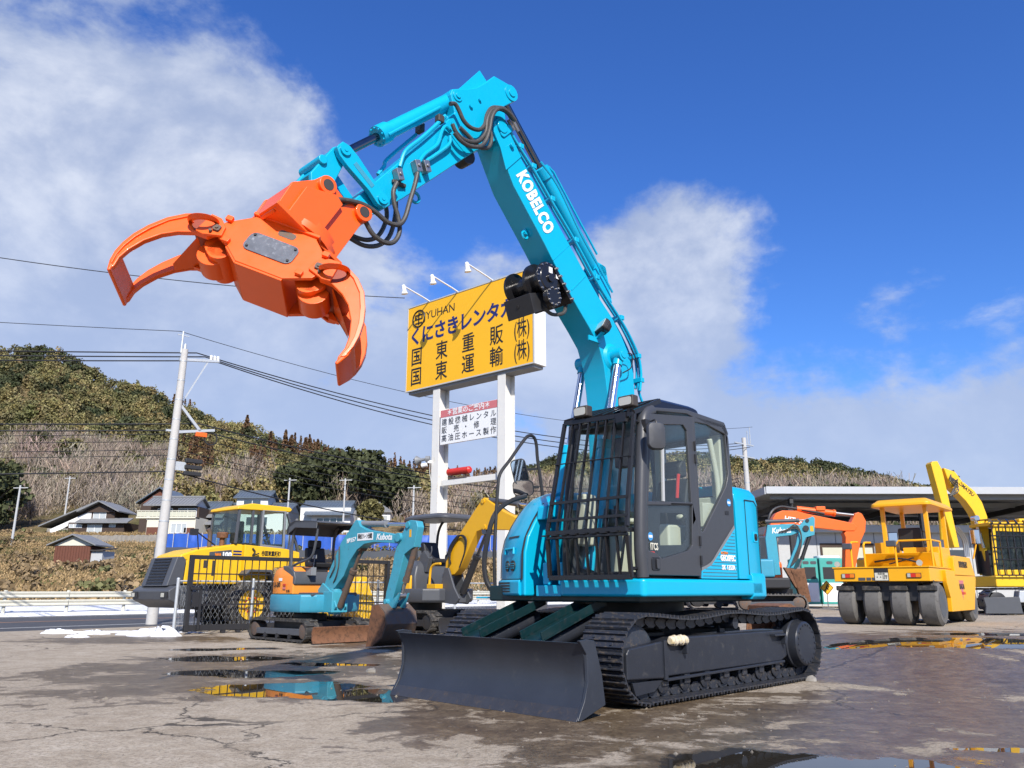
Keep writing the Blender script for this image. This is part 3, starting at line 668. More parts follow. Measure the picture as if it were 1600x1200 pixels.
    for y in (-.42, .42):
        m = MB(); m.prism([(2.33, .12), (2.33, .36), (1.6, .46), (.95, .58), (.95, .42), (1.6, .28)], y - .09, y + .09); m.build('push_arm', 'frame_black', bl, .015)
        yy = y + .0
        m = MB(); m.rings([((2.28, yy, .44), .05), ((2.05, yy, .50), .05)], 12).rings([((2.1, yy, .49), .085), ((1.2, yy, .76), .085)], 16).cyl((2.25, yy - .1, .44), (2.25, yy + .1, .44), .075, n=14).cyl((2.14, yy - .09, .475), (2.06, yy - .09 + .18, .49), .09, n=12); m.build('blade_cylinder', 'frame_black', bl)
        M = frameM((2.12, yy, .60), (-.92, 0, .30), (0, 1, 0))
        m = MB(); m.box(-.02, 1.0, -.14, .14, .0, .012, M).box(-.02, 1.0, -.14, -.128, -.08, .0, M).box(-.02, 1.0, .128, .14, -.08, .0, M); m.build('cylinder_cover', 'turquoise_worn', bl, .004)
    m = MB(); m.tube([(2.2, .18, .45), (1.95, .12, .58), (1.8, .05, .57), (1.7, 0, .62), (1.3, 0, .66)], .024, 8, 4).tube([(2.2, .12, .43), (1.95, .05, .53), (1.8, -.03, .55), (1.3, -.06, .64)], .022, 8, 4); m.build('blade_hose', 'hose', bl)
    # ---- upper structure
    m = MB(); m.box(-1.0, 1.35, -1.0, 1.1, .93, 1.10).box(-.25, .75, -.30, -.22, 1.1, 1.95).box(-.25, .75, .08, .16, 1.1, 1.95); uf = m.build('swing_frame', 'turquoise_worn', E, .02)
    m = MB(); m.prism(rrect(-.86, 1.46, .16, 1.245, .06), .985, 1.158, 'xy'); m.build('side_skirt', 'turquoise', E, .035, seg=3)
    m = MB(); m.box(.25, 1.42, -.2, .16, .985, 1.10); m.build('front_deck', 'turquoise', E, .01)
    m = MB(); m.box(1.30, 1.36, -.16, -.06, 1.1, 1.34).box(1.30, 1.36, .06, .13, 1.1, 1.34); m.build('boom_lug', 'turquoise', E, .02)
    plan = [(-.37, 1.215), (-.87, 1.215)] + arc(0, 0, 1.495, 126, 234, 22) + [(-.87, -1.2), (.30, -1.2), (.30, -.45), (-.37, -.45)]
    def inset(poly, d):
        cx, cy = -.5, .2; return [(x + (cx - x) * d, y + (cy - y) * d) for x, y in poly]
    def ringz(poly, z): return [(x, y, z) for x, y in poly]
    m = MB(); m.loft([ringz(plan, 1.17), ringz(plan, 2.02), ringz(inset(plan, .02), 2.12), ringz(inset(plan, .07), 2.19), ringz(inset(plan, .16), 2.225)]); hb = m.build('engine_housing', 'turquoise', E, .03, seg=3)
    m = MB(); pl2 = [(-.60, 1.245), (-.88, 1.245)] + arc(0, 0, 1.53, 126, 234, 22) + [(-.88, -1.22), (-.3, -1.22)]
    m.loft([ringz(inset(pl2, .03), .95), ringz(pl2, .985), ringz(pl2, 1.20), ringz(inset(pl2, .02), 1.235)]); m.build('counterweight', 'turquoise', E, .02, seg=3)
    # service door on the left rear, its seam and catch
    m = MB(); m.plate([(-.58, 1.22), (-.86, 1.22), (-.86, 2.0), (-.80, 2.06), (-.58, 2.06)], [[(-.59, 1.23), (-.59, 2.05), (-.795, 2.05), (-.85, 1.995), (-.85, 1.23)]], 1.214, 1.219); m.build('door_seam', 'black', hb)
    m = MB(); m.prism(rrect(-.83, -.73, 1.58, 1.70, .02), 1.21, 1.222); hd = m.build('catch_plate', 'turquoise', hb, .004)
    m = MB(); m.prism(rrect(-.815, -.745, 1.60, 1.68, .02), 1.222, 1.2245).cyl((-.78, 1.2245, 1.64), (-.78, 1.235, 1.64), .02, n=12); m.build('catch', 'black', hd)
    # ---- right front tank box, curved like the swing circle
    zp = [(.985, 0), (1.16, 0), (1.45, -.01), (1.62, -.06), (1.78, -.165), (1.92, -.28), (2.04, -.40), (2.12, -.51), (2.165, -.64)]
    rg = []
    for y in np.linspace(-.29, -1.205, 16):
        uf_ = math.sqrt(1.525 ** 2 - y * y); k = 1 - .14 * ((-y - .29) / .92) if False else 1
        rg.append([(uf_ + d, y, z) for z, d in zp] + [(-.1, y, 2.165), (-.1, y, .985)])
    m = MB(); m.loft(rg); tb = m.build('tank_box', 'turquoise', E, .025, seg=3)
    def onbox(y, z, out=0.0):
        d = np.interp(z, [a for a, _ in zp], [b for _, b in zp]); r_ = 1.525 + out; return (math.sqrt(r_ * r_ - y * y) + d, y, z)
    m = MB(); m.tube([onbox(-.335, z, .008) for z in np.linspace(1.16, 2.0, 18)], .011, 6); m.build('seam', 'black', tb)
    m = MB(); m.tube([onbox(-1.08, z, .006) for z in np.linspace(1.18, 2.12, 18)], .005, 5); m.tube([onbox(y, 1.165, .006) for y in np.linspace(-.36, -1.15, 12)], .006, 5); m.build('seam', 'black', tb)
    for y in (-.69, -.54):
        p = Vector(onbox(y, 1.31)); nrm = Vector((p.x, p.y, 0)).normalized(); m = MB(); m.cyl(p + nrm * -.02, p + nrm * .012, .060, n=20); v = m.build('round_vent', 'black', tb)
        m = MB(); side = Vector((-nrm.y, nrm.x, 0))
        for dz in (-.024, .0, .024): m.bar(p + nrm * .014 + side * -.045 + Vector((0, 0, dz)), p + nrm * .014 + side * .045 + Vector((0, 0, dz)), .006, .007)
        m.build('vent_bars', 'turquoise', v)
    m = MB(); m.loft([[onbox(y, z, .006) for y in np.linspace(-.78, -.48, 6)] for z in (1.62, 1.64)], cap=False, closed=False); m.build('handle_slot', 'black', tb)
    m = MB(); m.tube([onbox(-.75, 1.44, .012), onbox(-.75, 1.50, .02), onbox(-.52, 1.50, .02), onbox(-.52, 1.44, .012)], .014, 6); m.build('grip', 'turquoise', tb)
    lo = []
    for z, e in ((.99, .02), (1.01, .035), (1.14, .035), (1.16, .02)):
        lo.append([(math.sqrt((1.525 + e) ** 2 - y * y), y, z) for y in np.linspace(-.36, -1.16, 10)] + [(.8, -1.16, z), (.8, -.36, z)])
    m = MB(); m.loft(lo); lb = m.build('lower_panel', 'turquoise', tb, .012)
    for z in (1.035, 1.065, 1.095, 1.125):
        m = MB(); m.loft([[(math.sqrt(1.566 ** 2 - y * y), y, zz) for y in np.linspace(-.55, -.98, 6)] for zz in (z - .009, z + .009)], cap=False, closed=False); m.build('vent_slot', 'black', lb)
    m = MB(); m.box(.6, 1.25, -1.33, -.9, .955, .975); m.build('step_ledge', 'turquoise', tb, .006)
    m = MB(); m.prism([(.62, 2.16), (.62, 2.2), (1.05, 2.02), (1.02, 1.98)], -.6, -.32); m.prism([(1.0, 1.86), (1.30, 1.80), (1.28, 1.95), (.95, 2.1)], -.30, -.16); m.build('top_cover', 'turquoise', tb, .02)
    # hand rail and two mirrors
    rl = [(1.10, -1.16, 1.02), (1.12, -1.16, 1.42), (1.09, -1.17, 1.8), (1.06, -1.17, 2.2), (1.02, -1.17, 2.43), (.86, -1.16, 2.62), (.60, -1.15, 2.92), (.50, -1.15, 2.98), (.42, -1.15, 2.96), (.38, -1.15, 2.86), (.36, -1.15, 2.67), (.28, -1.13, 2.16)]
    m = MB(); m.tube(rl, .021, 10, 4); m.tube([(1.10, -1.2, 1.03), (1.16, -1.26, 1.18), (1.17, -1.27, 1.45), (1.1, -1.2, 1.9), (.85, -1.2, 2.1), (.55, -1.18, 2.2)], .03, 8, 4); hr = m.build('hand_rail', 'black', E)
    def mirror(nm, c, w, h, nrm, par, back='black', tilt=0):
        nrm = Vector(nrm).normalized(); x = Vector((0, 0, 1)).cross(nrm).normalized(); M = frameM(c, x, nrm.cross(x)) @ Matrix.Rotation(tilt, 4, 'Z')
        m = MB(); o1 = rrect(-w / 2, w / 2, -h / 2, h / 2, min(w, h) * .3); m.loft([[M @ Vector((a * k, b_ * k, z)) for a, b_ in o1] for k, z in ((.5, -.05), (.9, -.04), (1, -.01), (1, .0))]); q = m.build(nm, back, par)
        m = MB(); m.prism([(a * .92, b_ * .92) for a, b_ in o1], .001, .004, 'xy', M); m.build('mirror_glass', 'mirror_face', q); return q
    mirror('mirror', (.62, -1.22, 2.51), .20, .32, (.55, .75, -.05), hr, 'black', R(14)); mirror('mirror', (.58, -1.20, 2.30), .27, .20, (.75, .5, -.35), hr, 'black')
    m = MB(); m.bar((.38, -1.15, 2.56), (.60, -1.2, 2.53), .03, .03).bar((.35, -1.15, 2.33), (.52, -1.19, 2.31), .03, .03); m.build('mirror_arm', 'black', hr)
    # ---- cab
    YL, YR = 1.205, .17
    m = MB(); m.plate([(.385, 2.90), (.39, 1.6), (.405, 1.165), (-.335, 1.165), (-.35, 1.71), (-.365, 2.19), (-.35, 2.74), (-.30, 2.90)], [[(.345, 2.835), (-.22, 2.845), (-.28, 2.79), (-.295, 2.33), (-.225, 2.18), (.295, 1.655), (.342, 1.65)]], YL - .05, YL)
    m.plate([(1.27, 2.8), (1.10, 2.87), (.42, 2.93), (-.30, 2.90), (-.35, 2.74), (-.365, 2.19), (-.335, 1.165), (1.40, 1.165)], [[(1.18, 2.72), (.42, 2.82), (-.22, 2.80), (-.28, 2.30), (-.2, 1.85), (.4, 1.72), (1.28, 1.75)]], YR, YR + .05)
    m.plate([(YR + .05, 1.165), (YL - .05, 1.165), (YL - .05, 2.85), (YR + .05, 2.85)], [[(.34, 2.1), (1.02, 2.1), (1.02, 2.72), (.34, 2.72)]], -.355, -.31, 'yz')
    cab = m.build('cab', 'cab_grey', E, .012)
    m = MB(); m.tube([(1.385, YL - .03, 1.17), (1.40, YL - .03, 1.5), (1.36, YL - .03, 2.0), (1.29, YL - .035, 2.55), (1.22, YL - .05, 2.78), (1.08, YL - .06, 2.86)], .062, 14, 5); m.build('front_pillar', 'cab_grey', cab)
    m = MB(); m.tube([(1.385, YR + .05, 1.17), (1.39, YR + .05, 1.5), (1.34, YR + .05, 2.0), (1.27, YR + .055, 2.55), (1.21, YR + .06, 2.80)], .045, 10, 4).bar((1.22, YR + .05, 2.79), (1.22, YL - .05, 2.79), .08, .07).bar((1.40, YR + .05, 1.19), (1.40, YL - .05, 1.19), .06, .06).bar((1.405, YR + .05, 1.62), (1.405, YL - .05, 1.62), .03, .035); m.build('windscreen_frame', 'black', cab, .006)
    m = MB(); m.loft([[(1.25, y, 2.79), (1.08, y, 2.885), (.5, y, 2.955), (-.28, y, 2.925), (-.36, y, 2.80), (-.34, y, 2.77), (.5, y, 2.90), (1.1, y, 2.84)] for y in (YR, YL)]); m.build('roof', 'cab_grey', cab, .03, seg=3)
    m = MB(); m.box(-.30, 1.36, YR + .05, YL - .05, 1.13, 1.17); m.build('floor', 'black', cab)
    m = MB(); m.loft([[(.92, .36, 2.92), (.92, 1.06, 2.92), (-.02, 1.06, 2.94), (-.02, .36, 2.94)], [(.86, .38, 3.03), (.86, 1.04, 3.03), (.02, 1.04, 3.05), (.02, .38, 3.05)], [(.70, .44, 3.08), (.70, .98, 3.08), (.12, .98, 3.09), (.12, .44, 3.09)]]); m.build('roof_hatch', 'gloss_black', cab, .02)
    # door
    m = MB(); m.plate([(1.24, 2.78), (1.18, 2.80), (.40, 2.885), (.405, 1.62), (.42, 1.19), (1.375, 1.19), (1.39, 1.5), (1.345, 2.0)], [[(1.155, 2.69), (.60, 2.765), (.535, 2.71), (.52, 1.945), (1.29, 1.90), (1.24, 2.3)], [(1.30, 1.86), (.51, 1.915), (.545, 1.50), (.63, 1.44), (1.10, 1.35), (1.19, 1.40), (1.325, 1.42)]], YL - .02, YL + .012); dr = m.build('door', 'cab_grey', cab, .008)
    def pane(nm, poly, y, mat='cab_glass', par=cab):
        m = MB(); m.prism(poly, y, y + .006); return m.build(nm, mat, par)
    pane('door_glass', [(1.165, 2.70), (.59, 2.775), (.525, 2.715), (.51, 1.94), (1.30, 1.89), (1.25, 2.3)], YL - .012, par=dr); pane('door_glass', [(1.31, 1.87), (.50, 1.925), (.535, 1.495), (.625, 1.43), (1.10, 1.34), (1.2, 1.39), (1.335, 1.41)], YL - .012, par=dr)
    pane('rear_side_glass', [(.35, 2.845), (-.225, 2.855), (-.29, 2.795), (-.30, 2.325), (-.23, 2.17), (.29, 1.645), (.35, 1.64)], YL - .025)
    pane('right_glass', [(1.19, 2.73), (.42, 2.83), (-.23, 2.81), (-.29, 2.30), (-.21, 1.84), (.4, 1.71), (1.29, 1.74)], YR + .02)
    m = MB(); m.loft([[(1.395, y, 1.64), (1.36, y, 2.0), (1.29, y, 2.55), (1.25, y, 2.76)] for y in (YR + .09, YL - .09)], cap=False, closed=False); m.build('windscreen', 'cab_glass', cab)
    m = MB(); m.loft([[(1.40, y, 1.21), (1.405, y, 1.6)] for y in (YR + .09, YL - .09)], cap=False, closed=False); m.build('lower_windscreen', 'cab_glass', cab)
    m = MB(); m.plate([(1.315, 1.875), (.495, 1.93), (.53, 1.49), (.62, 1.425), (1.10, 1.335), (1.2, 1.385), (1.34, 1.405)], [[(1.06, 1.80), (.66, 1.83), (.60, 1.78), (.60, 1.58), (.68, 1.50), (1.10, 1.48)]], YL - .03, YL - .02); m.build('inner_trim', 'gloss_black', dr)
    m = MB(); m.bar((.62, YL + .0, 1.93), (.90, YL + .0, 1.91), .012, .015); m.bar((.98, YL - .002, 2.72), (1.02, YL - .002, 1.92), .02, .03); m.build('window_rail', 'pale_grey', dr)
    m = MB(); m.prism(rrect(1.15, 1.29, 1.235, 1.36, .025), YL + .013, YL + .02); hh = m.build('handle_plate', 'gloss_black', dr, .004)
    m = MB(); m.prism(rrect(1.175, 1.22, 1.25, 1.345, .01), YL + .02, YL + .035); m.build('handle', 'cab_grey', hh, .004)
    for z in (2.56, 2.42, 1.55, 1.35):
        m = MB(); m.box(.395, .42, YL + .01, YL + .03, z - .05, z + .05); m.build('hinge', 'black', dr, .004)
    # turquoise striped corner with lettering
    dec = [(-.345, 1.72), (.05, 1.41), (.19, 1.305), (.385, 1.245), (.40, 1.168), (-.33, 1.168)]
    m = MB(); m.prism(dec, YL, YL + .004); dp = m.build('corner_panel', 'turquoise', cab)
    m = MB(); m.loft([[(x, YL + .003, z), (x + nx, YL + .006, z + nz)] for x, z, nx, nz in ((-.345, 1.72, .02, .035), (.05, 1.41, .02, .03), (.12, 1.35, .02, .03), (.19, 1.305, .015, .032), (.28, 1.27, .01, .035), (.385, 1.245, .0, .035))], cap=False, closed=False); m.build('trim_line', 'mid_grey', dp)
    m = MB()
    for k in range(14):
        z = 1.19 + k * .036; xr = float(np.interp(z, [1.168, 1.245, 1.305, 1.41, 1.72], [.40, .385, .19, .05, -.345])) - .02
        if xr > -.31: m.box(-.325, xr, YL + .0045, YL + .0055, z, z + .007)
    m.build('pin_stripes', 'dark_grey', dp)
    TM = lambda u, z, y=YL + .008: frameM((u, y, z), (-1, 0, 0), (0, 0, 1))
    text('lettering', 'GEOSPEC', .085, 'white', dp, TM(-.15, 1.385), .004, width=.31); text('lettering', 'SK 135SR', .07, 'white', dp, TM(-.15, 1.285), .002, width=.28)
    text('lettering', 'ACERA', .04, 'amber', dp, TM(-.08, 1.44), .001, width=.15)
    text('lettering', 'ITCS', .095, 'cream', dr, TM(1.215, 1.46, YL + .001), .002, width=.125); m = MB(); m.box(1.205, 1.325, YL - .005, YL - .003, 1.40, 1.415); m.build('red_bar', 'red', dr)
    for u, z, r_, y in ((1.265, 1.56, .042, YL - .004), (-.25, 2.0, .042, YL + .003)):
        m = MB(); m.cyl((u, y, z), (u, y + .002, z), r_, n=20); s_ = m.build('sticker', 'blue_sticker', dr if u > 0 else cab); m = MB(); m.box(u - .03, u + .03, y + .002, y + .003, z - .012, z + .012); m.build('sticker_band', 'white', s_)
    m = MB(); m.prism(rrect(-.24, -.16, 1.86, 1.905, .015), YL, YL + .004); m.build('catch', 'black', cab)
    # inside of the cab
    m = MB(); m.loft([[(.45, y, 1.50), (.52, y, 1.60), (.0, y, 1.62), (-.02, y, 1.5)] for y in (.46, .92)]); m.loft([[(.08, y, 1.6), (.14, y, 2.0), (.06, y, 2.28), (-.04, y, 2.28), (-.06, y, 1.6)] for y in (.48, .90)]); m.loft([[(.08, y, 2.30), (.1, y, 2.42), (.03, y, 2.5), (-.05, y, 2.48), (-.05, y, 2.3)] for y in (.56, .82)]); st = m.build('seat', 'seat_black', cab, .03); m = MB(); m.box(.0, .42, .5, .88, 1.17, 1.5); m.build('seat_base', 'black', cab, .02)
    for y in (.34, 1.0):
        m = MB(); m.box(-.05, .75, y - .07, y + .07, 1.2, 1.72).box(-.1, .45, y - .05, y + .05, 1.78, 1.84); m.build('console', 'beige', cab, .03); m = MB(); m.tube([(.66, y, 1.72), (.70, y, 1.88), (.68, y, 1.95)], [.012, .012, .03], 8); m.build('joystick', 'black', cab)
    m = MB(); m.box(-.305, -.26, YR + .06, YL - .07, 1.2, 2.08).box(-.30, -.255, YR + .06, .36, 2.08, 2.8).box(-.30, -.255, 1.0, YL - .07, 2.08, 2.8); m.tube([(-.2, 1.09, 1.75), (-.22, 1.1, 2.2), (-.1, 1.1, 2.72)], .035, 8, 4); m.build('rear_trim', 'beige', cab, .02)
    m = MB(); m.box(-.25, .15, .95, 1.12, 1.72, 1.98).cyl((-.05, 1.04, 1.98), (-.05, 1.04, 1.99), .07, n=18); m.build('side_trim', 'beige', cab, .03)
    m = MB(); m.tube([(1.25, .55, 1.2), (1.1, .55, 1.75)], .015, 8).tube([(1.25, .8, 1.2), (1.1, .8, 1.75)], .015, 8).box(1.1, 1.3, .5, .62, 1.2, 1.23).box(1.1, 1.3, .74, .86, 1.2, 1.23); m.build('travel_lever', 'black', cab)
    m = MB(); m.tube([(.55, 1.06, 2.0), (.52, 1.06, 2.18), (.50, 1.06, 2.26)], .018, 8); m.build('lock_lever', 'red', cab); m = MB(); m.box(1.05, 1.25, YR + .07, YR + .2, 1.5, 2.05); m.build('side_panel', 'beige', cab, .03)
    m = MB(); m.box(1.12, 1.22, .75, 1.02, 2.28, 2.6); m.build('monitor', 'black', cab, .02)
    # ---- front guard
    top = lambda k: Vector((1.40, .235 + .925 * k, 2.80 - .03 * k)); mid = lambda k: Vector((1.54, .155 + 1.0 * k, 1.93)); hng = lambda k: Vector((1.60, .145 + 1.03 * k, 1.60)); bot = lambda k: Vector((1.56, .135 + 1.04 * k, 1.17))
    m = MB(); m.bar(top(0), top(1), .05, .05).bar(hng(0) + Vector((0, 0, .02)), hng(1) + Vector((0, 0, .02)), .05, .045).bar(hng(0) - Vector((0, 0, .03)), hng(1) - Vector((0, 0, .03)), .05, .03).bar(bot(0), bot(1), .05, .05)
    gd = m.build('front_guard', 'gloss_black', cab, .006)
    for nm, a, b_ in (('cross_bar', mid(-.01), mid(1.01)), ('cross_bar', mid(-.01).lerp(hng(-.01), .55), mid(1.01).lerp(hng(1.01), .55))):
        m = MB(); m.bar(a + Vector((.02, 0, 0)), b_ + Vector((.02, 0, 0)), .02, .03); m.build(nm, 'gloss_black', gd, .003)
    m = MB(); a = top(-.02).lerp(mid(-.02), .52); b_ = top(1.0).lerp(mid(1.0), .52); m.tube([a + Vector((.03, 0, 0)), b_ + Vector((.03, 0, 0))], .008, 6); m.build('cross_rod', 'gloss_black', gd)
    for i in range(9):
        k = i / 8; m = MB(); w_ = .040 if i in (0, 8) else .016
        m.bar(top(k), mid(k), w_, .034, (1, 0, 0)).bar(mid(k), hng(k) + Vector((0, 0, .04)), w_, .034, (1, 0, 0)); m.build('guard_bar', 'gloss_black', gd, .003)
        m = MB(); m.bar(hng(k) - Vector((0, 0, .045)), bot(k), w_, .034, (1, 0, 0)); m.box(hng(k).x + .0, hng(k).x + .06, hng(k).y - .035, hng(k).y + .035, 1.585, 1.60); m.build('guard_bar', 'gloss_black', gd, .003)
    for i in range(8):
        k = i / 7; a = top(k) + Vector((0, 0, .02)); m = MB(); m.bar(a, (.93, a.y, 2.985), .02, .05); m.build('roof_bar', 'gloss_black', gd, .003)
    m = MB(); m.bar((.93, .2, 2.99), (.93, 1.15, 2.985), .04, .05).bar((1.15, .2, 2.90), (1.15, 1.15, 2.885), .03, .04).box(1.38, 1.44, .95, 1.08, 2.70, 2.80).tube([(1.36, 1.15, 1.25), (1.5, 1.16, 1.25)], .02, 6).tube([(1.3, 1.15, 2.7), (1.42, 1.16, 2.7)], .02, 6); m.build('guard_mount', 'gloss_black', gd, .004)
    for y, z in ((.50, 2.885), (1.10, 2.90)):
        m = MB(); m.box(1.36, 1.46, y - .095, y + .095, z - .055, z + .065).box(1.38, 1.42, y - .02, y + .02, z - .12, z - .05); q = m.build('work_light', 'pin_brown', cab, .015); m = MB(); m.prism(rrect(y - .075, y + .075, z - .037, z + .045, .02), 1.461, 1.468, 'yz'); m.build('lens', 'lens', q)
    ml = mirror('cab_mirror', (1.36, 1.38, 2.52), .19, .28, (-.45, -.75, 0), cab, 'cab_grey'); m = MB(); m.tube([(1.28, 1.22, 2.66), (1.35, 1.34, 2.68), (1.37, 1.40, 2.67), (1.37, 1.42, 2.55)], .009, 6, 3).box(1.24, 1.32, 1.19, 1.24, 2.60, 2.72).cyl((1.3, 1.22, 2.62), (1.3, 1.26, 2.62), .03, n=10); m.build('mirror_arm', 'black', ml)
    # ---- boom
    low = [(.35, 1.60), (.42, 2.0), (.44, 2.6), (.451, 3.152), (.481, 3.403), (.524, 3.666), (.623, 3.913), (.792, 4.09), (.984, 4.275), (1.097, 4.39), (1.408, 4.738), (1.549, 4.905), (2.063, 5.463), (2.161, 5.63), (2.283, 5.842), (2.373, 6.007), (2.37, 6.11), (2.30, 6.20), (2.22, 6.20)]
    upp = [(2.178, 6.12), (2.131, 6.052), (1.929, 5.843), (1.706, 5.628), (1.117, 5.045), (.861, 4.785), (.597, 4.529), (.324, 4.305), (.16, 4.128), (.027, 3.931), (-.06, 3.687), (-.075, 3.355), (-.06, 2.8), (.02, 2.2), (.12, 1.65), (.22, 1.57)]
    m = MB(); m.prism(low + upp, -.225, .11); bo = m.build('boom', 'turquoise', E, .012)
    m = MB(); m.prism([(2.19, 5.60), (2.283, 5.842), (2.385, 6.0), (2.385, 6.12), (2.30, 6.215), (2.21, 6.215), (2.16, 6.12), (1.95, 5.86)], .108, .122); m.build('tip_plate', 'turquoise', bo, .004)
    m = MB(); m.bar((1.10, .112, 4.47), (.83, .112, 4.73), .008, .01).bar((1.42, .112, 4.75), (1.13, .112, 5.03), .004, .006); m.build('weld_seam', 'turquoise', bo)
    m = MB(); m.cyl((2.27, -.26, 6.10), (2.27, .15, 6.10), .075, n=24).prism(rrect(2.08, 2.32, 6.04, 6.12, .04), .124, .14, M=Matrix.Translation((2.2, 0, 6.08)) @ Matrix.Rotation(R(46), 4, 'Y') @ Matrix.Translation((-2.2, 0, -6.08))); m.cyl((2.12, .12, 5.93), (2.12, .16, 5.93), .03, n=12); m.build('tip_pin', 'turquoise', bo, .004)
    text('lettering', 'KOBELCO', .27, 'white', bo, frameM((1.715, .1155, 5.375), (-.645, 0, -.765), (-.765, 0, .645)), .014, width=.76, ext=.001, spacing=1.12)
    m = MB(); tm = lambda a: (1.95 + .05 * math.cos(a), -.2, 5.07 + .05 * math.sin(a)); m.tube([(1.72 + .045 * math.cos(a), -.05, 5.02 + .045 * math.sin(a)) for a in np.linspace(0, 6.28, 16)], .014, 6); m.box(1.68, 1.73, -.07, -.03, 5.03, 5.12); m.build('lifting_eye', 'turquoise', bo)
    # ridge and pipework along the back of the boom
    base = [(-.30, 3.30), (-.20, 3.50), (-.24, 3.72), (-.20, 3.95), (-.05, 4.16), (.14, 4.35), (.40, 4.56), (.62, 4.76), (.98, 5.13), (1.35, 5.47), (1.72, 5.82), (2.02, 6.07), (2.15, 6.22)]
    for k, (dy, dd) in enumerate(((.075, .0), (.02, .02), (-.05, .01), (.115, -.03))):
        m = MB(); m.tube([(u - .04 * dd * 10 + (.03 if k == 3 else 0) - .02 * k % 3 * .3, dy, z + dd) for u, z in base[(1 if k % 2 else 0):]], .017, 8, 4); m.build('boom_pipe', 'turquoise', bo)
    m = MB(); m.tube([(1.60, .10, 5.95), (1.30, .11, 5.73), (.90, .11, 5.25), (.55, .10, 4.92), (.3, .10, 4.66)], .014, 6, 4); m.build('boom_pipe', 'turquoise', bo)
    for u, z in ((-.22, 3.62), (-.18, 3.93), (.15, 4.36), (.62, 4.77), (1.0, 5.14), (1.42, 5.53), (1.74, 5.83), (1.95, 6.0)):
        m = MB(); m.box(u - .035, u + .035, -.07, .135, z - .03, z + .03); m.build('pipe_clamp', 'turquoise', bo, .006)
    for dy, du in ((.13, 0), (.08, .03), (.15, -.05)):
        m = MB(); m.cyl((2.17 + du, dy, 6.24), (2.08 + du, dy, 6.14), .024, n=10); m.build('fitting', 'steel', bo)
    # arm cylinder on top of the boom
    m = MB(); a = Vector((.42, -.06, 4.93)); b_ = Vector((2.08, -.06, 6.646)); d = (b_ - a).normalized()
    m.rings([(a + d * .05, .08), (a + d * .07, .085), (a + d * 1.36, .085)], 20).rings([(a + d * 1.33, .105), (a + d * 1.47, .105), (a + d * 1.48, .07)], 20).cyl(a + Vector((0, -.11, 0)), a + Vector((0, .11, 0)), .08, n=16); m.prism([(.25, 4.55), (.36, 5.0), (.50, 5.02), (.66, 4.75)], -.17, -.13).prism([(.25, 4.55), (.36, 5.0), (.50, 5.02), (.66, 4.75)], .01, .05); ac = m.build('arm_cylinder', 'turquoise', E)
    m = MB(); m.cyl(a + d * 1.45, b_ - d * .05, .045, n=18); m.build('cylinder_rod', 'dark_chrome', ac); m = MB(); m.cyl(b_ + Vector((0, -.09, 0)), b_ + Vector((0, .09, 0)), .085, n=18); m.build('rod_eye', 'turquoise', ac)
    m = MB(); m.tube([a + d * .2 + Vector((-.06, .09, .06)), a + d * 1.35 + Vector((-.075, .08, .07)), a + d * 1.42 + Vector((-.03, .08, .06))], .016, 6); m.build('cylinder_pipe', 'turquoise', ac)
    # boom cylinders
    for y in (.215, -.34):
        a = Vector((1.05, y, 1.25)); b_ = Vector((.37, y, 3.80)); d = (b_ - a).normalized()
        m = MB(); m.cyl(a, a + d * 1.45, .085, n=18).cyl(b_ + Vector((0, -.075, 0)), b_ + Vector((0, .075, 0)), .085, n=18).cyl(a + d * 1.4, a + d * 1.5, .10, n=18).cyl(b_, b_ - d * .14, .06, n=14); q = m.build('boom_cylinder', 'turquoise', E); m = MB(); m.cyl(a + d * 1.45, b_ - d * .1, .047, n=18); m.build('cylinder_rod', 'chrome', q)
    m = MB(); m.rings([((.37, -.42, 3.80), .05), ((.37, .30, 3.80), .05)], 16).rings([((.37, .11, 3.80), .17), ((.37, .14, 3.80), .13)], 24); m.build('cylinder_pin', 'turquoise', bo, .004)
    m = MB(); m.tube([(.30, .2, 3.82), (.15, .24, 3.86), (.13, .22, 3.70), (.28, .2, 3.60)], .008, 6, 4).tube([(.1, .2, 3.95), (-.02, .18, 3.86), (-.1, .15, 3.75)], .008, 6, 4); m.build('grease_hose', 'black', bo)
    # work light on the boom
    M = frameM((.64, .21, 4.09), (.35, .9, .1), (-.5, .1, .85)); m = MB(); m.loft([[M @ Vector((a, b_, z)) for a, b_ in rrect(-.11, .11, -.075, .075, .03)] for z in (0, .05)] + [[M @ Vector((a * .6, b_ * .6, -.06)) for a, b_ in rrect(-.11, .11, -.075, .075, .03)]][:0]); m.loft([[M @ Vector((a * k, b_ * k, z)) for a, b_ in rrect(-.11, .11, -.075, .075, .03)] for k, z in ((.6, -.07), (1, 0))]); q = m.build('boom_light', 'black', bo, .008); m = MB(); m.prism(rrect(-.10, .10, -.065, .065, .025), .051, .058, 'xy', M); m.build('lens', 'lens', q); m = MB(); m.bar((.66, .11, 3.96), (.66, .22, 4.03), .05, .02).box(.60, .82, .112, .13, 3.92, 3.98); m.build('light_bracket', 'turquoise', bo)
    # ---- winch under the boom
    m = MB(); M = frameM((1.26, -.05, 4.50), (.66, 0, .75), (0, 1, 0)); m.box(-.24, .24, -.24, .20, -.055, -.005, M).box(-.18, .12, -.22, .06, -.24, -.055, M); wn = m.build('winch', 'gloss_black', bo, .008)
    cx, cz = 1.50, 4.50
    m = MB(); m.rings([((cx, -.42, cz), .20), ((cx, -.39, cz), .20), ((cx, -.39, cz), .10), ((cx, -.10, cz), .10), ((cx, -.10, cz), .22), ((cx, -.06, cz), .22)], 28); m.build('drum', 'gloss_black', wn)
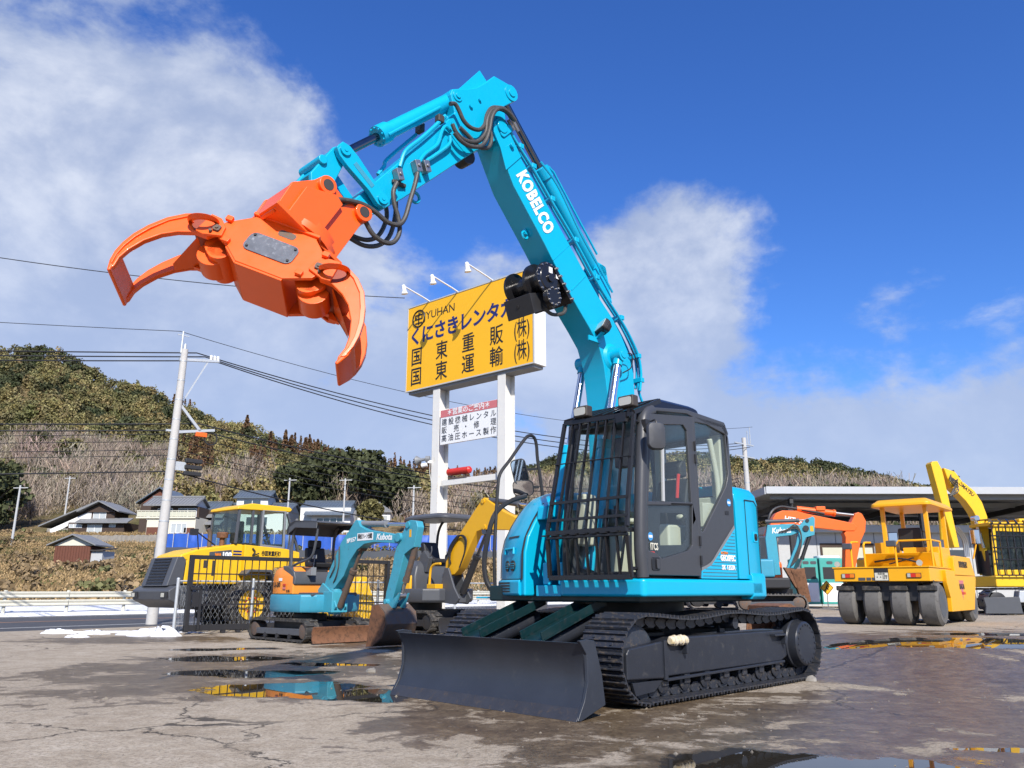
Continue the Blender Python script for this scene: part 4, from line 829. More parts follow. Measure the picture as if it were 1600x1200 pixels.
    m = MB(); m.rings([((cx, -.05, cz), .12), ((cx, .08, cz), .13), ((cx, .09, cz), .20), ((cx, .115, cz), .20), ((cx, .12, cz), .15), ((cx, .13, cz), .14), ((cx, .135, cz), .05), ((cx, .16, cz), .05)], 28).cyl((cx - .03, .1, cz - .22), (cx - .03, .17, cz - .22), .12, n=22).cyl((cx, -.1, cz), (cx, .1, cz), .14, n=20); m.build('gear_case', 'gloss_black', wn, .004)
    m = MB()
    for i in range(14):
        t_ = i / 14 * 6.283; p = (cx + .18 * math.cos(t_), .115, cz + .18 * math.sin(t_)); m.cyl(p, (p[0], .128, p[2]), .011, n=6)
    for i in range(10):
        t_ = i / 10 * 6.283; p = (cx - .03 + .1 * math.cos(t_), .17, cz - .22 + .1 * math.sin(t_)); m.cyl(p, (p[0], .183, p[2]), .010, n=6)
    for i in range(5): p = M @ Vector((-.2 + i * .1, .2, -.03)); m.cyl(p, p + Vector((0, .03, 0)), .016, n=6)
    m.build('winch_bolts', 'steel', wn)
    m = MB(); m.prism([(1.50, 4.36), (1.72, 4.29), (1.64, 4.07), (1.42, 4.18)], -.40, .02); q = m.build('winch_guard', 'black', wn, .006); m = MB(); m.cyl((1.68, -.2, 4.19), (1.69, -.2, 4.185), .02, n=10); m.build('guard_hole', 'black', q)
    m = MB(); m.tube([(1.5, .0, 4.2), (1.35, .02, 4.13), (1.18, .05, 4.18), (1.1, .02, 4.32)], .022, 8, 4); m.build('winch_hose', 'hose', wn)
    for u, z in ((1.49, 4.60), (1.37, 4.56)): m = MB(); m.box(u - .03, u + .03, .136, .138, z - .035, z + .035); m.build('data_plate', 'white', wn)
    # ---- arm
    arm = [(4.04, 4.30), (3.98, 4.40), (3.579, 4.746), (2.62, 5.672), (2.45, 5.80), (2.28, 5.97), (2.17, 6.10), (2.16, 6.25), (2.19, 6.42), (2.06, 6.535), (1.99, 6.60), (1.975, 6.68), (2.02, 6.74), (2.10, 6.75), (2.349, 6.745), (2.50, 6.575), (2.62, 6.46), (2.76, 6.375), (2.888, 6.315), (2.97, 6.27), (2.995, 6.20), (2.96, 6.10), (2.93, 6.00), (3.141, 5.713), (3.838, 4.886), (4.10, 4.57), (4.19, 4.45), (4.19, 4.36), (4.13, 4.29)]
    m = MB(); m.prism(arm, -.17, .085); ar = m.build('arm', 'turquoise', E, .012)
    m = MB(); m.bar((2.95, -.0425, 5.985), (2.36, -.0425, 6.735), .27, .012, (0, 1, 0)); m.build('head_rib', 'turquoise', ar, .003)
    for (u, z, r_) in ((2.08, 6.646, .10), (2.9, 6.217, .065), (2.75, 6.0, .0)):
        if r_: m = MB(); m.cyl((u, -.20, z), (u, .098, z), r_, n=24).cyl((u, .098, z), (u, .112, z), r_ * .5, n=16); m.build('pin', 'turquoise', ar, .004)
    m = MB(); m.cyl((2.70, -.1, 5.60), (2.70, .05, 5.60), .10, n=16); m.build('stop_pad', 'black', ar); m = MB(); m.cyl((2.71, .085, 6.18), (2.71, .11, 6.18), .025, n=10).cyl((2.58, .085, 6.32), (2.58, .11, 6.32), .02, n=8); m.build('grease_boss', 'turquoise', ar)
    m = MB()
    for a_, b_ in (((3.05, 5.76), (2.74, 5.56)), ((2.98, 5.86), (2.66, 5.64))): m.bar((a_[0], .088, a_[1]), (b_[0], .088, b_[1]), .006, .014)
    m.build('weld_seam', 'turquoise', ar)
    # bucket cylinder, links
    a = Vector((2.9, -.0425, 6.217)); b_ = Vector((4.31, -.0425, 4.93)); d = (b_ - a).normalized()
    m = MB(); m.rings([(a, .075), (a + d * .05, .085), (a + d * 1.16, .085)], 20).rings([(a + d * 1.10, .105), (a + d * 1.24, .105), (a + d * 1.25, .06)], 20).cyl(a + Vector((0, -.09, 0)), a + Vector((0, .09, 0)), .09, n=16); bc = m.build('bucket_cylinder', 'turquoise', E); m = MB(); m.cyl(a + d * 1.22, b_, .042, n=16); m.build('cylinder_rod', 'dark_chrome', bc); m = MB(); m.cyl(b_ + Vector((0, -.1, 0)), b_ + Vector((0, .1, 0)), .07, n=18); m.build('rod_eye', 'turquoise', bc)
    m = MB(); m.tube([a + d * .25 + Vector((.02, .09, -.05)), a + d * 1.15 + Vector((0, .09, -.05))], .018, 8); m.build('cylinder_pipe', 'turquoise', bc)
    m = MB()
    for i in range(10): t_ = i / 10 * 6.283; n1 = Vector((0, 1, 0)); n2 = d.cross(n1); p = a + d * 1.24 + (n1 * math.cos(t_) + n2 * math.sin(t_)) * .085; m.cyl(p, p + d * .02, .011, n=6)
    m.build('gland_bolts', 'turquoise', bc)
    for y in (.15, -.235):
        m = MB(); p, q_ = Vector((4.31, y, 4.93)), Vector((3.88, y, 4.60)); dd = (q_ - p).normalized(); nn = Vector((-dd.z, 0, dd.x)); L = (q_ - p).length
        ol = [(p + nn * .085 + dd * 0), (p + nn * .09 + dd * .12), (p + nn * .065 + dd * (L - .14)), (q_ + nn * .08), (q_ + nn * .05 + dd * .07), (q_ - nn * .05 + dd * .07), (q_ - nn * .08), (p - nn * .065 + dd * (L - .14)), (p - nn * .09 + dd * .12), (p - nn * .085), (p - nn * .05 - dd * .07), (p + nn * .05 - dd * .07)]
        m.loft([[(v.x, y - .03, v.z) for v in ol], [(v.x, y + .03, v.z) for v in ol]]); lk_ = m.build('idler_link', 'turquoise', E, .008)
        m = MB(); s_ = 1 if y > 0 else -1
        for c_ in (p, q_): m.cyl(c_ + Vector((0, .03 * s_, 0)), c_ + Vector((0, .05 * s_, 0)), .055, n=18).cyl(c_ + Vector((0, .05 * s_, 0)), c_ + Vector((0, .056 * s_, 0)), .02, n=10)
        m.build('link_boss', 'turquoise', lk_)
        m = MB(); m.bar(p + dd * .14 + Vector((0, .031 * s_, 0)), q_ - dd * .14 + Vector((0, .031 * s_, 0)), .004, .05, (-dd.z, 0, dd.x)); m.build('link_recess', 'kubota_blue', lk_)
    m = MB(); m.cyl((3.88, -.27, 4.60), (3.88, .19, 4.60), .045, n=16); m.build('link_pin', 'turquoise', ar)
    for y0, y1 in ((.06, .11), (-.20, -.15)):
        m = MB(); m.prism([(4.22, 4.95), (4.30, 5.02), (4.39, 4.96), (4.60, 4.62), (4.58, 4.46), (4.48, 4.42), (4.40, 4.50)], y0, y1); m.build('bucket_link', 'turquoise', E, .012)
    m = MB(); m.prism([(4.40, 4.80), (4.44, 4.84), (4.56, 4.66), (4.50, 4.60)], -.16, .07).cyl((4.50, -.22, 4.78), (4.50, .14, 4.78), .045, n=12); m.build('link_web', 'turquoise', E, .01)
    # arm pipes, blocks and hoses
    ap = [([(3.09, .12, 5.87), (3.24, .12, 5.67), (3.4, .12, 5.47), (3.55, .12, 5.30), (3.61, .12, 5.20), (3.65, .12, 5.05)], .021), ([(3.22, -.2, 5.73), (3.57, -.2, 5.30), (3.61, -.2, 5.20), (3.68, -.2, 5.08)], .021), ([(3.01, .12, 5.72), (3.09, .13, 5.74), (3.14, .13, 5.66), (3.19, .12, 5.49), (3.35, .12, 5.31), (3.42, .12, 5.18)], .02), ([(3.02, .12, 5.66), (3.04, .13, 5.55), (3.23, .12, 5.34), (3.31, .12, 5.26), (3.33, .12, 5.20)], .02)]
    for pts, r_ in ap: m = MB(); m.tube(pts, r_, 8, 4); m.build('arm_pipe', 'turquoise', ar)
    for u, z, y in ((3.67, 4.95, .13), (3.45, 5.13, .13), (3.34, 5.17, .13)):
        m = MB(); M = Matrix.Translation((u, y, z)) @ Matrix.Rotation(R(20), 4, 'Y'); m.box(-.035, .035, -.04, .04, -.06, .06, M).cyl(M @ Vector((0, .04, 0)), M @ Vector((0, .055, 0)), .018, n=8); m.build('hose_block', 'steel', ar, .006)
    m = MB(); m.box(3.56, 3.72, .085, .12, 4.86, 4.90); m.box(3.12, 3.20, .08, .15, 5.76, 5.84).box(3.18, 3.24, -.2, -.1, 5.74, 5.84); m.build('valve_block', 'pin_brown', ar, .01)
    m = MB(); m.tube([(3.33 + .055 * math.cos(t_), -.04, 4.90 + .055 * math.sin(t_)) for t_ in np.linspace(0, 6.28, 16)], .016, 8); m.build('lifting_eye', 'turquoise', ar)
    HS = [(.17, [(3.07, 6.0), (3.0, 6.03), (2.94, 5.97), (2.88, 5.89), (2.78, 5.85), (2.65, 5.88), (2.57, 5.98), (2.54, 6.11), (2.47, 6.23), (2.35, 6.29), (2.26, 6.31), (2.17, 6.26)]), (.19, [(3.05, 5.76), (3.0, 5.69), (2.9, 5.65), (2.77, 5.67), (2.66, 5.74), (2.57, 5.88), (2.55, 6.03), (2.49, 6.17), (2.39, 6.25), (2.27, 6.27), (2.16, 6.23)]), (.225, [(3.05, 5.64), (2.96, 5.59), (2.84, 5.58), (2.7, 5.63), (2.61, 5.73), (2.55, 5.9), (2.52, 6.06), (2.45, 6.19), (2.35, 6.25), (2.24, 6.24), (2.15, 6.19)]), (.16, [(2.92, 5.79), (2.79, 5.74), (2.66, 5.68), (2.56, 5.7), (2.49, 5.75), (2.46, 5.86), (2.49, 5.97)]),
          (.17, [(3.71, 4.84), (3.75, 4.73), (3.73, 4.6), (3.68, 4.48), (3.66, 4.34), (3.72, 4.22), (3.83, 4.18), (3.96, 4.22), (4.05, 4.32), (4.13, 4.41), (4.22, 4.44), (4.33, 4.37)]), (.21, [(3.5, 5.01), (3.53, 4.86), (3.58, 4.68), (3.63, 4.49), (3.7, 4.39), (3.83, 4.37), (3.96, 4.42), (4.1, 4.45), (4.22, 4.44), (4.35, 4.41), (4.4, 4.37)]), (-.22, [(3.62, 5.0), (3.54, 4.73), (3.56, 4.58), (3.63, 4.44), (3.74, 4.36), (3.88, 4.34), (4.1, 4.36), (4.3, 4.36)]), (-.19, [(3.5, 5.05), (3.45, 4.8), (3.5, 4.5), (3.62, 4.34), (3.8, 4.27), (4.0, 4.3), (4.3, 4.36)])]
    for y, pts in HS: m = MB(); m.tube([(u, y, z) for u, z in pts], .023, 10, 4); m.build('hydraulic_hose', 'hose', ar)
    # ---- grapple
    wv, av, nv = Vector((-.644, .669, -.372)).normalized(), Vector((.5, 0, -.866)).normalized(), None
    nv = av.cross(wv).normalized(); wv = nv.cross(av).normalized(); G0 = Vector((4.526, -.06, 4.070))
    GM = Matrix(((wv.x, av.x, nv.x, G0.x), (wv.y, av.y, nv.y, G0.y), (wv.z, av.z, nv.z, G0.z), (0, 0, 0, 1)))
    # hanger bracket (in the plane of the arm)
    hg = [(4.60, 4.52), (4.81, 4.42), (4.95, 4.13), (4.34, 3.86), (4.09, 4.28), (4.06, 4.38), (4.12, 4.47), (4.30, 4.46), (4.45, 4.58), (4.53, 4.58)]
    m = MB()
    for y0, y1 in ((.15, .185), (-.305, -.27)): m.prism(hg, y0, y1)
    m.prism([(4.80, 4.42), (4.95, 4.13), (4.93, 4.10), (4.77, 4.40)], -.27, .15); gp = m.build('grapple', 'orange', E, .008)
    m = MB(); m.prism([(4.70, 4.40), (4.86, 4.10), (4.56, 3.975), (4.33, 4.36), (4.40, 4.43)], .185, .235); m.prism([(4.70, 4.40), (4.86, 4.10), (4.56, 3.975), (4.33, 4.36), (4.40, 4.43)], -.36, -.306); m.build('hanger_box', 'orange', gp, .008)
    m = MB(); M = frameM((4.645, -.06, 3.985), (.866, 0, .5), (0, 1, 0)); m.box(-.38, .36, -.30, .30, -.02, .02, M); m.build('hanger_base', 'orange', gp, .008)
    m = MB()
    for (u, z) in ((4.483, 4.50), (4.097, 4.375)): m.cyl((u, -.33, z), (u, .225, z), .088, n=24)
    m.build('hanger_boss', 'orange', gp, .008)
    m = MB()
    for (u, z) in ((4.483, 4.50), (4.097, 4.375)): m.cyl((u, -.34, z), (u, .229, z), .052, n=20)
    m.build('hanger_pin', 'pin_brown', gp)
    m = MB(); m.rings([(GM @ Vector((0, -.02, 0)), .30), (GM @ Vector((0, .06, 0)), .30), (GM @ Vector((0, .06, 0)), .34), (GM @ Vector((0, .13, 0)), .34)], 40); m.build('swivel', 'orange', gp)
    GP = lambda poly, n0, n1, mm=None: (mm or MB()).prism(poly, n0, n1, 'xy', GM)
    bodyp = [(-.52, .33), (-.34, .17), (-.34, .15), (.24, .15), (.24, .17), (.42, .33), (.46, .44), (.41, .56), (.20, .67), (-.23, .67), (-.37, .56), (-.50, .50), (-.56, .42)]
    for n0, n1 in ((.215, .25), (-.25, -.215)): GP(bodyp, n0, n1).build('body_plate', 'orange', gp, .006)
    m = GP([(-.23, .655), (.20, .655), (.20, .69), (-.23, .69)], -.24, .24); GP([(-.37, .55), (-.23, .665), (-.23, .69), (-.39, .565)], -.24, .24, m); GP([(.20, .665), (.41, .55), (.43, .565), (.20, .69)], -.24, .24, m) if False else None; GP([(-.36, .13), (.26, .13), (.26, .16), (-.36, .16)], -.29, .275, m); m.build('body_shell', 'orange', gp, .006)
    m = GP([(.16, .25), (.19, .25), (.19, .66), (.16, .66)], -.21, .21); GP([(-.22, .25), (-.19, .25), (-.19, .66), (-.22, .66)], -.21, .21, m); m.build('body_web', 'orange', gp)
    cov = GP(rrect(-.265, .185, .325, .53, .06), .251, .262).build('cover_plate', 'skin_grey', gp, .003)
    m = MB()
    for x, y in ((-.225, .36), (.15, .36), (-.225, .495), (.15, .495)): m.cyl(GM @ Vector((x, y, .262)), GM @ Vector((x, y, .275)), .012, n=8)
    m.build('cover_bolts', 'black', cov)
    GP(rrect(-.08, .08, .20, .27, .03), .2505, .2525).build('slot', 'rust_metal', gp)
    m = MB()
    for x, y in ((-.50, .30), (.40, .30), (-.40, .52), (.30, .57)): GP(rrect(x - .03, x + .03, y - .025, y + .025, .008), .25, .285, m)
    m.build('stop_lug', 'orange', gp, .004)
    m = MB()
    for s_, cx_ in ((-1, -.40), (1, .30)): m.rings([(GM @ Vector((cx_ + s_ * .06, .56, .16)), .10), (GM @ Vector((cx_ + s_ * .06, .56, -.16)), .10)], 20)
    m.build('cylinder_housing', 'orange', gp)
    for sgn in (-1, 1):
        cx_ = -.055; T = lambda w_, a_: (cx_ + sgn * w_, a_)
        outer = [(.46, .40), (.50, .32), (.58, .30), (.68, .335), (.80, .40), (.91, .51), (.99, .65), (1.04, .78), (1.062, .90), (1.062, 1.00), (1.04, 1.10), (1.00, 1.17)]
        inner = [(.985, 1.12), (1.0, 1.03), (.985, .93), (.935, .80), (.85, .68), (.755, .60), (.63, .54), (.52, .54), (.47, .48)]
        poly = [T(*q_) for q_ in outer + inner]
        def shear(w_, a_, n_):      # right claw draws in to a narrow tip, left claw keeps its width
            k = float(np.interp(a_, [.70, 1.20], [1.0, .62 if sgn > 0 else .92])); return GM @ Vector((*T(w_, a_), n_ * k))
        def slab(mm, pts, n0, n1): return mm.loft([[shear(w_, a_, n_) for w_, a_ in pts] for n_ in (n0, n1)])
        tn = slab(slab(MB(), outer + inner, .195, .245), outer + inner, -.245, -.195); tine = tn.build('tine', 'orange', gp, .010, split=False)
        m = MB()
        rib2 = [(q_[0] - .035, q_[1] + .02) for q_ in outer[3:-1]]
        for n_ in (-.26, .21): slab(m, outer[3:-1] + rib2[::-1], n_, n_ + .05)
        m.build('tine_rib', 'orange', tine, .006)
        tp = [(1.062, .98), (1.055, 1.08), (1.01, 1.185), (.985, 1.175), (1.01, 1.07), (1.025, .98)]
        slab(MB(), tp, -.25, .25).build('tip_plate', 'orange', tine, .012)
        m = MB(); GP([T(.56, .50), T(.70, .60), T(.60, .60)], -.2, -.16, m)
        m.loft([[GM @ Vector((*T(.58, .50), n_)) for n_ in (-.19, .19)] + [GM @ Vector((*T(.62, .52), n_)) for n_ in (.19, -.19)], [GM @ Vector((*T(.80, .66), n_)) for n_ in (-.19, -.1)] + [GM @ Vector((*T(.83, .69), n_)) for n_ in (-.1, -.19)]]); m.build('tine_web', 'orange', tine, .004)
        m = MB()
        for n0, n1 in ((.245, .305), (-.305, -.245)):
            c0, c1 = GM @ Vector((*T(.605, .435), n0)), GM @ Vector((*T(.605, .435), n1)); m.rings([(c0, .128), (c1, .128), (c1, .098), (c0, .098)], 28, cap=False)
            GP([T(.40, .50), T(.42, .40), T(.50, .33), T(.60, .32), T(.62, .54), T(.55, .55)], min(n0, n1), min(n0, n1) + .03, m)
        m.build('pivot_collar', 'orange', tine, .006)
        m = MB(); m.cyl(GM @ Vector((*T(.605, .435), -.25)), GM @ Vector((*T(.605, .435), .25)), .098, n=26); m.build('pivot_shade_plug', 'hole_shade_orange', tine)  # plug filling the pivot hole, its dark colour standing for shade inside
        m = MB(); GP(rrect(*sorted((T(.44, 0)[0], T(.50, 0)[0])), .42, .48, .012), .275, .295, m); m.cyl(GM @ Vector((*T(.47, .45), .295)), GM @ Vector((*T(.47, .45), .305)), .015, n=10).cyl(GM @ Vector((*T(.50, .50), .275)), GM @ Vector((*T(.50, .50), .30)), .014, n=8); m.build('pin_lock', 'rust_metal', tine)
        m = MB(); c0 = GM @ Vector((*T(.47, .58), -.10)); c1 = GM @ Vector((*T(.47, .58), .10)); m.cyl(c0, c1, .13, n=24); c0 = GM @ Vector((*T(.42, .50), .12)); c1 = GM @ Vector((*T(.42, .50), .16)); m.cyl(c0, c1, .14, n=22); m.build('tine_lever', 'orange', tine, .006)
    return E
main_excavator()
# ------------------------------------------------------------------ billboard
def billboard():
    # board plane: right end at P0, running left and away
    d = Vector((-.756, .654, 0)).normalized(); r_ = -d; n = Vector((-.654, -.756, 0)).normalized(); P0 = Vector((.728, 25.0, 0))
    B = root('billboard', P0, math.atan2(r_.y, r_.x), 'tall yellow billboard with black and blue lettering on white steel posts', 'billboard')
    # local axes: x to the right along the board (0 at its right end, negative to the left), -y towards the reader, z up
    m = MB(); m.box(-6.22, 0, .0, .62, 8.20, 11.53); bd = m.build('board_box', 'white', B, .012)
    m = MB(); m.box(-6.19, -.03, -.012, .0, 8.23, 11.50); fc = m.build('board_face', 'sign_yellow', B)
    m = MB(); m.plate([(-6.235, 8.185), (.015, 8.185), (.015, 11.545), (-6.235, 11.545)], [[(-6.185, 8.235), (-.035, 8.235), (-.035, 11.495), (-6.185, 11.495)]], -.03, .01); m.build('board_frame', 'pale_grey', B, .006)
    m = MB(); m.box(-6.1, -.1, .05, .57, 8.10, 8.20); m.build('board_tray', 'roof_under', B)
    T = lambda x, z: frameM((x, -.016, z), (1, 0, 0), (0, 0, 1))
    for i, ch in enumerate('くにさきレンタカー'): text('letter', ch, .72, 'navy', fc, T(-5.75 + i * .655, 10.25 + (i * .01)), .022, sx=.95)
    for row, z in (('国東重販', 9.45), ('国東運輸', 8.68)):
        for i, ch in enumerate(row): text('letter', ch, .74, 'ink', fc, T(-5.66 + i * 1.335, z), .007, sx=.86)
        text('letter', '(株)', .74, 'ink', fc, T(-.52, z + .02), .006, width=.66)
    text('letter', 'JYUHAN', .44, 'ink', fc, T(-4.50, 10.99), .0, width=1.65); text('letter', '本', .42, 'ink', fc, T(-1.03, 11.05), .004); text('letter', '社', .42, 'ink', fc, T(-.5, 11.05), .004)
    m = MB(); c = Vector((-5.60, -.018, 10.98)); m.tube([c + Vector((.32 * math.cos(a), 0, .32 * math.sin(a))) for a in np.linspace(0, 6.283, 30)], .032, 6)
    for x0, z0, x1, z1 in ((-.2, .14, .2, .14), (-.2, -.02, .2, -.02), (0, .24, 0, -.24), (-.18, -.18, .18, -.18), (-.18, .14, -.18, -.02), (.18, .14, .18, -.02)): m.bar(c + Vector((x0, 0, z0)), c + Vector((x1, 0, z1)), .02, .05)
    m.build('emblem', 'ink', fc)
    for x0, nm in ((-4.80, 0), (-1.66, 1)):
        m = MB(); m.box(x0, x0 + .35, .06, .08, 0, 8.12).box(x0, x0 + .35, .53, .55, 0, 8.12).box(x0 + .165, x0 + .185, .08, .53, 0, 8.12).box(x0 - .0, x0 + .012, .06, .55, 0, 8.12); ps = m.build('post', 'white_worn', B); m = MB(); m.box(x0 - .15, x0 + .5, -.1, .7, -.02, .14); m.build('post_foot', 'concrete_pole', ps, .02)
    m = MB(); m.box(-4.42, -1.69, .10, .18, 6.02, 7.27); lw = m.build('lower_board', 'white', B, .006); m = MB(); m.box(-4.41, -1.70, .092, .10, 7.0, 7.26); hdg = m.build('heading_strip', 'sign_red', lw)
    T2 = lambda x, z, y=.088: frameM((x, y, z), (1, 0, 0), (0, 0, 1)); mid = -3.055
    text('letter', '＊営業のご案内＊', .25, 'white', hdg, T2(mid, 7.13), .004, width=2.0)
    for row, z in (('建設機械レンタル', 6.80), ('高油圧ホース製作', 6.22)):
        for i, ch in enumerate(row): text('letter', ch, .27, 'dark_grey', lw, T2(-4.22 + i * .335, z, .096), .003)
    for ch, x in (('販', -4.22), ('売', -3.62), ('・', -3.16), ('修', -2.65), ('理', -1.87)): text('letter', ch, .27, 'dark_grey', lw, T2(x, 6.51, .096), .003)
    m = MB(); m.box(-4.44, -1.66, .2, .34, 4.58, 4.78); m.build('cross_beam', 'white_worn', B, .006)
    for x in (-5.05, -3.55, -1.85):
        m = MB(); m.tube([(x, .1, 11.52), (x - .02, -.3, 11.62), (x - .05, -1.15, 11.78), (x - .05, -1.25, 11.75)], .028, 8); la = m.build('lamp_arm', 'white', B); m = MB(); m.rings([((x - .05, -1.27, 11.84), .04), ((x - .05, -1.27, 11.80), .07), ((x - .05, -1.22, 11.62), .078), ((x - .05, -1.20, 11.52), .125), ((x - .05, -1.195, 11.50), .115)], 16); m.build('lamp_head', 'white', la)
    # things hung on the posts
    W = B.matrix_basis if False else Matrix.Translation(P0) @ Matrix.Rotation(math.atan2(r_.y, r_.x), 4, 'Z')
    o = root('warning_light_bar', W @ Vector((-3.62, .27, 4.78)), math.atan2(r_.y, r_.x), 'red warning light bar on the beam between the sign posts', 'warning light')
    m = MB(); m.box(-.45, .45, -.09, .09, .0, .05).box(-.3, -.22, -.05, .05, .05, .12).box(.22, .3, -.05, .05, .05, .12); m.build('base', 'rust_metal', o, .006); m = MB(); m.loft([[(x, y * k, .26 + z * k) for y, z in arc(0, 0, .13, 0, 342, 18)] for x, k in ((-.56, .55), (-.50, .95), (.50, .95), (.56, .55))]); m.build('lens', 'red', o)
    o = root('horn_speaker', W @ Vector((-4.80, .0, 5.55)), math.atan2(r_.y, r_.x), 'grey horn loudspeaker with white camera on the left sign post', 'loudspeaker')
    m = MB(); m.rings([((-.10, -.1, 0), .05), ((-.3, -.16, -.02), .06), ((-.46, -.2, -.03), .17), ((-.48, -.205, -.03), .16)], 18).cyl((.0, -.02, .0), (-.12, -.1, 0), .11, n=16); m.build('horn', 'mid_grey', o); m = MB(); m.rings([((-.05, -.1, -.2), .07), ((-.22, -.2, -.24), .075)], 14).box(-.03, .03, -.1, .05, -.15, -.05); m.build('camera', 'white', o); m = MB(); m.tube([(0, 0, -.1), (.02, -.02, -.5), (.1, .0, -.9), (.05, .02, -1.3)], .012, 6, 4); m.build('cable', 'pale_grey', o)
billboard()

# ------------------------------------------------------------------ poles and cables
def sag(p, q, s, n=20):
    p = Vector(p); q = Vector(q); return [p.lerp(q, i / n) - Vector((0, 0, s * 4 * (i / n) * (1 - i / n))) for i in range(n + 1)]
def pole(loc, h, r, label, arms=True, name='utility_pole'):
    o = root(name, loc, R(40), label, 'utility pole'); m = MB(); m.rings([((0, 0, -.2), r), ((0, 0, h), r * .62)], 18); m.build('shaft', 'concrete_pole', o)
    for z in np.linspace(h * .35, h * .95, 9): m = MB(); rr = r * (1 - .38 * z / h) + .006; m.cyl((0, 0, z), (0, 0, z + .04), rr, n=16); m.build('band', 'galvanised', o)
    return o
PB = (-11.75, 27.2, 0); po = pole(PB, 9.35, .185, 'leaning grey concrete utility pole behind the yellow wheel loader'); po.rotation_euler = (0, R(.8), R(40))
m = MB(); m.bar((-.15, 0, 8.95), (1.25, 0, 9.15), .09, .09).bar((.2, 0, 7.6), (.85, 0, 9.05), .05, .05); m.build('top_arm', 'galvanised', po); m = MB(); m.cyl((-.12, 0, 9.2), (-.12, 0, 10.0), .035, n=8).cyl((0, 0, 9.3), (0, 0, 9.55), .05, n=8).bar((-.3, 0, 9.85), (.1, 0, 9.85), .03, .03); m.build('top_mast', 'galvanised', po)
m = MB(); m.bar((.0, 0, 6.35), (1.35, 0, 6.6), .09, .09).bar((.1, 0, 7.3), (.85, 0, 6.5), .09, .09).bar((-.3, 0, 6.38), (.2, 0, 6.4), .07, .07); m.build('lower_arm', 'galvanised', po); m = MB(); m.box(.7, 1.1, -.06, .06, 6.30, 6.46); m.build('cable_joint', 'orange_machine', po, .02); m = MB(); m.tube([(1.25 + .22 * math.cos(a), 0, 6.28 + .22 * math.sin(a)) for a in np.linspace(0, 6.28, 24)], .025, 6); m.build('cable_coil', 'black', po)
for i, x in enumerate((.95, 1.08, 1.2)): m = MB(); m.cyl((x, 0, 9.15), (x, 0, 9.32), .05, n=10); m.build('insulator', 'white', po)
for z in (4.9, 5.12, 5.34): m = MB(); m.box(.45, 1.05, -.08, .08, z, z + .15); m.build('closure_box', 'black', po, .03)
m = MB(); m.bar((.1, 0, 5.2), (.5, 0, 5.2), .04, .3); m.build('closure_bracket', 'galvanised', po)
P1 = Vector(PB); P2 = Vector((14.7, 50, 0)); po2 = pole(P2, 10.4, .22, 'far utility pole with crossarms showing just right of the cab')
for z in (9.2, 10.0): m = MB(); m.bar((-1.0, 0, z), (1.0, 0, z), .08, .08); m.build('cross_arm', 'galvanised', po2)
m = MB(); m.cyl((.7, 0, 10.0), (.7, 0, 11.2), .03, n=6).cyl((.4, 0, 10.0), (.4, 0, 10.9), .03, n=6); m.build('mast', 'galvanised', po2)
def cable(pts, r, label, grp, mat='black'):
    m = MB(); m.tube(pts, r, 5); tag(m.build('overhead_cable', mat), label, 'cable', grp)
LF = Vector((-52, 24.5, 0)); ax = Vector((.766, .643, 0))
for i, k in enumerate((.55, .85, 1.15)):
    a = P1 + ax * k + Vector((0, 0, 9.30 - .09 * i)); cable(sag(LF + Vector((0, k * 2, 10.0 - .16 * i)), a, .25), .024, ['highest', 'middle', 'lowest'][i] + ' of three thick black cables left of the pole top', 'upper cables left of the pole'); cable(sag(a, P2 + Vector((k - .8, 0, 10.05 - .12 * i)), 1.25 + .16 * i, 30), .022, ['highest', 'middle', 'lowest'][i] + ' of three thick black cables running right from the pole top', 'upper cables right of the pole')
cable(sag(LF + Vector((0, 0, 12.6)), P1 + Vector((-.1, 0, 10.0)), .4), .012, 'thin single wire above the thick cables, left of the pole', None); cable(sag(P1 + Vector((-.1, 0, 10.0)), P2 + Vector((.6, 0, 11.1)), 1.3, 30), .012, 'thin single wire above the thick cables, right of the pole', None)
ORD = ['topmost', 'second from top', 'third from top', 'middle one', 'third from bottom', 'second from bottom', 'lowest']
zs = [6.95, 6.72, 6.3, 6.05, 5.75, 5.55, 5.0]
for i, z in enumerate(zs):
    rr = .024 if i in (0, 1, 6) else .012; a = P1 + ax * (.9 if i < 2 else .18) + Vector((0, 0, z - (.2 if i < 2 else 0)))
    cable(sag(LF + Vector((0, i * .15, z + .05)), a, .30), rr, ORD[i] + ' of seven black lines crossing the hillside left of the pole', 'mid-height lines left of the pole'); cable(sag(a, P2 + Vector((-.4, 0, z + .9)), 1.4 if i < 6 else 1.9, 30), rr, ORD[i] + ' of seven black lines running right from the pole across the hill', 'mid-height lines right of the pole')
cable(sag((-34, 24, 15.2), (-4.0, 28.1, 11.6), .9, 30), .016, 'lone thin wire crossing behind the grapple to the billboard', None)
for px, Y, h, lab in ((58, 120, 9, 'thin pale pole left of the dark timber house'), (131, 165, 9, 'slim pole standing behind the dark timber house roof'), (464, 140, 10, 'thin pole at the left wall of the white house with two blue roofs'), (548, 140, 10, 'thin pole between the two rightmost houses'), (652, 130, 9, 'thin pole just left of the billboard post')):
    x = P2W(px, Y); o = root('service_pole', (x, Y, float(terr(x, Y))), 0, lab, 'pole', 'thin poles among the houses'); m = MB(); m.rings([((0, 0, -.3), .19), ((0, 0, h), .13)], 10); m.build('shaft', 'pale_grey', o); m = MB(); m.bar((-1.0, 0, h - .4), (1.2, 0, h - .35), .12, .12); m.build('cross_arm', 'pale_grey', o)

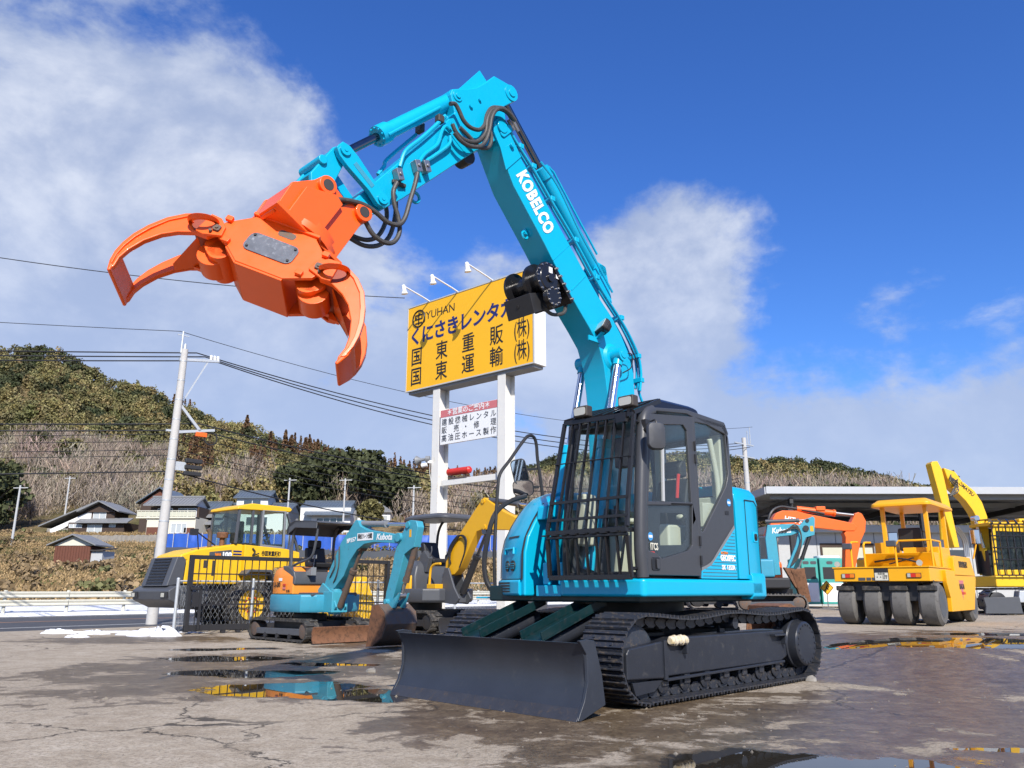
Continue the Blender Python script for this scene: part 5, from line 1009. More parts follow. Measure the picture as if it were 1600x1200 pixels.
# ------------------------------------------------------------------ guard rail
def rail_pt(t, s, z): return Vector((QX + DX * t - DY * s, QY + DY * t + DX * s, z))
gr = root('guard_rail', rail_pt(0, 13.7, 0), 0, 'long cream two-beam guard rail along the far side of the road', 'guard rail'); og = gr.location
for i in range(-6, 26):
    m = MB(); p = rail_pt(i * 2.5, 13.7, .05) - og; m.cyl(p, p + Vector((0, 0, 1.0)), .07, n=10); m.build('post', 'cream', gr)
for z in (.52, .86):
    for i in range(-2, 9):
        m = MB(); a = rail_pt(i * 7.5, 13.58, z) - og; b_ = rail_pt(i * 7.5 + 7.47, 13.58, z) - og; nrm = Vector((DY, -DX, 0)) * .05; u = Vector((0, 0, 1))
        sec = [(-.13, 0), (-.10, .7), (-.04, .7), (0, .15), (.04, .7), (.10, .7), (.13, 0), (.10, .4), (.04, .4), (0, -.15), (-.04, .4), (-.10, .4)]
        m.loft([[p + u * dz + nrm * k for dz, k in sec] for p in (a, b_)]); m.build('beam', 'cream', gr)

# ------------------------------------------------------------------ gate and chain link fence
GD = math.atan2(.69, .72)
gt = root('sliding_gate', (-8.0, 20.35, 0), GD, 'black steel sliding gate standing between loader and small excavator', 'gate')
m = MB(); m.box(0, 6.0, -.05, .05, .08, .22); m.build('bottom_beam', 'black', gt, .006); m = MB(); m.box(0, 6.0, -.04, .04, 1.80, 1.90); m.build('top_beam', 'black', gt, .006); m = MB(); m.box(0, 6.0, -.02, .02, .68, .72); m.build('mid_beam', 'black', gt); m = MB(); m.box(0, 6.0, -.02, .02, 1.43, 1.46); m.build('mid_beam', 'black', gt)
for x in (.05, 5.95): m = MB(); m.box(x - .05, x + .05, -.06, .06, .05, 1.9); m.build('end_post', 'black', gt, .006)
m = MB(); m.box(.28, .34, -.12, -.06, .1, 1.12).box(.05, .34, -.12, -.06, 1.06, 1.12).box(.1, .28, -.11, -.09, .65, 1.0); m.build('latch_frame', 'black', gt, .004)
for i in range(1, 30): m = MB(); m.box(i * .2 + .04, i * .2 + .058, -.012, .012, .22, 1.80); m.build('gate_bar', 'black', gt)
for x in (1.0, 1.4, 4.2, 4.6): m = MB(); m.cyl((x, -.04, .05), (x, .04, .05), .06, n=12); m.build('wheel', 'black', gt)
cf = root('chain_link_fence', (-8.35, 20.62, 0), GD, 'grey chain link fence with galvanised posts behind the black gate', 'fence')
for x in (0, 2.0, 4.0, 6.0, 9.0, 11.0): m = MB(); m.cyl((x, 0, 0), (x, 0, 1.32), .04, n=10).rings([((x, 0, 1.32), .045), ((x, 0, 1.35), .03)], 10); m.build('post', 'galvanised', cf)
m = MB(); m.cyl((0, 0, 1.27), (11, 0, 1.27), .022, n=8); m.build('top_rail', 'galvanised', cf); m = MB(); n_ = 150; st = .12
for i in range(-10, 95):
    for sgn in (1, -1):
        x0 = i * st * 1.0; pts = []
        x1 = x0 + sgn * 1.2 * .62
        xa, za, xb, zb = x0, .05, x1, 1.25
        if max(xa, xb) < 0 or min(xa, xb) > 11: continue
        m.bar((max(0, min(11, xa)), .0, za), (max(0, min(11, xb)), .0, zb), .003, .003)
tag(m.build('mesh', 'galvanised', cf, smooth=0), kind='stuff')

# ------------------------------------------------------------------ snow heaps
def snow(x, y, rx, ry, h, lab):
    rr = random.Random(int(x * 77)); m = MB(); rg = []
    for k, (f, hz) in enumerate(((1, 0), (.92, .35), (.7, .75), (.4, .95), (.12, 1))):
        rg.append([(rx * f * math.cos(a) * (1 + .28 * math.sin(3 * a + x) + .35 * rr.random()), ry * f * math.sin(a) * (1 + .25 * math.cos(2 * a + y) + .35 * rr.random()), h * hz * (.45 + .8 * rr.random()) - .01) for a in np.linspace(0, 6.283, 33)[:-1]])
    m.loft(rg); o = m.build('snow_heap', 'snow', smooth=50); o.location = (x, y, float(yard_z(x, y))); tag(o, lab, 'snow', 'snow heaps at the yard edge')
snow(-8.35, 19.8, .5, .28, .2, 'largest white snow heap beside the fence post at the gate'); snow(-9.9, 21.4, 1.5, .14, .05, 'long thin strip of snow at the road edge'); snow(-11.4, 20.9, .35, .16, .11, 'leftmost snow heap near the road'); snow(-10.3, 20.6, .3, .14, .10, 'small snow heap second from the left near the road'); snow(-9.2, 20.3, .3, .2, .09, 'tiny snow patch nearest the large heap'); snow(-10.0, 19.3, .22, .16, .07, 'tiny lone snow lump on the bare concrete')
# ------------------------------------------------------------------ other machines
def stadium(x0, x1, zc, r, n=12): return [(x1 + r * math.cos(R(a)), zc + r * math.sin(R(a))) for a in np.linspace(-90, 90, n)] + [(x0 + r * math.cos(R(a)), zc + r * math.sin(R(a))) for a in np.linspace(90, 270, n)]
def rubber_crawler(E, yc, x0, x1, r, w, sgn, lug=.03, mat='rubber', frame='dark_grey'):
    m = MB(); m.plate(stadium(x0, x1, r + lug, r), [stadium(x0, x1, r + lug, r - .035)[::-1]], yc - w / 2, yc + w / 2)
    P = stadium(x0, x1, r + lug, r, 20); P = np.array(P + [P[0]]); d = np.linalg.norm(np.diff(P, axis=0), axis=1); S = np.concatenate([[0], np.cumsum(d)]); n = int(S[-1] / .11)
    for i in range(n):
        s_ = i / n * S[-1]; x, z = np.interp(s_, S, P[:, 0]), np.interp(s_, S, P[:, 1]); x2, z2 = np.interp(min(s_ + .02, S[-1]), S, P[:, 0]), np.interp(min(s_ + .02, S[-1]), S, P[:, 1]); t_ = Vector((x2 - x, 0, z2 - z))
        if t_.length < 1e-6: continue
        M = frameM((x, yc, z), t_, (0, -1, 0)); m.box(-.025, .025, (-w / 2 if i % 2 else -.02), (.02 if i % 2 else w / 2), -.005, lug, M)
    cr = m.build('crawler', mat, E)
    m = MB(); m.prism([(x0 + r * .55, r * .65), (x0 + r * .4, r * 1.25), (x1 - r * .45, r * 1.35), (x1 - r * .55, r * .7)], yc - w * .40, yc + w * .44 * 1); m.build('track_frame', frame, cr, .015)
    for x, k in ((x0, .72), (x1, .70)): m = MB(); m.rings([((x, yc - w * .42, r + lug), r * .45), ((x, yc - w * .38, r + lug), r * k), ((x, yc + w * .38, r + lug), r * k), ((x, yc + w * .42, r + lug), r * .45)], 20); m.build('wheel', 'rust_metal' if frame != 'black' else 'black', cr)
    k = 3
    for i in range(k): x = x0 + (x1 - x0) * (i + 1) / (k + 1); m = MB(); m.cyl((x, yc - w * .42, r * .55), (x, yc + w * .46, r * .55), r * .28, n=12); m.build('roller', 'black', cr)
    return cr
def ram(E, a, b, r, f, mat, rod='chrome', nm='cylinder'):
    a, b = Vector(a), Vector(b); c = a.lerp(b, f); d = (b - a).normalized(); m = MB(); m.cyl(a, c, r, n=14).cyl(c - d * .06, c + d * .02, r * 1.2, n=14); q = m.build(nm, mat, E); m = MB(); m.cyl(c, b, r * .52, n=12).cyl(b + Vector((0, -r * 1.3, 0)), b + Vector((0, r * 1.3, 0)), r * .95, n=12); m.build('rod', rod, q); return q
def bucket(E, prof, y0, y1, mat):
    m = MB(); m.prism(prof, y0, y1); b_ = m.build('bucket', mat, E, .01); return b_
def mini_kubota():
    E = root('small_excavator', (-4.4, 18.15, 0), math.atan2(-.717, .697), 'small excavator with orange hood, teal boom and rusty bucket by the gate', 'excavator', 'small excavators')
    for s_ in (-1, 1): rubber_crawler(E, .62 * s_, -1.08, .98, .21, .30, s_)
    m = MB(); m.box(-.7, .7, -.47, .47, .22, .42).cyl((0, 0, .42), (0, 0, .56), .36, n=24); m.build('undercarriage', 'black', E, .01)
    m = MB(); m.prism([(1.46, .02), (1.42, .1), (1.41, .22), (1.45, .33), (1.42, .34), (1.37, .22), (1.38, .1), (1.42, .02)], -.76, .76); bl = m.build('dozer_blade', 'rust', E, .004); m = MB(); m.prism([(1.4, .12), (1.4, .25), (.6, .38), (.6, .26)], -.45, -.35).prism([(1.4, .12), (1.4, .25), (.6, .38), (.6, .26)], .35, .45); m.build('blade_arm', 'rust_metal', bl)
    plan = [(.80, -.72), (.2, -.76)] + arc(0, 0, .86, 240, 120, 14) + [(.2, .76), (.80, .72), (.98, .45), (.98, -.45)]
    rz = lambda k, z: [(x * k, y * k, z) for x, y in plan]
    m = MB(); m.loft([rz(.97, .60), rz(1, .66), rz(1, .93), rz(.98, .96)]); m.build('lower_cover', 'kubota_blue', E, .012)
    hp = [(.42, -.70), (-.05, -.73)] + arc(0, 0, .82, 240, 120, 12) + [(-.05, .73), (.42, .70)]
    m = MB(); m.loft([[(x, y, .965) for x, y in hp], [(x, y, 1.32) for x, y in hp], [(x * .93, y * .95, 1.46) for x, y in hp], [(x * .78, y * .86, 1.53) for x, y in hp]]); hd = m.build('hood', 'orange_hood', E, .02)
    m = MB(); m.loft([[(-.10, y, 1.56), (.20, y, 1.54), (.40, y, 1.44), (.47, y, 1.30), (.46, y, 1.16), (.36, y, 1.16), (.30, y, 1.34), (.0, y, 1.46)] for y in (-.70, .5)]); m.build('hood_cap', 'dark_grey', hd, .03)
    TS = lambda x, z, y: frameM((x, y, z), (1, 0, 0), (0, 0, 1))
    for x, z, w, h, mt in ((-.05, 1.27, .14, .06, 'white'), (.12, 1.16, .12, .035, 'red'), (.12, 1.09, .12, .04, 'sign_red')): m = MB(); m.box(x - w / 2, x + w / 2, -.742, -.738, z - h / 2, z + h / 2); m.build('sticker', mt, hd)
    text('lettering', 'U-30', .13, 'ink', hd, TS(-.2, 1.16, -.737), .004, width=.28); text('lettering', '0.95', .07, 'ink', hd, TS(.26, 1.03, -.722), .001, width=.14)
    m = MB(); m.box(.32, .95, -.55, .55, .93, 1.0); m.build('floor', 'dark_grey', E, .01)
    m = MB(); m.loft([[(.05, y, 1.55), (.46, y, 1.52), (.5, y, 1.62), (.2, y, 1.64), (.12, y, 1.95), (.0, y, 1.95)] for y in (-.25, .20)]); m.box(-.02, .08, -.17, .14, 1.95, 2.12); m.box(.05, .4, -.2, .15, 1.0, 1.54); m.build('seat', 'seat_black', E, .03)
    for y in (-.34, .3): m = MB(); m.box(.2, .62, y - .06, y + .06, 1.35, 1.52).tube([(.58, y, 1.5), (.62, y, 1.72)], .014, 6).box(.56, .66, y - .03, y + .03, 1.7, 1.78); m.build('console', 'mid_grey', E, .015)
    for y in (-.52, .52): m = MB(); m.tube([(.0, y, 1.35), (-.04, y, 1.7), (-.04, y, 2.1), (.04, y, 2.35), (.16, y, 2.42)], .032, 8, 3); m.build('canopy_post', 'dark_grey', E)
    for y in (-.52, .52): m = MB(); m.tube([(.02, y, 1.55), (.3, y, 1.62), (.78, y, 1.72), (.92, y, 2.0), (.98, y, 2.36)], .028, 8, 3); m.build('canopy_post', 'dark_grey', E)
    m = MB(); m.loft([[(-.14, y, 2.22), (-.16, y, 2.34), (-.06, y, 2.46), (.16, y, 2.52), (1.10, y, 2.46), (1.14, y, 2.42), (.2, y, 2.46), (-.02, y, 2.38), (-.08, y, 2.22)] for y in (-.62, .62)]); m.prism([(-.14, 2.22), (-.16, 2.34), (-.06, 2.46), (.16, 2.52), (1.10, 2.46), (1.08, 2.30), (.2, 2.36)], -.62, -.60).prism([(-.14, 2.22), (-.16, 2.34), (-.06, 2.46), (.16, 2.52), (1.10, 2.46), (1.08, 2.30), (.2, 2.36)], .60, .62); m.build('canopy', 'dark_grey', E, .02)
    m = MB(); m.box(.92, 1.30, -.28, .10, .60, 1.02).cyl((1.12, -.09, .56), (1.12, -.09, 1.08), .13, n=16).prism([(.62, 1.05), (.8, 1.2), (1.2, 1.0), (1.38, .72), (1.25, .60), (.9, .6)], -.23, -.19).prism([(.62, 1.05), (.8, 1.2), (1.2, 1.0), (1.38, .72), (1.25, .60), (.9, .6)], .0, .04); m.build('swing_post', 'kubota_arm', E, .015)
    top = [(.80, 1.10), (.93, 1.37), (1.22, 1.77), (1.39, 2.02), (1.69, 2.26), (1.84, 2.40), (1.91, 2.45), (1.99, 2.43), (2.07, 2.32), (2.31, 2.23), (2.78, 2.16), (3.28, 2.09), (3.42, 2.04), (3.42, 1.96), (3.3, 1.92), (2.59, 1.97), (2.25, 1.95), (1.99, 1.84), (1.74, 1.62), (1.55, 1.33), (1.22, 1.08), (1.0, 1.0), (.87, 1.02)]
    m = MB(); m.prism(top, -.20, .02); bo = m.build('boom', 'kubota_arm', E, .012)
    text('lettering', 'Kubota', .17, 'white', bo, frameM((2.93, -.204, 2.055), (1, 0, -.04), (0, 0, 1)), .004, width=.52, shear=.2); m = MB(); m.prism([(2.0, 2.02), (2.55, 2.02), (2.55, 2.17), (2.0, 2.17)], -.206, -.201); q = m.build('label_plate', 'white', bo); text('lettering', '移動式クレーン仕様機', .11, 'ink', q, frameM((2.275, -.208, 2.095), (1, 0, 0), (0, 0, 1)), .001, width=.5); text('lettering', '№557', .12, 'white', bo, frameM((1.78, -.204, 2.04), (1, 0, .1), (-.1, 0, 1)), .002, width=.33)
    armp = [(3.52, 2.17), (3.61, 2.32), (3.71, 2.34), (3.90, 2.31), (3.95, 2.2), (3.85, 1.83), (3.74, 1.79), (3.55, 1.70), (3.42, 1.34), (3.25, .89), (3.12, .80), (2.99, .84), (3.02, 1.02), (3.18, 1.44), (3.24, 1.71), (3.38, 2.01)]
    m = MB(); m.prism(armp, -.17, -.01); ar = m.build('arm', 'kubota_arm', E, .012); m = MB(); m.cyl((3.40, -.23, 2.03), (3.40, .05, 2.03), .085, n=16).cyl((3.66, -.2, 2.25), (3.66, .02, 2.25), .06, n=12); m.build('pin', 'kubota_arm', ar)
    m = MB(); m.box(3.70, 3.76, -.173, -.169, 2.02, 2.16); m.build('sticker', 'yanmar_yellow', ar)
    m = MB(); m.tube([(1.2, -.21, 1.75), (1.26, -.23, 1.55), (1.16, -.23, 1.4), (1.05, -.21, 1.3)], .014, 6, 3).tube([(1.35, -.21, 1.93), (1.42, -.24, 1.6), (1.35, -.24, 1.35), (1.2, -.21, 1.2)], .014, 6, 3); m.build('hose', 'hose', bo)
    ram(E, (1.30, -.09, .72), (2.02, -.09, 1.88), .065, .62, 'rust_metal', 'rust_metal', 'boom_cylinder'); ram(E, (2.0, -.09, 2.37), (3.66, -.09, 2.27), .06, .5, 'mid_grey', 'chrome', 'arm_cylinder'); ram(E, (3.80, -.09, 1.85), (3.42, -.09, .95), .055, .7, 'rust_metal', 'steel', 'bucket_cylinder')
    m = MB(); m.prism([(3.42, .95), (3.5, 1.0), (3.36, .72), (3.05, .72), (3.05, .84), (3.2, .82)], -.22, -.17).prism([(3.42, .95), (3.5, 1.0), (3.36, .72), (3.05, .72), (3.05, .84), (3.2, .82)], -.01, .04).cyl((3.1, -.25, .84), (3.1, .07, .84), .05, n=12); m.build('bucket_link', 'kubota_arm', E, .008)
    prof = [(2.98, .78), (3.18, .80), (3.40, .66), (3.46, .44), (3.34, .20), (3.05, .03), (2.84, .02), (2.90, .06), (3.02, .12), (3.26, .26), (3.36, .44), (3.32, .60), (3.16, .70), (3.0, .70)]
    m = MB(); m.prism(prof, -.45, .27); bk = m.build('bucket', 'rust_metal', E, .006)
    for y in (-.46, .25): m = MB(); m.prism([(2.98, .76), (3.18, .78), (3.38, .64), (3.43, .44), (3.32, .21), (3.05, .04), (2.84, .02)], y, y + .025); m.build('side_cheek', 'rust', bk)
mini_kubota()
def mini_yanmar():
    E = root('small_excavator', (-2.3, 22.0, 0), math.atan2(-.717, .697), 'yellow and black small excavator in front of the billboard post', 'excavator', 'small excavators')
    for s_ in (-1, 1): rubber_crawler(E, .72 * s_, -1.0, 1.15, .25, .36, s_, frame='black')
    m = MB(); m.box(-.7, .8, -.55, .55, .3, .55).cyl((0, 0, .5), (0, 0, .75), .45, n=24); m.build('undercarriage', 'black', E, .01)
    m = MB(); m.prism([(1.75, .05), (1.7, .2), (1.74, .4), (1.7, .4), (1.66, .2), (1.7, .05)], -.9, .9).prism([(1.7, .15), (1.7, .3), (.7, .5), (.7, .35)], -.5, -.35).prism([(1.7, .15), (1.7, .3), (.7, .5), (.7, .35)], .35, .5); m.build('dozer_blade', 'black', E, .01)
    plan = [(.95, -.85), (.2, -.9)] + arc(0, 0, .97, 242, 118, 14) + [(.2, .9), (.95, .85), (1.2, .5), (1.2, -.5)]; rz = lambda k, z: [(x * k, y * k, z) for x, y in plan]
    m = MB(); m.loft([rz(.96, .74), rz(1, .80), rz(1, 1.06), rz(.98, 1.09)]); m.build('lower_cover', 'dark_grey', E, .02)
    hp = [(.45, -.86), (-.05, -.9)] + arc(0, 0, .96, 242, 118, 12) + [(-.05, .9), (.45, .86)]; hz = lambda k, z: [(x * k + (.0 if k == 1 else .02), y * k, z) for x, y in hp]
    m = MB(); m.loft([hz(1, .80), hz(1, 1.30), hz(.96, 1.42)]); yh = m.build('rear_cover', 'yanmar_yellow', E, .03)
    m = MB(); m.loft([[(x * .99 + .12, y * .93, z) for x, y in hp] for z in (1.05, 1.40)] + [[(x * .85 + .12, y * .82, 1.66) for x, y in hp], [(x * .55 + .12, y * .55, 1.80) for x, y in hp]]); m.build('hood', 'dark_grey', E, .05)
    text('lettering', 'ViO35', .16, 'ink', yh, frameM((.2, -.912, 1.30), (1, 0, 0), (0, 0, 1)), .006, width=.34, shear=.2)
    m = MB(); m.loft([[(.1, y, 1.75), (.6, y, 1.72), (.62, y, 1.85), (.3, y, 1.87), (.18, y, 2.28), (.02, y, 2.3)] for y in (-.25, .25)]).box(.1, .5, -.22, .22, 1.1, 1.76); m.build('seat', 'seat_black', E, .05)
    for y in (-.42, .42): m = MB(); m.prism([(.3, 1.5), (.35, 1.95), (.5, 2.05), (.72, 1.85), (.6, 1.5)], y - .07, y + .07).tube([(.66, y, 1.85), (.75, y, 2.05), (.73, y, 2.15)], .02, 6); m.build('console', 'dark_grey', E, .02)
    m = MB(); m.tube([(.78, -.5, 1.15), (.82, -.5, 1.55), (.95, -.5, 1.68), (1.22, -.5, 1.70)], .035, 8, 3).box(.75, 1.1, -.56, -.3, 1.05, 1.2); m.build('hand_rail', 'yanmar_yellow', E, .01)
    for y in (-.35, .35): m = MB(); m.tube([(.02, y, 1.7), (.0, y, 2.2), (.06, y, 2.6), (.25, y, 2.85), (.5, y, 2.92)], .035, 8, 3); m.build('canopy_post', 'black', E)
    cp = rrect(-.35, 1.45, -.62, .62, .25, 6); m = MB(); m.loft([[(x, y, 2.86 - .03 * (x - .5) ** 2) for x, y in cp], [(x, y, 2.93 - .03 * (x - .5) ** 2) for x, y in cp], [((x - .5) * .85 + .5, y * .8, 3.0 - .03 * (x - .5) ** 2) for x, y in cp]]); m.build('canopy', 'dark_grey', E, .02)
    m = MB(); m.prism([(1.0, .75), (1.0, 1.1), (1.15, 1.6), (1.3, 1.6), (1.55, 1.1), (1.75, .85), (1.6, .7)], -.32, -.26).prism([(1.0, .75), (1.0, 1.1), (1.15, 1.6), (1.3, 1.6), (1.55, 1.1), (1.75, .85), (1.6, .7)], .06, .12).box(1.0, 1.6, -.26, .06, .74, .95); m.build('swing_post', 'dark_grey', E, .02)
    top = [(1.06, 1.48), (1.08, 1.75), (1.45, 2.29), (1.92, 2.75), (2.22, 3.04), (2.46, 3.26), (2.53, 3.29), (2.62, 3.24), (2.9, 3.08), (3.27, 2.88), (4.1, 2.55), (4.2, 2.45), (4.05, 2.35), (3.3, 2.45), (2.82, 2.48), (2.44, 2.5), (2.25, 2.46), (1.97, 2.06), (1.66, 1.60), (1.45, 1.44), (1.2, 1.40)]
    m = MB(); m.prism(top, -.22, .02); bo = m.build('boom', 'yanmar_yellow', E, .015); m = MB(); m.cyl((2.5, -.25, 3.2), (2.5, .05, 3.2), .06, n=12).cyl((2.55, -.25, 2.56), (2.55, .05, 2.56), .06, n=12); m.build('pin', 'yanmar_yellow', bo)
    for k in range(3): m = MB(); m.tube([(1.3, -.24 - k * .02, 1.7), (1.25 + k * .05, -.27, 2.05), (1.6 + k * .04, -.28, 2.38), (1.85 + .03 * k, -.26, 2.3), (1.85, -.24, 2.0), (1.65, -.24, 1.6)], .02, 6, 4); m.build('hose', 'black', bo)
    ram(E, (1.62, -.1, .98), (2.52, -.1, 2.46), .085, .6, 'black', 'dark_chrome', 'boom_cylinder'); ram(E, (2.62, -.1, 3.22), (4.3, -.1, 2.95), .07, .6, 'dark_grey', 'chrome', 'arm_cylinder')
    m = MB(); m.prism([(4.0, 2.75), (4.25, 3.0), (4.4, 2.95), (4.35, 2.3), (4.05, 1.2), (3.85, 1.1), (3.9, 1.9)], -.2, .0); m.build('arm', 'yanmar_yellow', E, .015); m = MB(); m.prism([(3.75, 1.1), (4.05, 1.15), (4.25, .9), (4.2, .6), (3.9, .35), (3.6, .3), (3.95, .6), (3.9, .9)], -.45, .25); m.build('bucket', 'dark_grey', E, .01)
mini_yanmar()
def breaker_excavator():
    E = root('small_excavator', (8.85, 27.6, .34), R(-12), 'teal small excavator with rusty hydraulic breaker beyond the big excavator', 'excavator', 'small excavators')
    for s_ in (-1, 1): rubber_crawler(E, .8 * s_, -1.1, .55, .27, .4, s_, mat='rubber_pale')
    m = MB(); m.box(-.8, .5, -.6, .6, .3, .6).cyl((0, 0, .5), (0, 0, .75), .5, n=20); m.build('undercarriage', 'black', E, .01); m = MB(); m.box(-1.1, .35, -.95, .95, .75, 1.1); m.build('lower_cover', 'black', E, .06); m = MB(); m.box(-1.2, -.1, -.9, .9, 1.1, 1.7); m.build('hood', 'kubota_blue', E, .08)
    m = MB(); m.prism([(.62, .05), (.70, .25), (.64, .52), (.60, .5), (.60, .2), (.55, .05)], -.9, 1.05); bl = m.build('dozer_blade', 'mid_grey', E, .006)
    m = MB(); m.prism([(-.2, 1.2), (-.25, 2.4), (-.15, 2.85), (.7, 2.88), (.95, 2.82), (.92, 2.62), (.6, 2.5), (.1, 2.45), (.15, 1.2)], -.12, .12); bo = m.build('boom', 'kubota_arm', E, .015); text('lettering', 'Kubota', .26, 'white', bo, frameM((.28, -.124, 2.66), (1, 0, .03), (0, 0, 1)), .006, width=.62, shear=.2)
    m = MB(); m.prism([(.90, 2.84), (1.08, 3.02), (1.34, 3.12), (1.40, 3.05), (1.34, 2.5), (1.06, 2.42), (.80, 1.90), (.58, 1.42), (.36, 1.42), (.72, 2.2)], -.10, .10); ar = m.build('arm', 'kubota_arm', E, .015); m = MB(); m.cyl((1.08, -.14, 2.72), (1.08, .14, 2.72), .1, n=16).cyl((1.15, -.13, 2.98), (1.15, .13, 2.98), .06, n=12); m.build('pin', 'black', ar); m = MB(); m.box(1.22, 1.32, -.104, -.1, 2.62, 2.8); m.build('sticker', 'yanmar_yellow', ar)
    ram(E, (-.2, 0, 2.98), (1.15, 0, 3.0), .06, .8, 'dark_grey', 'steel', 'arm_cylinder'); ram(E, (1.2, 0, 2.5), (.75, 0, 1.4), .06, .7, 'black', 'steel', 'bucket_cylinder')
    for k in range(3): m = MB(); m.tube([(.2 + k * .1, -.15, 2.6), (.75, -.2, 2.72 + .06 * k), (.9, -.2, 2.4), (.75 - .05 * k, -.18, 1.8), (.5, -.16, 1.5)], .022, 6, 4); m.build('hose', 'hose', ar)
    m = MB(); m.prism([(.25, 1.45), (.55, 1.40), (.90, 1.30), (.72, 1.0), (.60, .75)], -.16, .16); m.build('breaker_bracket', 'rust', E, .02)
    m = MB(); M = frameM((.80, 0, .80), (.98, 0, .18), (-.18, 0, .98)); m.loft([[M @ Vector((a * k, h, b_ * k)) for a, b_ in rrect(-.21, .21, -.18, .18, .05)] for h, k in ((-.5, .7), (-.45, .78), (.45, 1.0), (.52, 1.08), (.6, 1.08))]); br = m.build('breaker', 'rust', E, .01); m = MB(); m.rings([(M @ Vector((0, -.5, 0)), .06), (M @ Vector((0, -.68, 0)), .06), (M @ Vector((0, -.78, 0)), .02)], 12); m.build('chisel', 'rust_metal', br)
breaker_excavator()
def orange_excavator():
    E = root('excavator', (9.2, 30.6, .34), R(0), 'orange excavator with its boom reaching right behind the tyre roller', 'excavator'); o = Vector((9.2, 30.6, .34)); Q = lambda L: [(x - o.x, z - o.z) for x, z in L]
    boom = Q([(9.3, 2.2), (9.33, 2.69), (9.82, 3.67), (9.95, 3.86), (10.2, 3.96), (10.72, 3.95), (11.1, 3.84), (12.46, 3.56), (12.85, 3.48), (12.95, 3.34), (12.85, 3.2), (12.43, 3.2), (10.98, 3.36), (10.09, 3.46), (9.75, 2.9), (9.43, 2.19), (9.2, 1.4), (8.9, 1.4)])
    m = MB(); m.prism(boom, -.2, .2); bo = m.build('boom', 'orange_machine', E, .02); text('lettering', 'HITACHI', .26, 'white', bo, frameM((1.55, -.205, 3.22), (1, 0, -.2), (.2, 0, 1)), .006, width=1.0)
    m = MB(); m.prism(Q([(12.45, 3.10), (12.71, 3.43), (12.95, 3.85), (13.07, 3.90), (13.2, 3.84), (13.32, 3.58), (13.26, 3.2), (13.04, 2.82), (12.70, 1.7), (12.34, 1.7), (12.49, 2.97)]), -.17, .17); m.build('arm', 'orange_machine', E, .02)
    ram(E, (1.6, 0, 3.70), (3.9, 0, 3.44), .11, .62, 'orange_machine', 'steel', 'arm_cylinder'); ram(E, (.25, -.3, 1.2), (.75, -.3, 2.75), .11, .6, 'orange_machine', 'steel', 'boom_cylinder'); m = MB(); m.box(2.3, 2.65, -.15, .15, 3.62, 3.78); m.build('cylinder_mount', 'orange_machine', bo, .02)
    m = MB(); m.tube([(.3, -.22, 2.6), (.5, -.24, 3.45), (.9, -.1, 3.75), (1.4, -.05, 3.72), (2.6, -.1, 3.5)], .05, 6, 4); m.build('hose', 'black', bo)
    m = MB(); m.box(-3.2, .5, -1.2, 1.2, .9, 1.7); m.build('body', 'orange_machine', E, .08); m = MB(); m.box(-.6, .4, -1.2, -.2, 1.7, 2.6); m.build('cab', 'window_dark', E, .05)
    for s_ in (-1, 1): rubber_crawler(E, 1.0 * s_, -2.6, .4, .36, .5, s_, mat='track_black', frame='black')
    m = MB(); m.prism(Q([(12.3, 1.7), (12.75, 1.75), (13.0, 1.3), (12.8, .8), (12.2, .7), (12.6, 1.1)]), -.5, .5); m.build('bucket', 'rust_metal', E, .01)
orange_excavator()
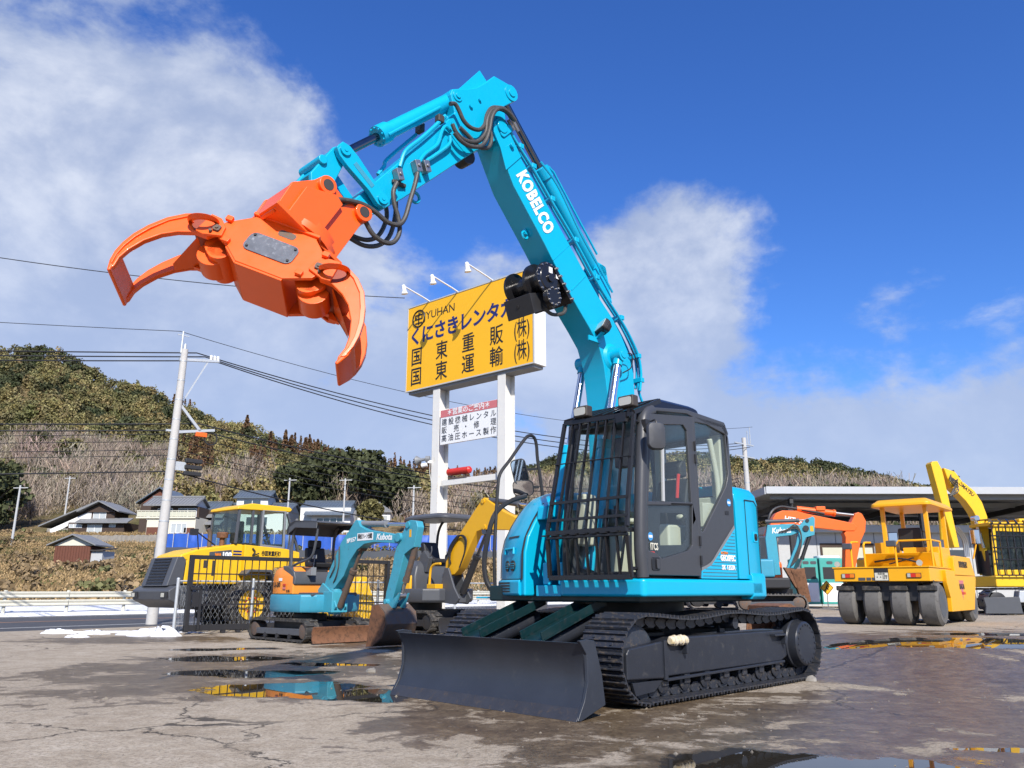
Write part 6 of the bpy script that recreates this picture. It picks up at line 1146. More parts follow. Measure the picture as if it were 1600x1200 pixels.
def komatsu():
    o = Vector((15.4, 25.6, .34)); E = root('excavator', o, R(0), 'yellow excavator with caged cab behind the tyre roller at right edge', 'excavator'); Q = lambda L: [(x - o.x, z - o.z) for x, z in L]
    boom = Q([(13.80, 4.42), (13.95, 4.58), (14.16, 4.54), (14.46, 4.38), (14.76, 4.10), (14.94, 3.75), (15.04, 3.30), (15.0, 2.6), (14.95, 1.5), (14.75, 1.5), (14.72, 2.1), (14.70, 2.78), (14.70, 3.25), (14.60, 3.50), (14.42, 3.80), (14.05, 4.22)])
    m = MB(); m.prism(boom, -.05, .35); bo = m.build('boom', 'yellow', E, .02); text('lettering', 'KOMATSU', .15, 'ink', bo, frameM((-.94, -.056, 3.86), (.70, 0, -.71), (.71, 0, .70)), .004, width=.66)
    m = MB(); m.prism(Q([(13.02, 4.86), (13.08, 4.93), (13.24, 4.94), (13.34, 4.70), (13.38, 4.40), (13.56, 2.3), (13.40, 2.3), (13.20, 3.6), (13.08, 4.4)]), -.9, -.55); ar = m.build('arm', 'yellow', E, .02); m = MB(); m.cyl((-2.2, -.72, 2.2), (-2.08, -.72, 4.1), .1, n=14); m.build('bucket_cylinder', 'yellow', ar)
    m = MB(); m.prism(Q([(13.45, 4.75), (13.8, 4.62), (14.0, 4.3), (13.6, 4.1)]), -.8, .2); m.build('boom_head', 'yellow', bo, .03)
    for k in range(4): m = MB(); m.tube([(-1.3 + .05 * k, -.2, 4.2), (-1.55, -.6 + .1 * k, 4.35), (-1.85 + .05 * k, -.9, 4.0), (-1.6, -.85, 3.7 + .1 * k), (-1.95, -.95, 3.5)], .02, 6, 4); m.build('hose', 'hose', bo)
    for k in range(3): m = MB(); m.tube([(-1.9 + .07 * k, -.8, 2.6), (-1.6 + .06 * k, -.7, 2.2), (-1.6 + .05 * k, -.7, 1.7)], .035, 6, 3); m.build('hose', 'steel', ar)
    ram(E, (-.55, -.15, 1.2), (-.82, -.15, 2.9), .09, .45, 'yellow', 'chrome', 'boom_cylinder')
    m = MB(); m.box(-.95, 2.0, -1.0, 1.6, .80, 1.13); m.build('side_skirt', 'yellow', E, .04)
    m = MB(); m.plate([(-.90, 1.14), (.55, 1.14), (.75, 2.5), (.6, 2.62), (-.7, 2.62), (-.82, 2.4)], [[(-.78, 1.3), (.45, 1.3), (.62, 2.4), (-.68, 2.45)]], -.92, -.86).box(-.85, .6, -.9, .2, 2.62, 2.72); cab = m.build('cab', 'yellow', E, .02)
    m = MB(); m.prism([(-.78, 1.3), (.45, 1.3), (.62, 2.4), (-.68, 2.45)], -.88, -.87); m.build('windscreen', 'loader_glass', cab); m = MB(); m.box(-.8, 1.5, .1, .2, 1.2, 2.6).box(-.7, -.2, -.4, .1, 1.14, 1.9); m.build('interior', 'black', cab); m = MB(); m.loft([[(.58, y, 1.14), (1.3, y, 1.14), (1.3, y, 2.55), (.75, y, 2.6)] for y in (-.9, .1)]); m.build('side_panel', 'window_dark', cab, .02)
    for i in range(8): x = -.92 + i * .21; m = MB(); m.bar((x, -1.12, 1.12), (x + .06, -1.02, 2.66), .03, .03); m.build('guard_bar', 'gloss_black', cab)
    for z in (1.14, 1.6, 1.95, 2.3, 2.65): m = MB(); m.bar((-.92, -1.10 + (z - 1.14) * .05, z), (.62, -1.10 + (z - 1.14) * .05, z), .03, .04); m.build('guard_bar', 'gloss_black', cab)
    for i in range(7): x = -.8 + i * .25; m = MB(); m.tube([(x, -1.0, 2.68), (x + .1, -.7, 2.82), (x + .1, .1, 2.84)], .025, 6); m.build('roof_bar', 'gloss_black', cab)
    m = MB(); m.box(.15, 1.0, -.8, .1, 2.72, 2.84); m.build('roof_hatch', 'yellow', cab, .04)
    for s_ in (-1, 1): rubber_crawler(E, 1.0 * s_ + .3, -.9, 2.4, .36, .5, s_, mat='track_black', frame='black')
    m = MB(); m.prism([(-1.70, .05), (-1.66, .25), (-1.7, .50), (-.65, .52), (-.62, .05)], -1.55, -1.48); m.build('dozer_blade', 'dark_grey', E, .01); m = MB(); m.prism([(-.5, .35), (.9, .35), (.9, .6), (-.4, .7)], -1.2, -.9); m.build('track_cover', 'galvanised', E, .03)
komatsu()
def tyre_roller():
    E = root('tyre_roller', (7.95, 17.55, .34), math.atan2(.768, .64), 'yellow pneumatic tyre roller with canopy seen from behind', 'road roller')
    rr = .43
    def wheel(x, y, w):
        m = MB(); m.rings([((x, y - w / 2, rr), rr * .62), ((x, y - w / 2 - .005, rr), rr * .86), ((x, y - w / 2 + .045, rr), rr * .99), ((x, y - w * .2, rr), rr), ((x, y + w * .2, rr), rr), ((x, y + w / 2 - .045, rr), rr * .99), ((x, y + w / 2 + .005, rr), rr * .86), ((x, y + w / 2, rr), rr * .62)], 36); wh = m.build('wheel', 'rubber_pale', E); m = MB(); m.rings([((x, y - w / 2 - .004, rr), rr * .60), ((x, y - w * .25, rr), rr * .52), ((x, y - w * .22, rr), rr * .2), ((x, y - w * .45, rr), rr * .18)], 24); m.build('rim', 'dark_grey', wh); m = MB()
        for i in range(8): a = i * math.pi / 4; m.cyl((x + .13 * math.cos(a), y - w * .24, rr + .13 * math.sin(a)), (x + .13 * math.cos(a), y - w * .35, rr + .13 * math.sin(a)), .018, n=6)
        m.build('wheel_nuts', 'steel', wh)
    for y in (.73, .20, -.34, -.88): wheel(0, y, .36)
    for y in (.48, -.08, -.62): wheel(3.15, y, .34)
    wheel(3.15, -.92, .22)
    for y in (.73, .20, -.34, -.88): m = MB(); m.box(-.40, -.28, y - .18, y + .18, .70, .80).bar((-.34, y - .12, .8), (-.25, y - .12, .9), .03, .03); m.build('scraper', 'rubber', E, .02)
    m = MB(); m.prism([(-.47, .885), (-.47, 1.16), (1.5, 1.16), (1.5, .885)], -.99, .90, 'xz'); rear = m.build('rear_deck', 'roller_yellow', E, .012)
    m = MB(); m.box(-.49, 1.5, -1.01, .92, 1.16, 1.185); m.build('deck_lip', 'roller_yellow', rear, .004); m = MB(); m.box(-.3, 3.6, -.7, .7, .5, .88); m.build('chassis', 'black', E)
    TR = lambda y, z: frameM((-.474, y, z), (0, -1, 0), (0, 0, 1))
    for y in (.60, -.70):
        m = MB(); m.box(-.49, -.471, y - .135, y + .135, .955, 1.05); tl = m.build('tail_lamp', 'pin_brown', rear); m = MB(); m.box(-.496, -.49, y - .03, y + .06, .965, 1.04); m.build('red_lens', 'tail_red', tl); m = MB(); m.box(-.496, -.49, y - .125, y - .035, .965, 1.04); m.build('amber_lens', 'amber', tl); m = MB(); m.box(-.496, -.49, y + .065, y + .125, .965, 1.04); m.build('clear_lens', 'lens', tl)
    m = MB(); m.box(-.478, -.471, -.21, .07, .89, 1.15); np_ = m.build('plate_recess', 'black', rear); m = MB(); m.box(-.486, -.478, -.20, .06, .905, 1.06); m.build('number_plate', 'cream', np_); text('lettering', '・・177', .10, 'ink', np_, frameM((-.488, -.07, .965), (0, -1, 0), (0, 0, 1)), .003, width=.21); text('lettering', '大分 00', .045, 'ink', np_, frameM((-.488, -.07, 1.035), (0, -1, 0), (0, 0, 1)), .001, width=.14)
    for y, w in ((.33, .14), (.19, .09), (.10, .05)): m = MB(); m.box(-.476, -.471, y - w / 2, y + w / 2, .905, .965); m.build('data_plate', 'dark_grey', rear)
    side = [(.60, .86), (.80, .55), (.78, .27), (3.0, .27), (3.55, .95), (3.55, 1.02), (1.45, 1.02), (1.43, 1.12), (.60, 1.12)]
    m = MB(); m.prism(side, -1.06, -.97).prism(side, .92, 1.0); sd_ = m.build('side_panel', 'roller_yellow', E, .012)
    m = MB(); m.prism([(1.45, 1.03), (3.56, 1.03), (3.2, 1.45), (1.65, 1.45), (1.47, 1.40)], -1.06, 1.0); hd = m.build('hood', 'roller_yellow', E, .015)
    TS = lambda x, z: frameM((x, -1.063, z), (1, 0, 0), (0, 0, 1))
    text('lettering', '国東重販㈱', .15, 'ink', hd, TS(2.35, 1.26), .004, width=.85); text('lettering', 'SAKAI', .15, 'ink', sd_, TS(1.95, .78), .008, width=.48); text('lettering', 'TS150-1', .08, 'red', sd_, TS(2.05, .64), .003, width=.4); m = MB(); m.prism([(1.72, .92), (2.18, .92), (1.95, .50)], -1.0618, -1.0605); m.build('red_triangle', 'sign_red', sd_)
    m = MB(); m.prism([(.25, 1.185), (.12, 1.48), (1.6, 1.48), (1.6, 1.185)], -.98, .42); op = m.build('operator_base', 'roller_yellow', E, .012); m = MB(); m.box(.9, 1.9, -.92, -.2, 1.48, 1.62).box(.95, 1.6, .0, .4, 1.48, 1.75); m.build('step_box', 'roller_yellow', op, .012)
    m = MB(); m.loft([[(.95, y, 1.55), (1.45, y, 1.55), (1.45, y, 1.66), (1.1, y, 1.68), (1.02, y, 2.05), (.92, y, 2.05)] for y in (-.60, -.12)]); m.build('seat', 'seat_black', E, .04)
    for y in (-.78, .10):
        for x in (.75, 2.35): m = MB(); m.box(x - .05, x + .05, y - .04, y + .04, 1.48, 2.52); m.build('canopy_post', 'roller_yellow', E, .006)
    cp = rrect(.45, 2.65, -.96, .28, .12, 3); m = MB(); m.loft([[(x, y, 2.50) for x, y in cp], [(x, y, 2.56) for x, y in cp], [(1.55 + (x - 1.55) * .86, -.33 + (y + .33) * .82, 2.66) for x, y in cp]]); m.build('canopy', 'roller_yellow', E, .015)
    for y, x, h in ((.55, -.3, 1.72), (.28, -.3, 1.70)): m = MB(); m.tube([(x, y, 1.18), (x, y, h - .06), (x + .08, y, h), (x + .5, y, h + .02)], .022, 8); m.build('hand_rail', 'roller_yellow', E)
    m = MB(); m.tube([(-.1, -.3, 1.18), (-.1, -.3, 1.62), (-.1, -.38, 1.72), (-.1, -1.0, 1.72), (.7, -1.0, 1.72), (.7, -1.0, 1.18)], .022, 8).tube([(-.1, -1.0, 1.72), (-.1, -1.0, 1.18)], .022, 8); m.build('hand_rail', 'roller_yellow', E)
    for y, x, z in ((.60, -.35, 1.62), (-.24, -.12, 1.66)): m = MB(); m.box(x - .06, x + .02, y - .10, y + .10, z - .06, z + .07); m.build('rear_lamp', 'dark_grey', E, .02)
    for y in (.82, -.82): m = MB(); m.rings([((-.38, y, 1.25), .05), ((-.45, y, 1.25), .06)], 14).box(-.42, -.38, y - .02, y + .02, 1.18, 1.22); m.build('round_lamp', 'lens', E)
    for y, x in ((.50, 2.9), (-1.25, 3.1)):
        m = MB(); m.box(x, x + .03, y - .11, y + .11, 1.75, 2.1); mr = m.build('mirror', 'dark_grey', E, .01); m = MB(); m.box(x - .005, x, y - .1, y + .1, 1.77, 2.08); m.build('mirror_glass', 'mirror_face', mr); m = MB(); m.tube([(x + .02, y, 1.76), (x + .02, y + (.1 if y < 0 else -.1), 1.42)], .018, 6); m.build('mirror_arm', 'roller_yellow', mr)
    m = MB(); m.tube([(1.75, -.38 + .19 * math.cos(a), 1.86 + .17 * math.sin(a)) for a in np.linspace(0, 6.28, 22)], .014, 6).tube([(1.78, -.38, 1.84), (2.0, -.38, 1.5)], .03, 6); m.build('steering_wheel', 'black', E)
    m = MB(); m.tube([(.1, .2, 1.3), (.08, -.3, 1.36), (.08, -.65, 1.28)], .02, 6, 3).tube([(.08, -.1, 1.25), (.08, -.6, 1.37)], .015, 6); m.build('hose', 'black', op)
tyre_roller()
def loader():
    E = root('wheel_loader', (-8.1, 22.9, 0), math.atan2(.76, .65), 'yellow wheel loader with grey rear bumper behind the black gate', 'wheel loader'); rr = .66
    m = MB(); hs = [(-1.60, 1.88), (-1.55, 1.95), (-1.12, 2.10), (.05, 2.29), (.22, 2.28), (.25, 1.20), (-1.44, 1.20), (-1.40, 1.80)]
    m.prism(hs, -.66, .66); hd = m.build('hood', 'yellow', E, .05, seg=3)
    m = MB(); m.prism([(-1.68, 1.88), (-1.50, 1.90), (-1.42, 1.80), (-1.46, 1.20), (-1.90, 1.14)], -.70, .70); gs = m.build('grille_surround', 'dark_grey', E, .03)
    nrm = Vector((-.95, 0, .30)).normalized()
    for i in range(9): z = 1.24 + i * .075; x = -1.88 + (z - 1.16) * .28; m = MB(); m.bar((x - .012, -.42, z), (x - .012, .42, z), .05, .028); m.build('grille_bar', 'black', gs)
    m = MB(); m.prism([(-1.895, 1.19), (-1.70, 1.86), (-1.69, 1.86), (-1.885, 1.19)], -.45, .45); m.build('grille_recess', 'gloss_black', gs)
    m = MB(); m.prism([(-1.98, 1.04), (-1.80, 1.16), (-.88, 1.19), (-.88, .80), (-1.1, .62), (-1.5, .60), (-1.94, .80)], -1.0, 1.0); bp = m.build('counterweight', 'dark_grey', E, .04)
    for y in (-.80, .80): m = MB(); m.box(-2.0, -1.94, y - .17, y + .17, .86, 1.0); rc = m.build('lamp_recess', 'black', bp); m = MB(); m.box(-2.006, -2.0, y - .03, y + .13, .88, .98); m.build('lamp', 'lens', rc)
    m = MB(); m.box(-1.13, -1.10, -1.004, -1.0, .9, 1.1); m.build('reflector', 'red', bp)
    TS = lambda x, z, y=-.665: frameM((x, y, z), (1, 0, 0), (0, 0, 1))
    m = MB(); m.prism([(-.78, 1.86), (-.13, 1.91), (-.13, 2.12), (-.78, 2.04)], -.664, -.660); bd = m.build('badge', 'dark_grey', hd); text('lettering', 'WA', .15, 'amber', bd, TS(-.52, 1.955), .008, width=.20); text('lettering', '100', .17, 'white', bd, TS(-.27, 1.98), .010, width=.27)
    for z in (1.90, 1.98, 2.06): m = MB(); m.box(-.08, .18, -.665, -.66, z, z + .045); m.build('purple_stripe', 'navy', hd)
    for x, z, w, h in ((-.87, 1.72, .10, .2), (-.62, 1.62, .10, .4)): m = MB(); m.box(x - w / 2, x + w / 2, -.664, -.66, z - h / 2, z + h / 2); m.build('vent', 'pin_brown', hd)
    for x in (-1.0, -.5, -.1): m = MB(); m.box(x, x + .006, -.663, -.66, 1.24, 1.85); m.build('panel_seam', 'pin_brown', hd)
    m = MB(); m.prism([(.20, 2.27), (1.55, 2.20), (2.0, 2.12), (2.02, 1.72), (1.2, 1.66), (1.1, 1.35), (.24, 1.30)], -.76, .76); bo = m.build('cab_base', 'yellow', E, .02); text('lettering', '㊥国東重販㈱', .15, 'ink', bo, TS(1.05, 2.04, -.764), .004, width=.62)
    m = MB(); m.tube([(.42, -.80, 2.18), (.5, -.82, 2.08), (.42, -.82, 1.98), (.62, -.82, 2.04)], .02, 6, 3); m.build('door_handle', 'black', bo)
    # cab
    W = lambda x, z: (x, z)
    m = MB(); pr = lambda pts: [m.bar((a[0], y, a[1]), (b_[0], y, b_[1]), .07, .07) for y in (-.68, .68) for a, b_ in zip(pts, pts[1:])]
    pr([(-.05, 2.29), (.0, 3.24)]); pr([(.42, 2.28), (.42, 3.28)]); pr([(.70, 2.26), (.70, 3.30)]); pr([(1.48, 2.22), (1.46, 3.28)]); pr([(2.0, 2.15), (1.55, 3.22)])
    cf_ = m.build('cab_frame', 'dark_grey', E, .01)
    m = MB(); m.plate([(.70, 2.24), (.70, 3.30), (1.48, 3.30), (1.50, 2.20)], [[(.76, 2.30), (.76, 3.24), (1.42, 3.24), (1.43, 2.26)]], -.735, -.70); m.build('door_frame', 'mid_grey', cf_, .008)
    m = MB(); m.loft([[(-.10, y, 3.22), (-.08, y, 3.30), (.35, y, 3.42), (1.60, y, 3.40), (1.68, y, 3.33), (1.6, y, 3.26)] for y in (-.74, .74)]); m.build('cab_roof', 'yellow', E, .03)
    for nm, pl in (('side_glass', [(-.03, 2.3), (.02, 3.22), (.42, 3.26), (.42, 2.3)]), ('door_glass', [(.72, 2.27), (.72, 3.28), (1.46, 3.28), (1.47, 2.22)]), ('front_side_glass', [(1.49, 2.2), (1.48, 3.24), (1.56, 3.2), (1.97, 2.17)]), ('quarter_glass', [(.43, 2.28), (.43, 3.27), (.69, 3.28), (.69, 2.27)])):
        for y in (-.69, .69): m = MB(); m.prism(pl, y, y + .006); m.build(nm, 'loader_glass', cf_)
    m = MB(); m.box(-.03, -.02, -.65, .65, 2.3, 3.22); m.build('rear_glass', 'loader_glass', cf_)
    m = MB(); m.box(.35, .85, -.28, .28, 2.0, 2.35).box(.3, .45, -.26, .26, 2.35, 2.95); m.build('seat', 'seat_black', E, .04); m = MB(); c = Vector((1.28, 0, 2.48)); a1 = Vector((0, 1, 0)); a2 = Vector((.55, 0, .83)).normalized(); m.tube([c + (a1 * math.cos(t_) + a2 * math.sin(t_)) * .21 for t_ in np.linspace(0, 6.28, 22)], .016, 6).tube([c, (1.5, 0, 2.1)], .03, 6).bar(c - a1 * .2, c + a1 * .2, .02, .02); m.build('steering_wheel', 'black', E); m = MB(); m.box(1.4, 1.75, -.4, .4, 1.9, 2.35); m.build('dashboard', 'black', E, .03)
    for x, y in ((.42, -.74), (.42, .74), (2.95, -.74), (2.95, .74)):
        w = .44; m = MB(); m.rings([((x, y - w / 2 + .03, rr), rr * .56), ((x, y - w / 2, rr), rr * .80), ((x, y - w / 2 + .06, rr), rr * .97), ((x, y + w / 2 - .06, rr), rr * .97), ((x, y + w / 2, rr), rr * .80), ((x, y + w / 2 - .03, rr), rr * .56)], 36)
        for i in range(24):
            a = i / 24 * 6.283; M = Matrix.Translation((x, y, rr)) @ Matrix.Rotation(a, 4, 'Y'); m.box(-.045, .045, (-w / 2 + .02 if i % 2 else -.03), (.03 if i % 2 else w / 2 - .02), rr * .95, rr * 1.0, M)
        wh = m.build('wheel', 'rubber', E); s_ = -1 if y < 0 else 1; m = MB(); m.rings([((x, y + s_ * (w / 2 - .02), rr), rr * .57), ((x, y + s_ * (w / 2 + .012), rr), rr * .60), ((x, y + s_ * (w / 2 - .008), rr), rr * .52), ((x, y + s_ * (w / 2 - .014), rr), rr * .28), ((x, y + s_ * (w / 2 + .03), rr), rr * .22)], 28); rm = m.build('rim', 'yellow', wh); m = MB()
        for i in range(12): a = i / 12 * 6.283; m.cyl((x + .2 * math.cos(a), y + s_ * (w / 2 - .02), rr + .2 * math.sin(a)), (x + .2 * math.cos(a), y + s_ * (w / 2 + .02), rr + .2 * math.sin(a)), .022, n=6)
        m.build('wheel_nuts', 'red', wh)
    for y in (-.8, .8): m = MB(); m.loft([[(.12, yy, 1.45), (.25, yy, 1.60), (.95, yy, 1.60), (1.18, yy, 1.20), (1.12, yy, 1.17), (.9, yy, 1.53), (.28, yy, 1.53), (.16, yy, 1.42)] for yy in (y - .22, y + .22)]); m.build('fender', 'dark_grey', E, .015)
    m = MB(); m.box(-.9, 1.3, -.5, .5, .55, 1.3).box(1.3, 1.9, -.2, .2, .6, 1.1).box(1.9, 3.4, -.45, .45, .55, 1.25); m.build('chassis', 'black', E); m = MB(); m.prism([(2.2, 1.2), (2.3, 1.9), (2.7, 2.0), (3.9, 1.1), (4.0, .6), (3.7, .7), (2.9, 1.4)], -.45, -.33).prism([(2.2, 1.2), (2.3, 1.9), (2.7, 2.0), (3.9, 1.1), (4.0, .6), (3.7, .7), (2.9, 1.4)], .33, .45); m.build('lift_arm', 'yellow', E, .02)
    m = MB(); m.prism([(3.85, 1.25), (4.0, 1.45), (4.2, 1.45), (4.75, .25), (4.7, .18), (4.1, .18), (3.8, .45)], -1.2, 1.2); m.build('bucket', 'yellow', E, .03)
    m = MB(); m.tube([(-.55, -.2, 2.2), (-.56, -.2, 2.55), (-.62, -.2, 2.68)], .06, 12, 3); m.build('exhaust', 'rust_metal', E); m = MB(); m.rings([((-.18, -.2, 2.25), .07), ((-.18, -.2, 2.45), .07), ((-.18, -.2, 2.46), .15), ((-.18, -.2, 2.58), .16), ((-.18, -.2, 2.61), .14)], 18); m.build('air_cleaner', 'rust', E)
    m = MB(); m.tube([(-.6, -.6, 2.22), (-1.0, -.7, 2.42), (-1.25, -.75, 2.55)], .018, 6).tube([(-1.1, -.65, 2.1), (-1.2, -.72, 2.5)], .015, 6); m.box(-1.42, -1.22, -.80, -.72, 2.45, 2.62); m.build('rear_mirror', 'black', E)
    m = MB(); m.tube([(1.6, -.75, 2.2), (1.62, -.82, 2.8), (1.75, -.95, 2.95)], .02, 6, 3).box(1.72, 1.80, -1.05, -.85, 2.65, 3.0); m.build('mirror', 'dark_grey', E); m = MB(); m.tube([(1.62, -.8, 1.4), (1.62, -.84, 2.0), (1.6, -.78, 2.75)], .02, 6, 3); m.build('hand_rail', 'dark_grey', E)
loader()
# ------------------------------------------------------------------ houses beyond the road
class House:
    def __init__(s, name, label, x, y, z, cat='house', group='houses below the wooded hill'):
        s.o = Vector((x, y, z)); s.E = root(name, s.o, 0, label, cat, group)
    def wall(s, x0, x1, z0, z1, d0, d1, mat):
        m = MB(); m.box(x0 - s.o.x, x1 - s.o.x, d0, d1, z0 - s.o.z, z1 - s.o.z); return m.build('wall', mat, s.E)
    def roof(s, x0, x1, d0, d1, ze, zr, mat='tile_roof', ov=.5, th=.22, hip=0.0):
        """ridge along x"""
        ze, zr = ze - s.o.z, zr - s.o.z; x0, x1 = x0 - s.o.x - ov, x1 - s.o.x + ov; ym = (d0 + d1) / 2; d0 -= ov; d1 += ov; m = MB()
        for za in (0, th): pass
        a = [(x0, d0, ze), (x1, d0, ze), (x1 - hip, ym, zr), (x0 + hip, ym, zr)]; b_ = [(x0, d1, ze), (x1, d1, ze), (x1 - hip, ym, zr), (x0 + hip, ym, zr)]
        up = lambda L: [(x, y, z + th) for x, y, z in L]
        m.loft([a, up(a)]); m.loft([b_, up(b_)])
        if hip: m.add([(x0, d0, ze + th), (x0 + hip, ym, zr + th), (x0, d1, ze + th), (x1, d0, ze + th), (x1 - hip, ym, zr + th), (x1, d1, ze + th)], [(0, 1, 2), (3, 5, 4)])
        r_ = m.build('roof', mat, s.E); t_ = MB(); n_ = max(4, int((x1 - x0) / .55))
        for i in range(n_):
            x = x0 + .2 + (x1 - x0 - .4) * i / (n_ - 1); f = min(1.0, min(x - x0, x1 - x) / hip) if hip else 1.0; t_.bar((x, d0, ze + th + .03), (x, d0 + (ym - d0) * f, ze + th + .03 + (zr - ze) * f), .14, .10)
        tag(t_.build('tile_rows', mat, r_, split=False), kind='stuff')
        if not hip: m = MB(); m.prism([(d0 + ov, ze + .1), (d1 - ov, ze + .1), (ym, zr)], x0 + ov + .02, x1 - ov - .02, 'yz'); m.build('gable', 'plaster', s.E)
        m = MB(); m.box(x0 + hip, x1 - hip, ym - .18, ym + .18, zr + th, zr + th + .22); m.build('ridge', mat, r_); return r_
    def roofy(s, x0, x1, d0, d1, ze, zr, mat='tile_roof', ov=.5, th=.22, gable='wood_dark', xm=None):
        """ridge running away from the viewer, gable towards the road"""
        ze, zr = ze - s.o.z, zr - s.o.z; X0, X1 = x0 - s.o.x, x1 - s.o.x; xm = (X0 + X1) / 2 if xm is None else xm - s.o.x; m = MB()
        m.prism([(X0 - ov, ze), (xm, zr), (xm, zr + th), (X0 - ov, ze + th)], d0 - ov, d1 + ov); m.prism([(xm, zr), (X1 + ov, ze), (X1 + ov, ze + th), (xm, zr + th)], d0 - ov, d1 + ov); r_ = m.build('roof', mat, s.E)
        m = MB(); m.prism([(X0, ze + .05), (X1, ze + .05), (xm, zr - .05)], d0 + .02, d1 - .02); m.build('gable', gable, s.E); return r_
    def shed_roof(s, x0, x1, d0, d1, z0, z1, mat='tile_roof', th=.2):
        m = MB(); m.prism([(d0, z0 - s.o.z), (d1, z1 - s.o.z), (d1, z1 - s.o.z + th), (d0, z0 - s.o.z + th)], x0 - s.o.x, x1 - s.o.x, 'yz'); return m.build('lower_roof', mat, s.E)
    def win(s, x0, x1, z0, z1, d, n=2, frame='white', pane='window_pale'):
        x0 -= s.o.x; x1 -= s.o.x; z0 -= s.o.z; z1 -= s.o.z; t = .07; w = (x1 - x0) / n; holes = [[(x0 + i * w + t, z0 + t), (x0 + (i + 1) * w - t * .5, z0 + t), (x0 + (i + 1) * w - t * .5, z1 - t), (x0 + i * w + t, z1 - t)] for i in range(n)]
        m = MB(); m.plate([(x0, z0), (x1 + t * .5, z0), (x1 + t * .5, z1), (x0, z1)], holes, d - .08, d + .02); f = m.build('window', frame, s.E)
        for h in holes: m = MB(); m.prism(h, d - .03, d - .01); m.build('pane', pane, f)
# A: dark timber house with its long left roof
h = House('timber_house', 'dark timber house with a long low roof sweeping down left', -78, 150, 10.6)
h.wall(-82.2, -71.8, 8.8, 13.2, 0, 7, 'wood_dark'); h.wall(-79.6, -74.3, 13.2, 15.3, 1, 6.5, 'wood_dark'); h.roofy(-79.8, -74.0, .6, 6.8, 15.1, 17.0, 'tile_grey', 1.0); h.shed_roof(-80.5, -70.8, -1.0, 1.2, 13.0, 13.9, 'tile_grey')
m = MB(); m.prism([(-9.9, 1.8), (.7, 6.5), (.7, 6.75), (-9.9, 2.05)], .2, 7.2); m.build('long_roof', 'tile_grey', h.E); paint('roof_snow', (.80, .82, .86), .6, var=.04); m = MB(); m.prism([(-9.0, 2.46), (.4, 6.62), (.4, 6.85), (-9.0, 2.70)], 2.0, 6.8); m.build('roof_snow', 'roof_snow', h.E); h.wall(-86.6, -82.2, 8.8, 12.2, 1, 6, 'stone'); m = MB(); m.prism([(-8.0, 1.4), (-.6, 4.9), (-.6, 2.6), (-4.2, 2.4), (-7.8, .2)], .9, 1.1); m.build('side_wall', 'plaster', h.E)
h.win(-78.3, -75.9, 13.8, 15.2, 1.0); h.win(-78.6, -75.9, 10.8, 12.8, 0); h.win(-82.0, -79.6, 12.2, 12.9, 0, 3); h.win(-74.6, -73.4, 12.3, 13.0, 0)
# B: cream house with balcony
h = House('cream_house', 'two-storey cream house with balcony behind the utility pole', -57.5, 135, 9.9)
h.wall(-60.9, -52.8, 8.2, 12.9, 0, 7, 'plaster_cream'); h.wall(-61.2, -53.0, 12.9, 14.7, 1.6, 7, 'wood_dark'); h.roof(-61.6, -53.6, 1.0, 7.0, 14.8, 16.4, 'tile_grey', .5); m = MB(); m.box(-5.2, 4.7, -.3, 1.6, 2.75, 2.98); bal = m.build('balcony', 'plaster_cream', h.E)
for i in range(16): m = MB(); m.box(-5.1 + i * .65, -5.04 + i * .65, -.26, -.2, 2.98, 4.0); m.build('baluster', 'cream', bal)
m = MB(); m.box(-5.2, 4.7, -.28, -.18, 3.95, 4.05); m.build('hand_rail', 'cream', bal); m = MB(); m.box(-5.1, 4.6, -.2, -.17, 3.05, 3.85); m.build('balcony_panel', 'beige', bal)
h.win(-56.8, -54.2, 10.2, 11.8, 0, 3); h.win(-60.0, -57.5, 12.95, 14.5, 1.6, 2, pane='window_dark'); h.win(-56.5, -53.4, 12.95, 14.5, 1.6, 2, pane='window_dark'); m = MB(); m.box(-3.35, -1.0, -.03, 0, -1.2, 1.3); m.build('brown_panel', 'wood_red', h.E); m = MB(); m.box(2.9, 4.6, -.03, 0, -1.2, 1.2); m.build('brown_panel', 'wood_red', h.E)
h = House('gabled_house', 'dark gabled house rising behind the cream balcony house', -64, 146, 11.8); h.wall(-67.3, -60.6, 10.5, 16.4, 0, 8, 'wood_dark'); h.roofy(-67.3, -60.6, 0, 8, 16.2, 19.0, 'tile_roof', .7, gable='wood_red'); h.win(-66, -63, 13.4, 14.8, 0)
h = House('tiled_annex', 'low house with stacked grey tile roofs right of the cream house', -52.6, 141, 10.6); h.wall(-54.9, -50.2, 9, 14.6, 0, 6, 'wood_dark'); h.roof(-54.9, -50.3, 0.5, 6, 14.5, 16.0, 'tile_roof', .3); h.shed_roof(-55.0, -50.2, -1.0, 1.0, 13.2, 14.2, 'tile_grey'); h.shed_roof(-55.0, -50.2, -2.0, .2, 11.9, 12.9, 'tile_grey'); h.win(-54.0, -51.2, 10.2, 11.6, 0, 3, pane='window_dark')
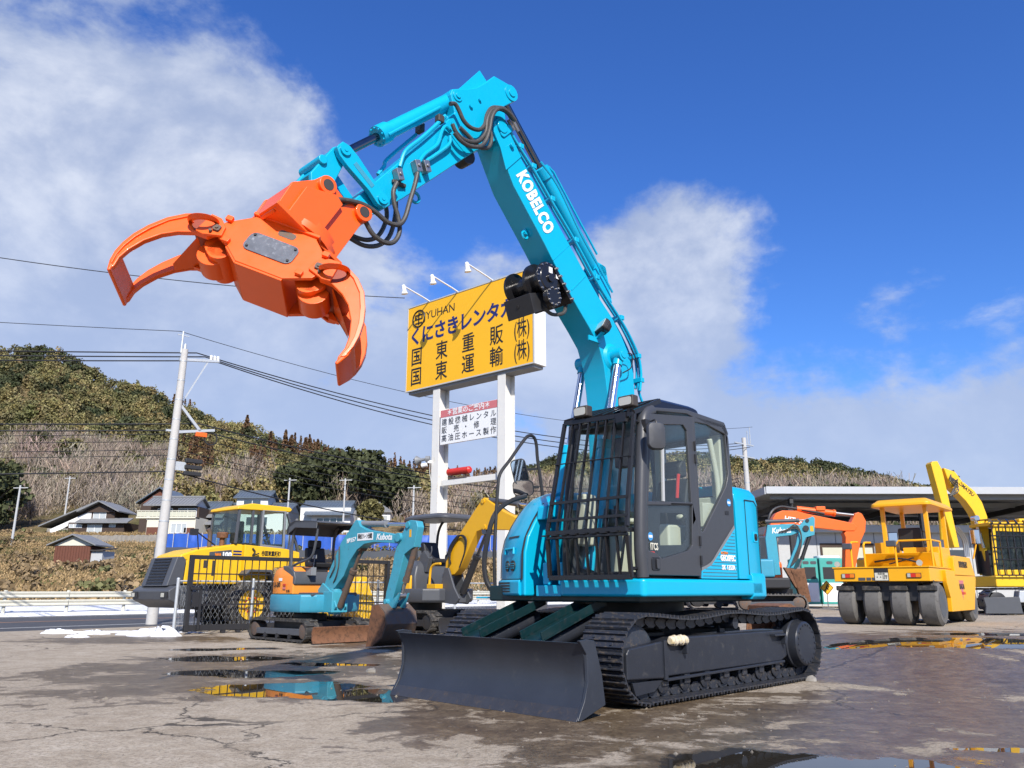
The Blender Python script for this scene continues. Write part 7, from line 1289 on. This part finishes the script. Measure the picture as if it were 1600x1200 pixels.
# C white house with raised storey
h = House('white_house', 'white house with small raised upper storey and blue-grey roofs', -48.5, 152, 12.2); h.wall(-55, -42.2, 10.5, 15.8, 0, 8, 'plaster'); h.roof(-55.2, -42.0, 0, 8, 15.4, 17.0, 'tile_roof', .5); h.wall(-52.3, -46.4, 15.5, 18.0, .8, 6, 'plaster'); h.roof(-52.3, -46.4, .8, 6, 17.9, 19.3, 'tile_roof', .55); h.win(-51.0, -47.7, 16.6, 17.6, .8, 2, pane='window_dark'); h.win(-50, -46, 12.8, 14.4, 0, 3, pane='window_dark')
h = House('white_house', 'white house with two stepped blue-grey roofs above the canopy', -34.8, 151, 12.5); h.wall(-39.6, -30.2, 10.5, 16.0, 0, 7, 'plaster'); h.roof(-39.4, -30.6, .8, 7, 16.0, 17.3, 'tile_roof', .4); h.shed_roof(-38.7, -29.6, -1.2, 1.2, 14.5, 15.8, 'tile_roof'); h.win(-36.5, -31.5, 13.3, 14.1, 0, 4, pane='window_dark'); h.win(-38.8, -37.4, 13.2, 14.4, 0, 1)
h = House('hipped_house', 'house with large hipped grey roof left of the billboard post', -28.6, 165, 14.0); h.wall(-32.6, -24.9, 12.0, 16.6, 0, 8, 'plaster'); h.roof(-32.4, -25.0, 0, 8, 16.4, 18.5, 'tile_grey', .6, hip=3.2); h.win(-27.6, -25.4, 14.4, 15.8, 0)
h = House('small_house', 'small low house with pale roof edge beside the billboard post', -18.3, 150, 12.6); h.wall(-20, -16.6, 11, 14.8, 0, 5, 'wood_red'); h.roofy(-20.2, -16.4, 0, 5, 14.5, 15.7, 'tile_grey', .5); h.win(-19.2, -17.6, 13.2, 14.2, 0)
h = House('garden_shed', 'small red-brown board shed on the dry grass bank', -45.6, 85, 3.3, 'shed', None); h.wall(-47.6, -43.9, 2.6, 5.5, 0, 3, 'wood_red')
for i in range(13): m = MB(); x = -2.0 + i * .285; m.box(x, x + .26, -.05, -.005, .25, 2.15); m.build('plank', 'wood_red', h.E)
h.roofy(-47.8, -43.7, 0, 3, 5.5, 6.6, 'tile_grey', .5, .14, gable='cream'); h.wall(-43.88, -42.7, 2.6, 5.0, .2, 2.8, 'pale_grey'); h.shed_roof(-43.9, -42.5, -.1, 3, 5.0, 5.35, 'pin_brown', .1)
# retaining walls and tarpaulins
def long_wall(name, label, cat, pts, h0, mat, th=.5, group=None):
    o = Vector((pts[0][0], pts[0][1], 0)); m = MB(); rr = random.Random(5); rg = []
    n = 40
    for i in range(n + 1):
        f = i / n; x = pts[0][0] + (pts[1][0] - pts[0][0]) * f - o.x; y = pts[0][1] + (pts[1][1] - pts[0][1]) * f - o.y; z0 = pts[0][2] + (pts[1][2] - pts[0][2]) * f; j = rr.uniform(-.12, .12)
        rg.append([(x, y + j * .4, z0 - 1.5), (x, y + j, z0 + h0 + j), (x, y + th, z0 + h0 + j), (x, y + th, z0 - 1.5)])
    m.loft(rg); q = m.build(name, mat, smooth=20); q.location = o; tag(q, label, cat, group); return q
long_wall('stone_wall', 'rough stone retaining wall below the timber house', 'wall', [(-68.5, 128, 8.1), (-56, 128, 8.1)], 1.3, 'stone', 1.0)
tp = root('tarpaulin_fence', (-49, 113, 6.4), 0, 'long blue tarpaulin fence below the houses', 'fence')
for i in range(24):
    x0 = i * 2.0; m = MB(); rg = []; rr = random.Random(i)
    for k in range(6): x = x0 + k * .395; f = (x0 + k * .4) / 48; rg.append([(x, .25 * math.sin(k * 1.7 + i) * .5, -.6 - .2 * f), (x, .12 * math.cos(k * 2.1 + i), 1.0 - .2 * f), (x, 0, 2.25 - .3 * f + rr.uniform(-.08, .08)), (x, .06, 2.25 - .3 * f), (x, .2, -.6)])
    m.loft(rg); m.build('tarpaulin', 'tarp_blue', tp, smooth=60); m = MB(); m.cyl((x0, -.12, -.6), (x0, -.12, 2.4), .05, n=6); m.build('stake', 'pale_grey', tp)
long_wall('grey_wall', 'low dark grey retaining wall in front of the blue tarpaulins', 'wall', [(-46.5, 106, 4.9), (-2, 106, 4.3)], 1.5, 'dark_grey', .4)
# ------------------------------------------------------------------ carport and things under it
CP = root('carport', (11.4, 36, .34), R(1.0), 'long grey steel carport roof on dark posts at the right', 'carport')
m = MB(); m.box(0, 26, -.06, .0, 4.90, 5.22); m.build('fascia', 'roof_steel', CP, .01)
m = MB(); m.box(-.06, 0, 0, 9, 4.88, 5.20); m.build('fascia', 'roof_steel', CP)
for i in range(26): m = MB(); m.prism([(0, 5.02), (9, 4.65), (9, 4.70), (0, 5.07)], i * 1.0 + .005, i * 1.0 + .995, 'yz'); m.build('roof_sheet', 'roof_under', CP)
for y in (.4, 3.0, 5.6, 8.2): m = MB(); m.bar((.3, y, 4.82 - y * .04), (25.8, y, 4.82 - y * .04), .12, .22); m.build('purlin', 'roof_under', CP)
for x in (1.2, 7.2, 13.2, 19.2, 25.2):
    m = MB(); m.bar((x, .2, 4.62), (x, 8.8, 4.28), .15, .25); m.build('rafter', 'black', CP)
    for y in (.5, 8.4): m = MB(); m.box(x - .11, x + .11, y - .11, y + .11, -.1, 4.75 - y * .04); m.build('post', 'black', CP)
    m = MB(); m.bar((x, 8.3, 4.0), (x + 2.8, 8.3, .9), .05, .05); m.build('brace', 'steel', CP)
m = MB(); m.bar((1.2, 8.3, 3.45), (25.2, 8.3, 3.55), .12, .25); m.build('rear_beam', 'mid_grey', CP)
WB = root('white_building', (12.6, 38.6, .3), R(2), 'low white panel building under the carport', 'building')
m = MB(); m.box(0, 13, 0, 5, 0, 3.4); m.build('wall', 'pale_grey', WB); m = MB(); m.box(-.3, 13.3, -.35, 5.3, 3.4, 3.75); m.build('roof_edge', 'roof_steel', WB, .02); m = MB(); m.box(2.0, 4.6, -.03, .0, 1.0, 2.9); sh_ = m.build('shutter', 'wood_dark', WB); m = MB(); m.box(2.1, 4.5, -.05, -.03, 1.0, 2.7); m.build('shutter_panel', 'beige', sh_)
for i in range(14): m = MB(); m.box(i * .93 - .01, i * .93 + .015, -.02, 0, 0, 3.4); m.build('panel_joint', 'mid_grey', WB)
m = MB(); m.box(6.5, 9.0, -.04, 0, 1.6, 2.6); m.build('window', 'window_dark', WB)
tb_ = root('generator', (12.0, 33.6, .34), R(4), 'teal machine housings with black louvres behind the tyre roller', 'generator')
for x0, x1 in ((-.15, .55), (.62, 2.2)):
    m = MB(); m.box(x0, x1, 0, 1.4, .15, 1.98); q = m.build('housing', 'teal_box', tb_, .04); m = MB(); m.box(x0 + .12, x1 - .12, -.012, .002, 1.15, 1.62); m.build('louvre', 'black', q)
    for k in range(2): m = MB(); xx = x0 + (x1 - x0) * (.27 + .46 * k); m.prism(rrect(xx - .13, xx + .13, 1.74, 1.86, .05), -.008, .0); m.build('handle_slot', 'dark_grey', q)
    m = MB(); m.box(x0 + .05, x1 - .05, -.01, .0, .25, 1.0); m.build('lower_panel', 'white', q)
m = MB(); m.prism(rrect(.75, 1.75, .3, 1.0, .25), 1.99, 2.10, 'xy'); tag(m.build('snow_cap', 'snow', tb_, .03), 'snow lying on the housing roof')
rs = root('road_work_sign', (12.55, 32.9, .34), R(4), 'yellow diamond road works sign with black digging figure', 'sign')
M = frameM((0, 0, .80), (.707, 0, .707), (-.707, 0, .707)); m = MB(); m.prism(rrect(-.20, .20, -.20, .20, .03), -.01, .01, 'xy', M); pl = m.build('board', 'yanmar_yellow', rs); m = MB(); m.plate(rrect(-.185, .185, -.185, .185, .025), [rrect(-.165, .165, -.165, .165, .02)[::-1]], .0105, .012, 'xy', M); m.plate(rrect(-.185, .185, -.185, .185, .025), [rrect(-.165, .165, -.165, .165, .02)[::-1]], -.012, -.0105, 'xy', M); m.build('border', 'ink', pl)
m = MB(); c_ = lambda x, z: (x, -.016, .80 + z); m.cyl((.02, -.012, .93), (.02, -.018, .93), .026, n=10)
for a, b_, w in (((.02, .10), (-.03, .01), .05), ((-.03, .01), (.05, -.09), .035), ((-.03, .01), (-.07, -.09), .035), ((.02, .09), (.09, .03), .025), ((.10, .07), (.02, -.07), .016), ((-.12, -.09), (-.04, -.09), .03)): m.bar(c_(*a), c_(*b_), .006, w, (0, 1, 0)) if False else m.bar(c_(*a), c_(*b_), w, .006, (0, 1, 0))
m.build('figure', 'ink', pl); m = MB(); m.cyl((0, .03, 0), (0, .03, .75), .02, n=8).bar((-.25, .03, .02), (.25, .03, .02), .04, .04); m.build('stand', 'steel', rs)
# old bucket left lying behind the crawler
ob = root('loose_bucket', (4.6, 15.2, float(yard_z(4.6, 15.2))), R(20), 'rusty brown digging bucket lying behind the big excavator crawler', 'bucket')
prof = [(0, .62), (.25, .66), (.52, .52), (.60, .28), (.48, .06), (.15, .0), (-.1, .02), (.12, .05), (.42, .12), (.52, .29), (.45, .46), (.24, .58), (0, .55)]
m = MB(); m.prism(prof, -.45, .45); m.build('shell', 'rust', ob, .006)
for y in (-.47, .45): m = MB(); m.prism([(0, .6), (.25, .64), (.5, .5), (.58, .28), (.46, .07), (.15, .01), (-.1, .02)], y, y + .02); m.build('cheek', 'rust', ob)
for y in (-.36, -.12, .12, .36): m = MB(); m.prism([(-.1, .0), (-.1, .05), (-.28, .03)], y - .04, y + .04); m.build('tooth', 'rust_metal', ob)
# scraps and stones on the slab
for i, (x, y, s_, lab) in enumerate(((-1.35, 10.6, .09, 'small pale stone by the puddle left of the blade'), (-1.85, 11.2, .07, 'tiny stone beyond the puddle edge left of the blade'), (-1.0, 10.2, .06, 'small clod just left of the blade corner'), (3.55, 10.05, .07, 'clod of mud behind the rear end of the near crawler'))):
    m = MB(); rr = random.Random(i); rg = [[(s_ * f * math.cos(a) * rr.uniform(.7, 1.4), s_ * f * math.sin(a) * rr.uniform(.7, 1.3), s_ * hz * rr.uniform(.5, .9)) for a in np.linspace(0, 6.28, 9)[:-1]] for f, hz in ((1, 0), (.85, .6), (.3, 1))]; m.loft(rg); q = m.build('stone', 'stone'); q.location = (x, y, float(yard_z(x, y))); tag(q, lab, 'stone', 'loose stones on the slab')
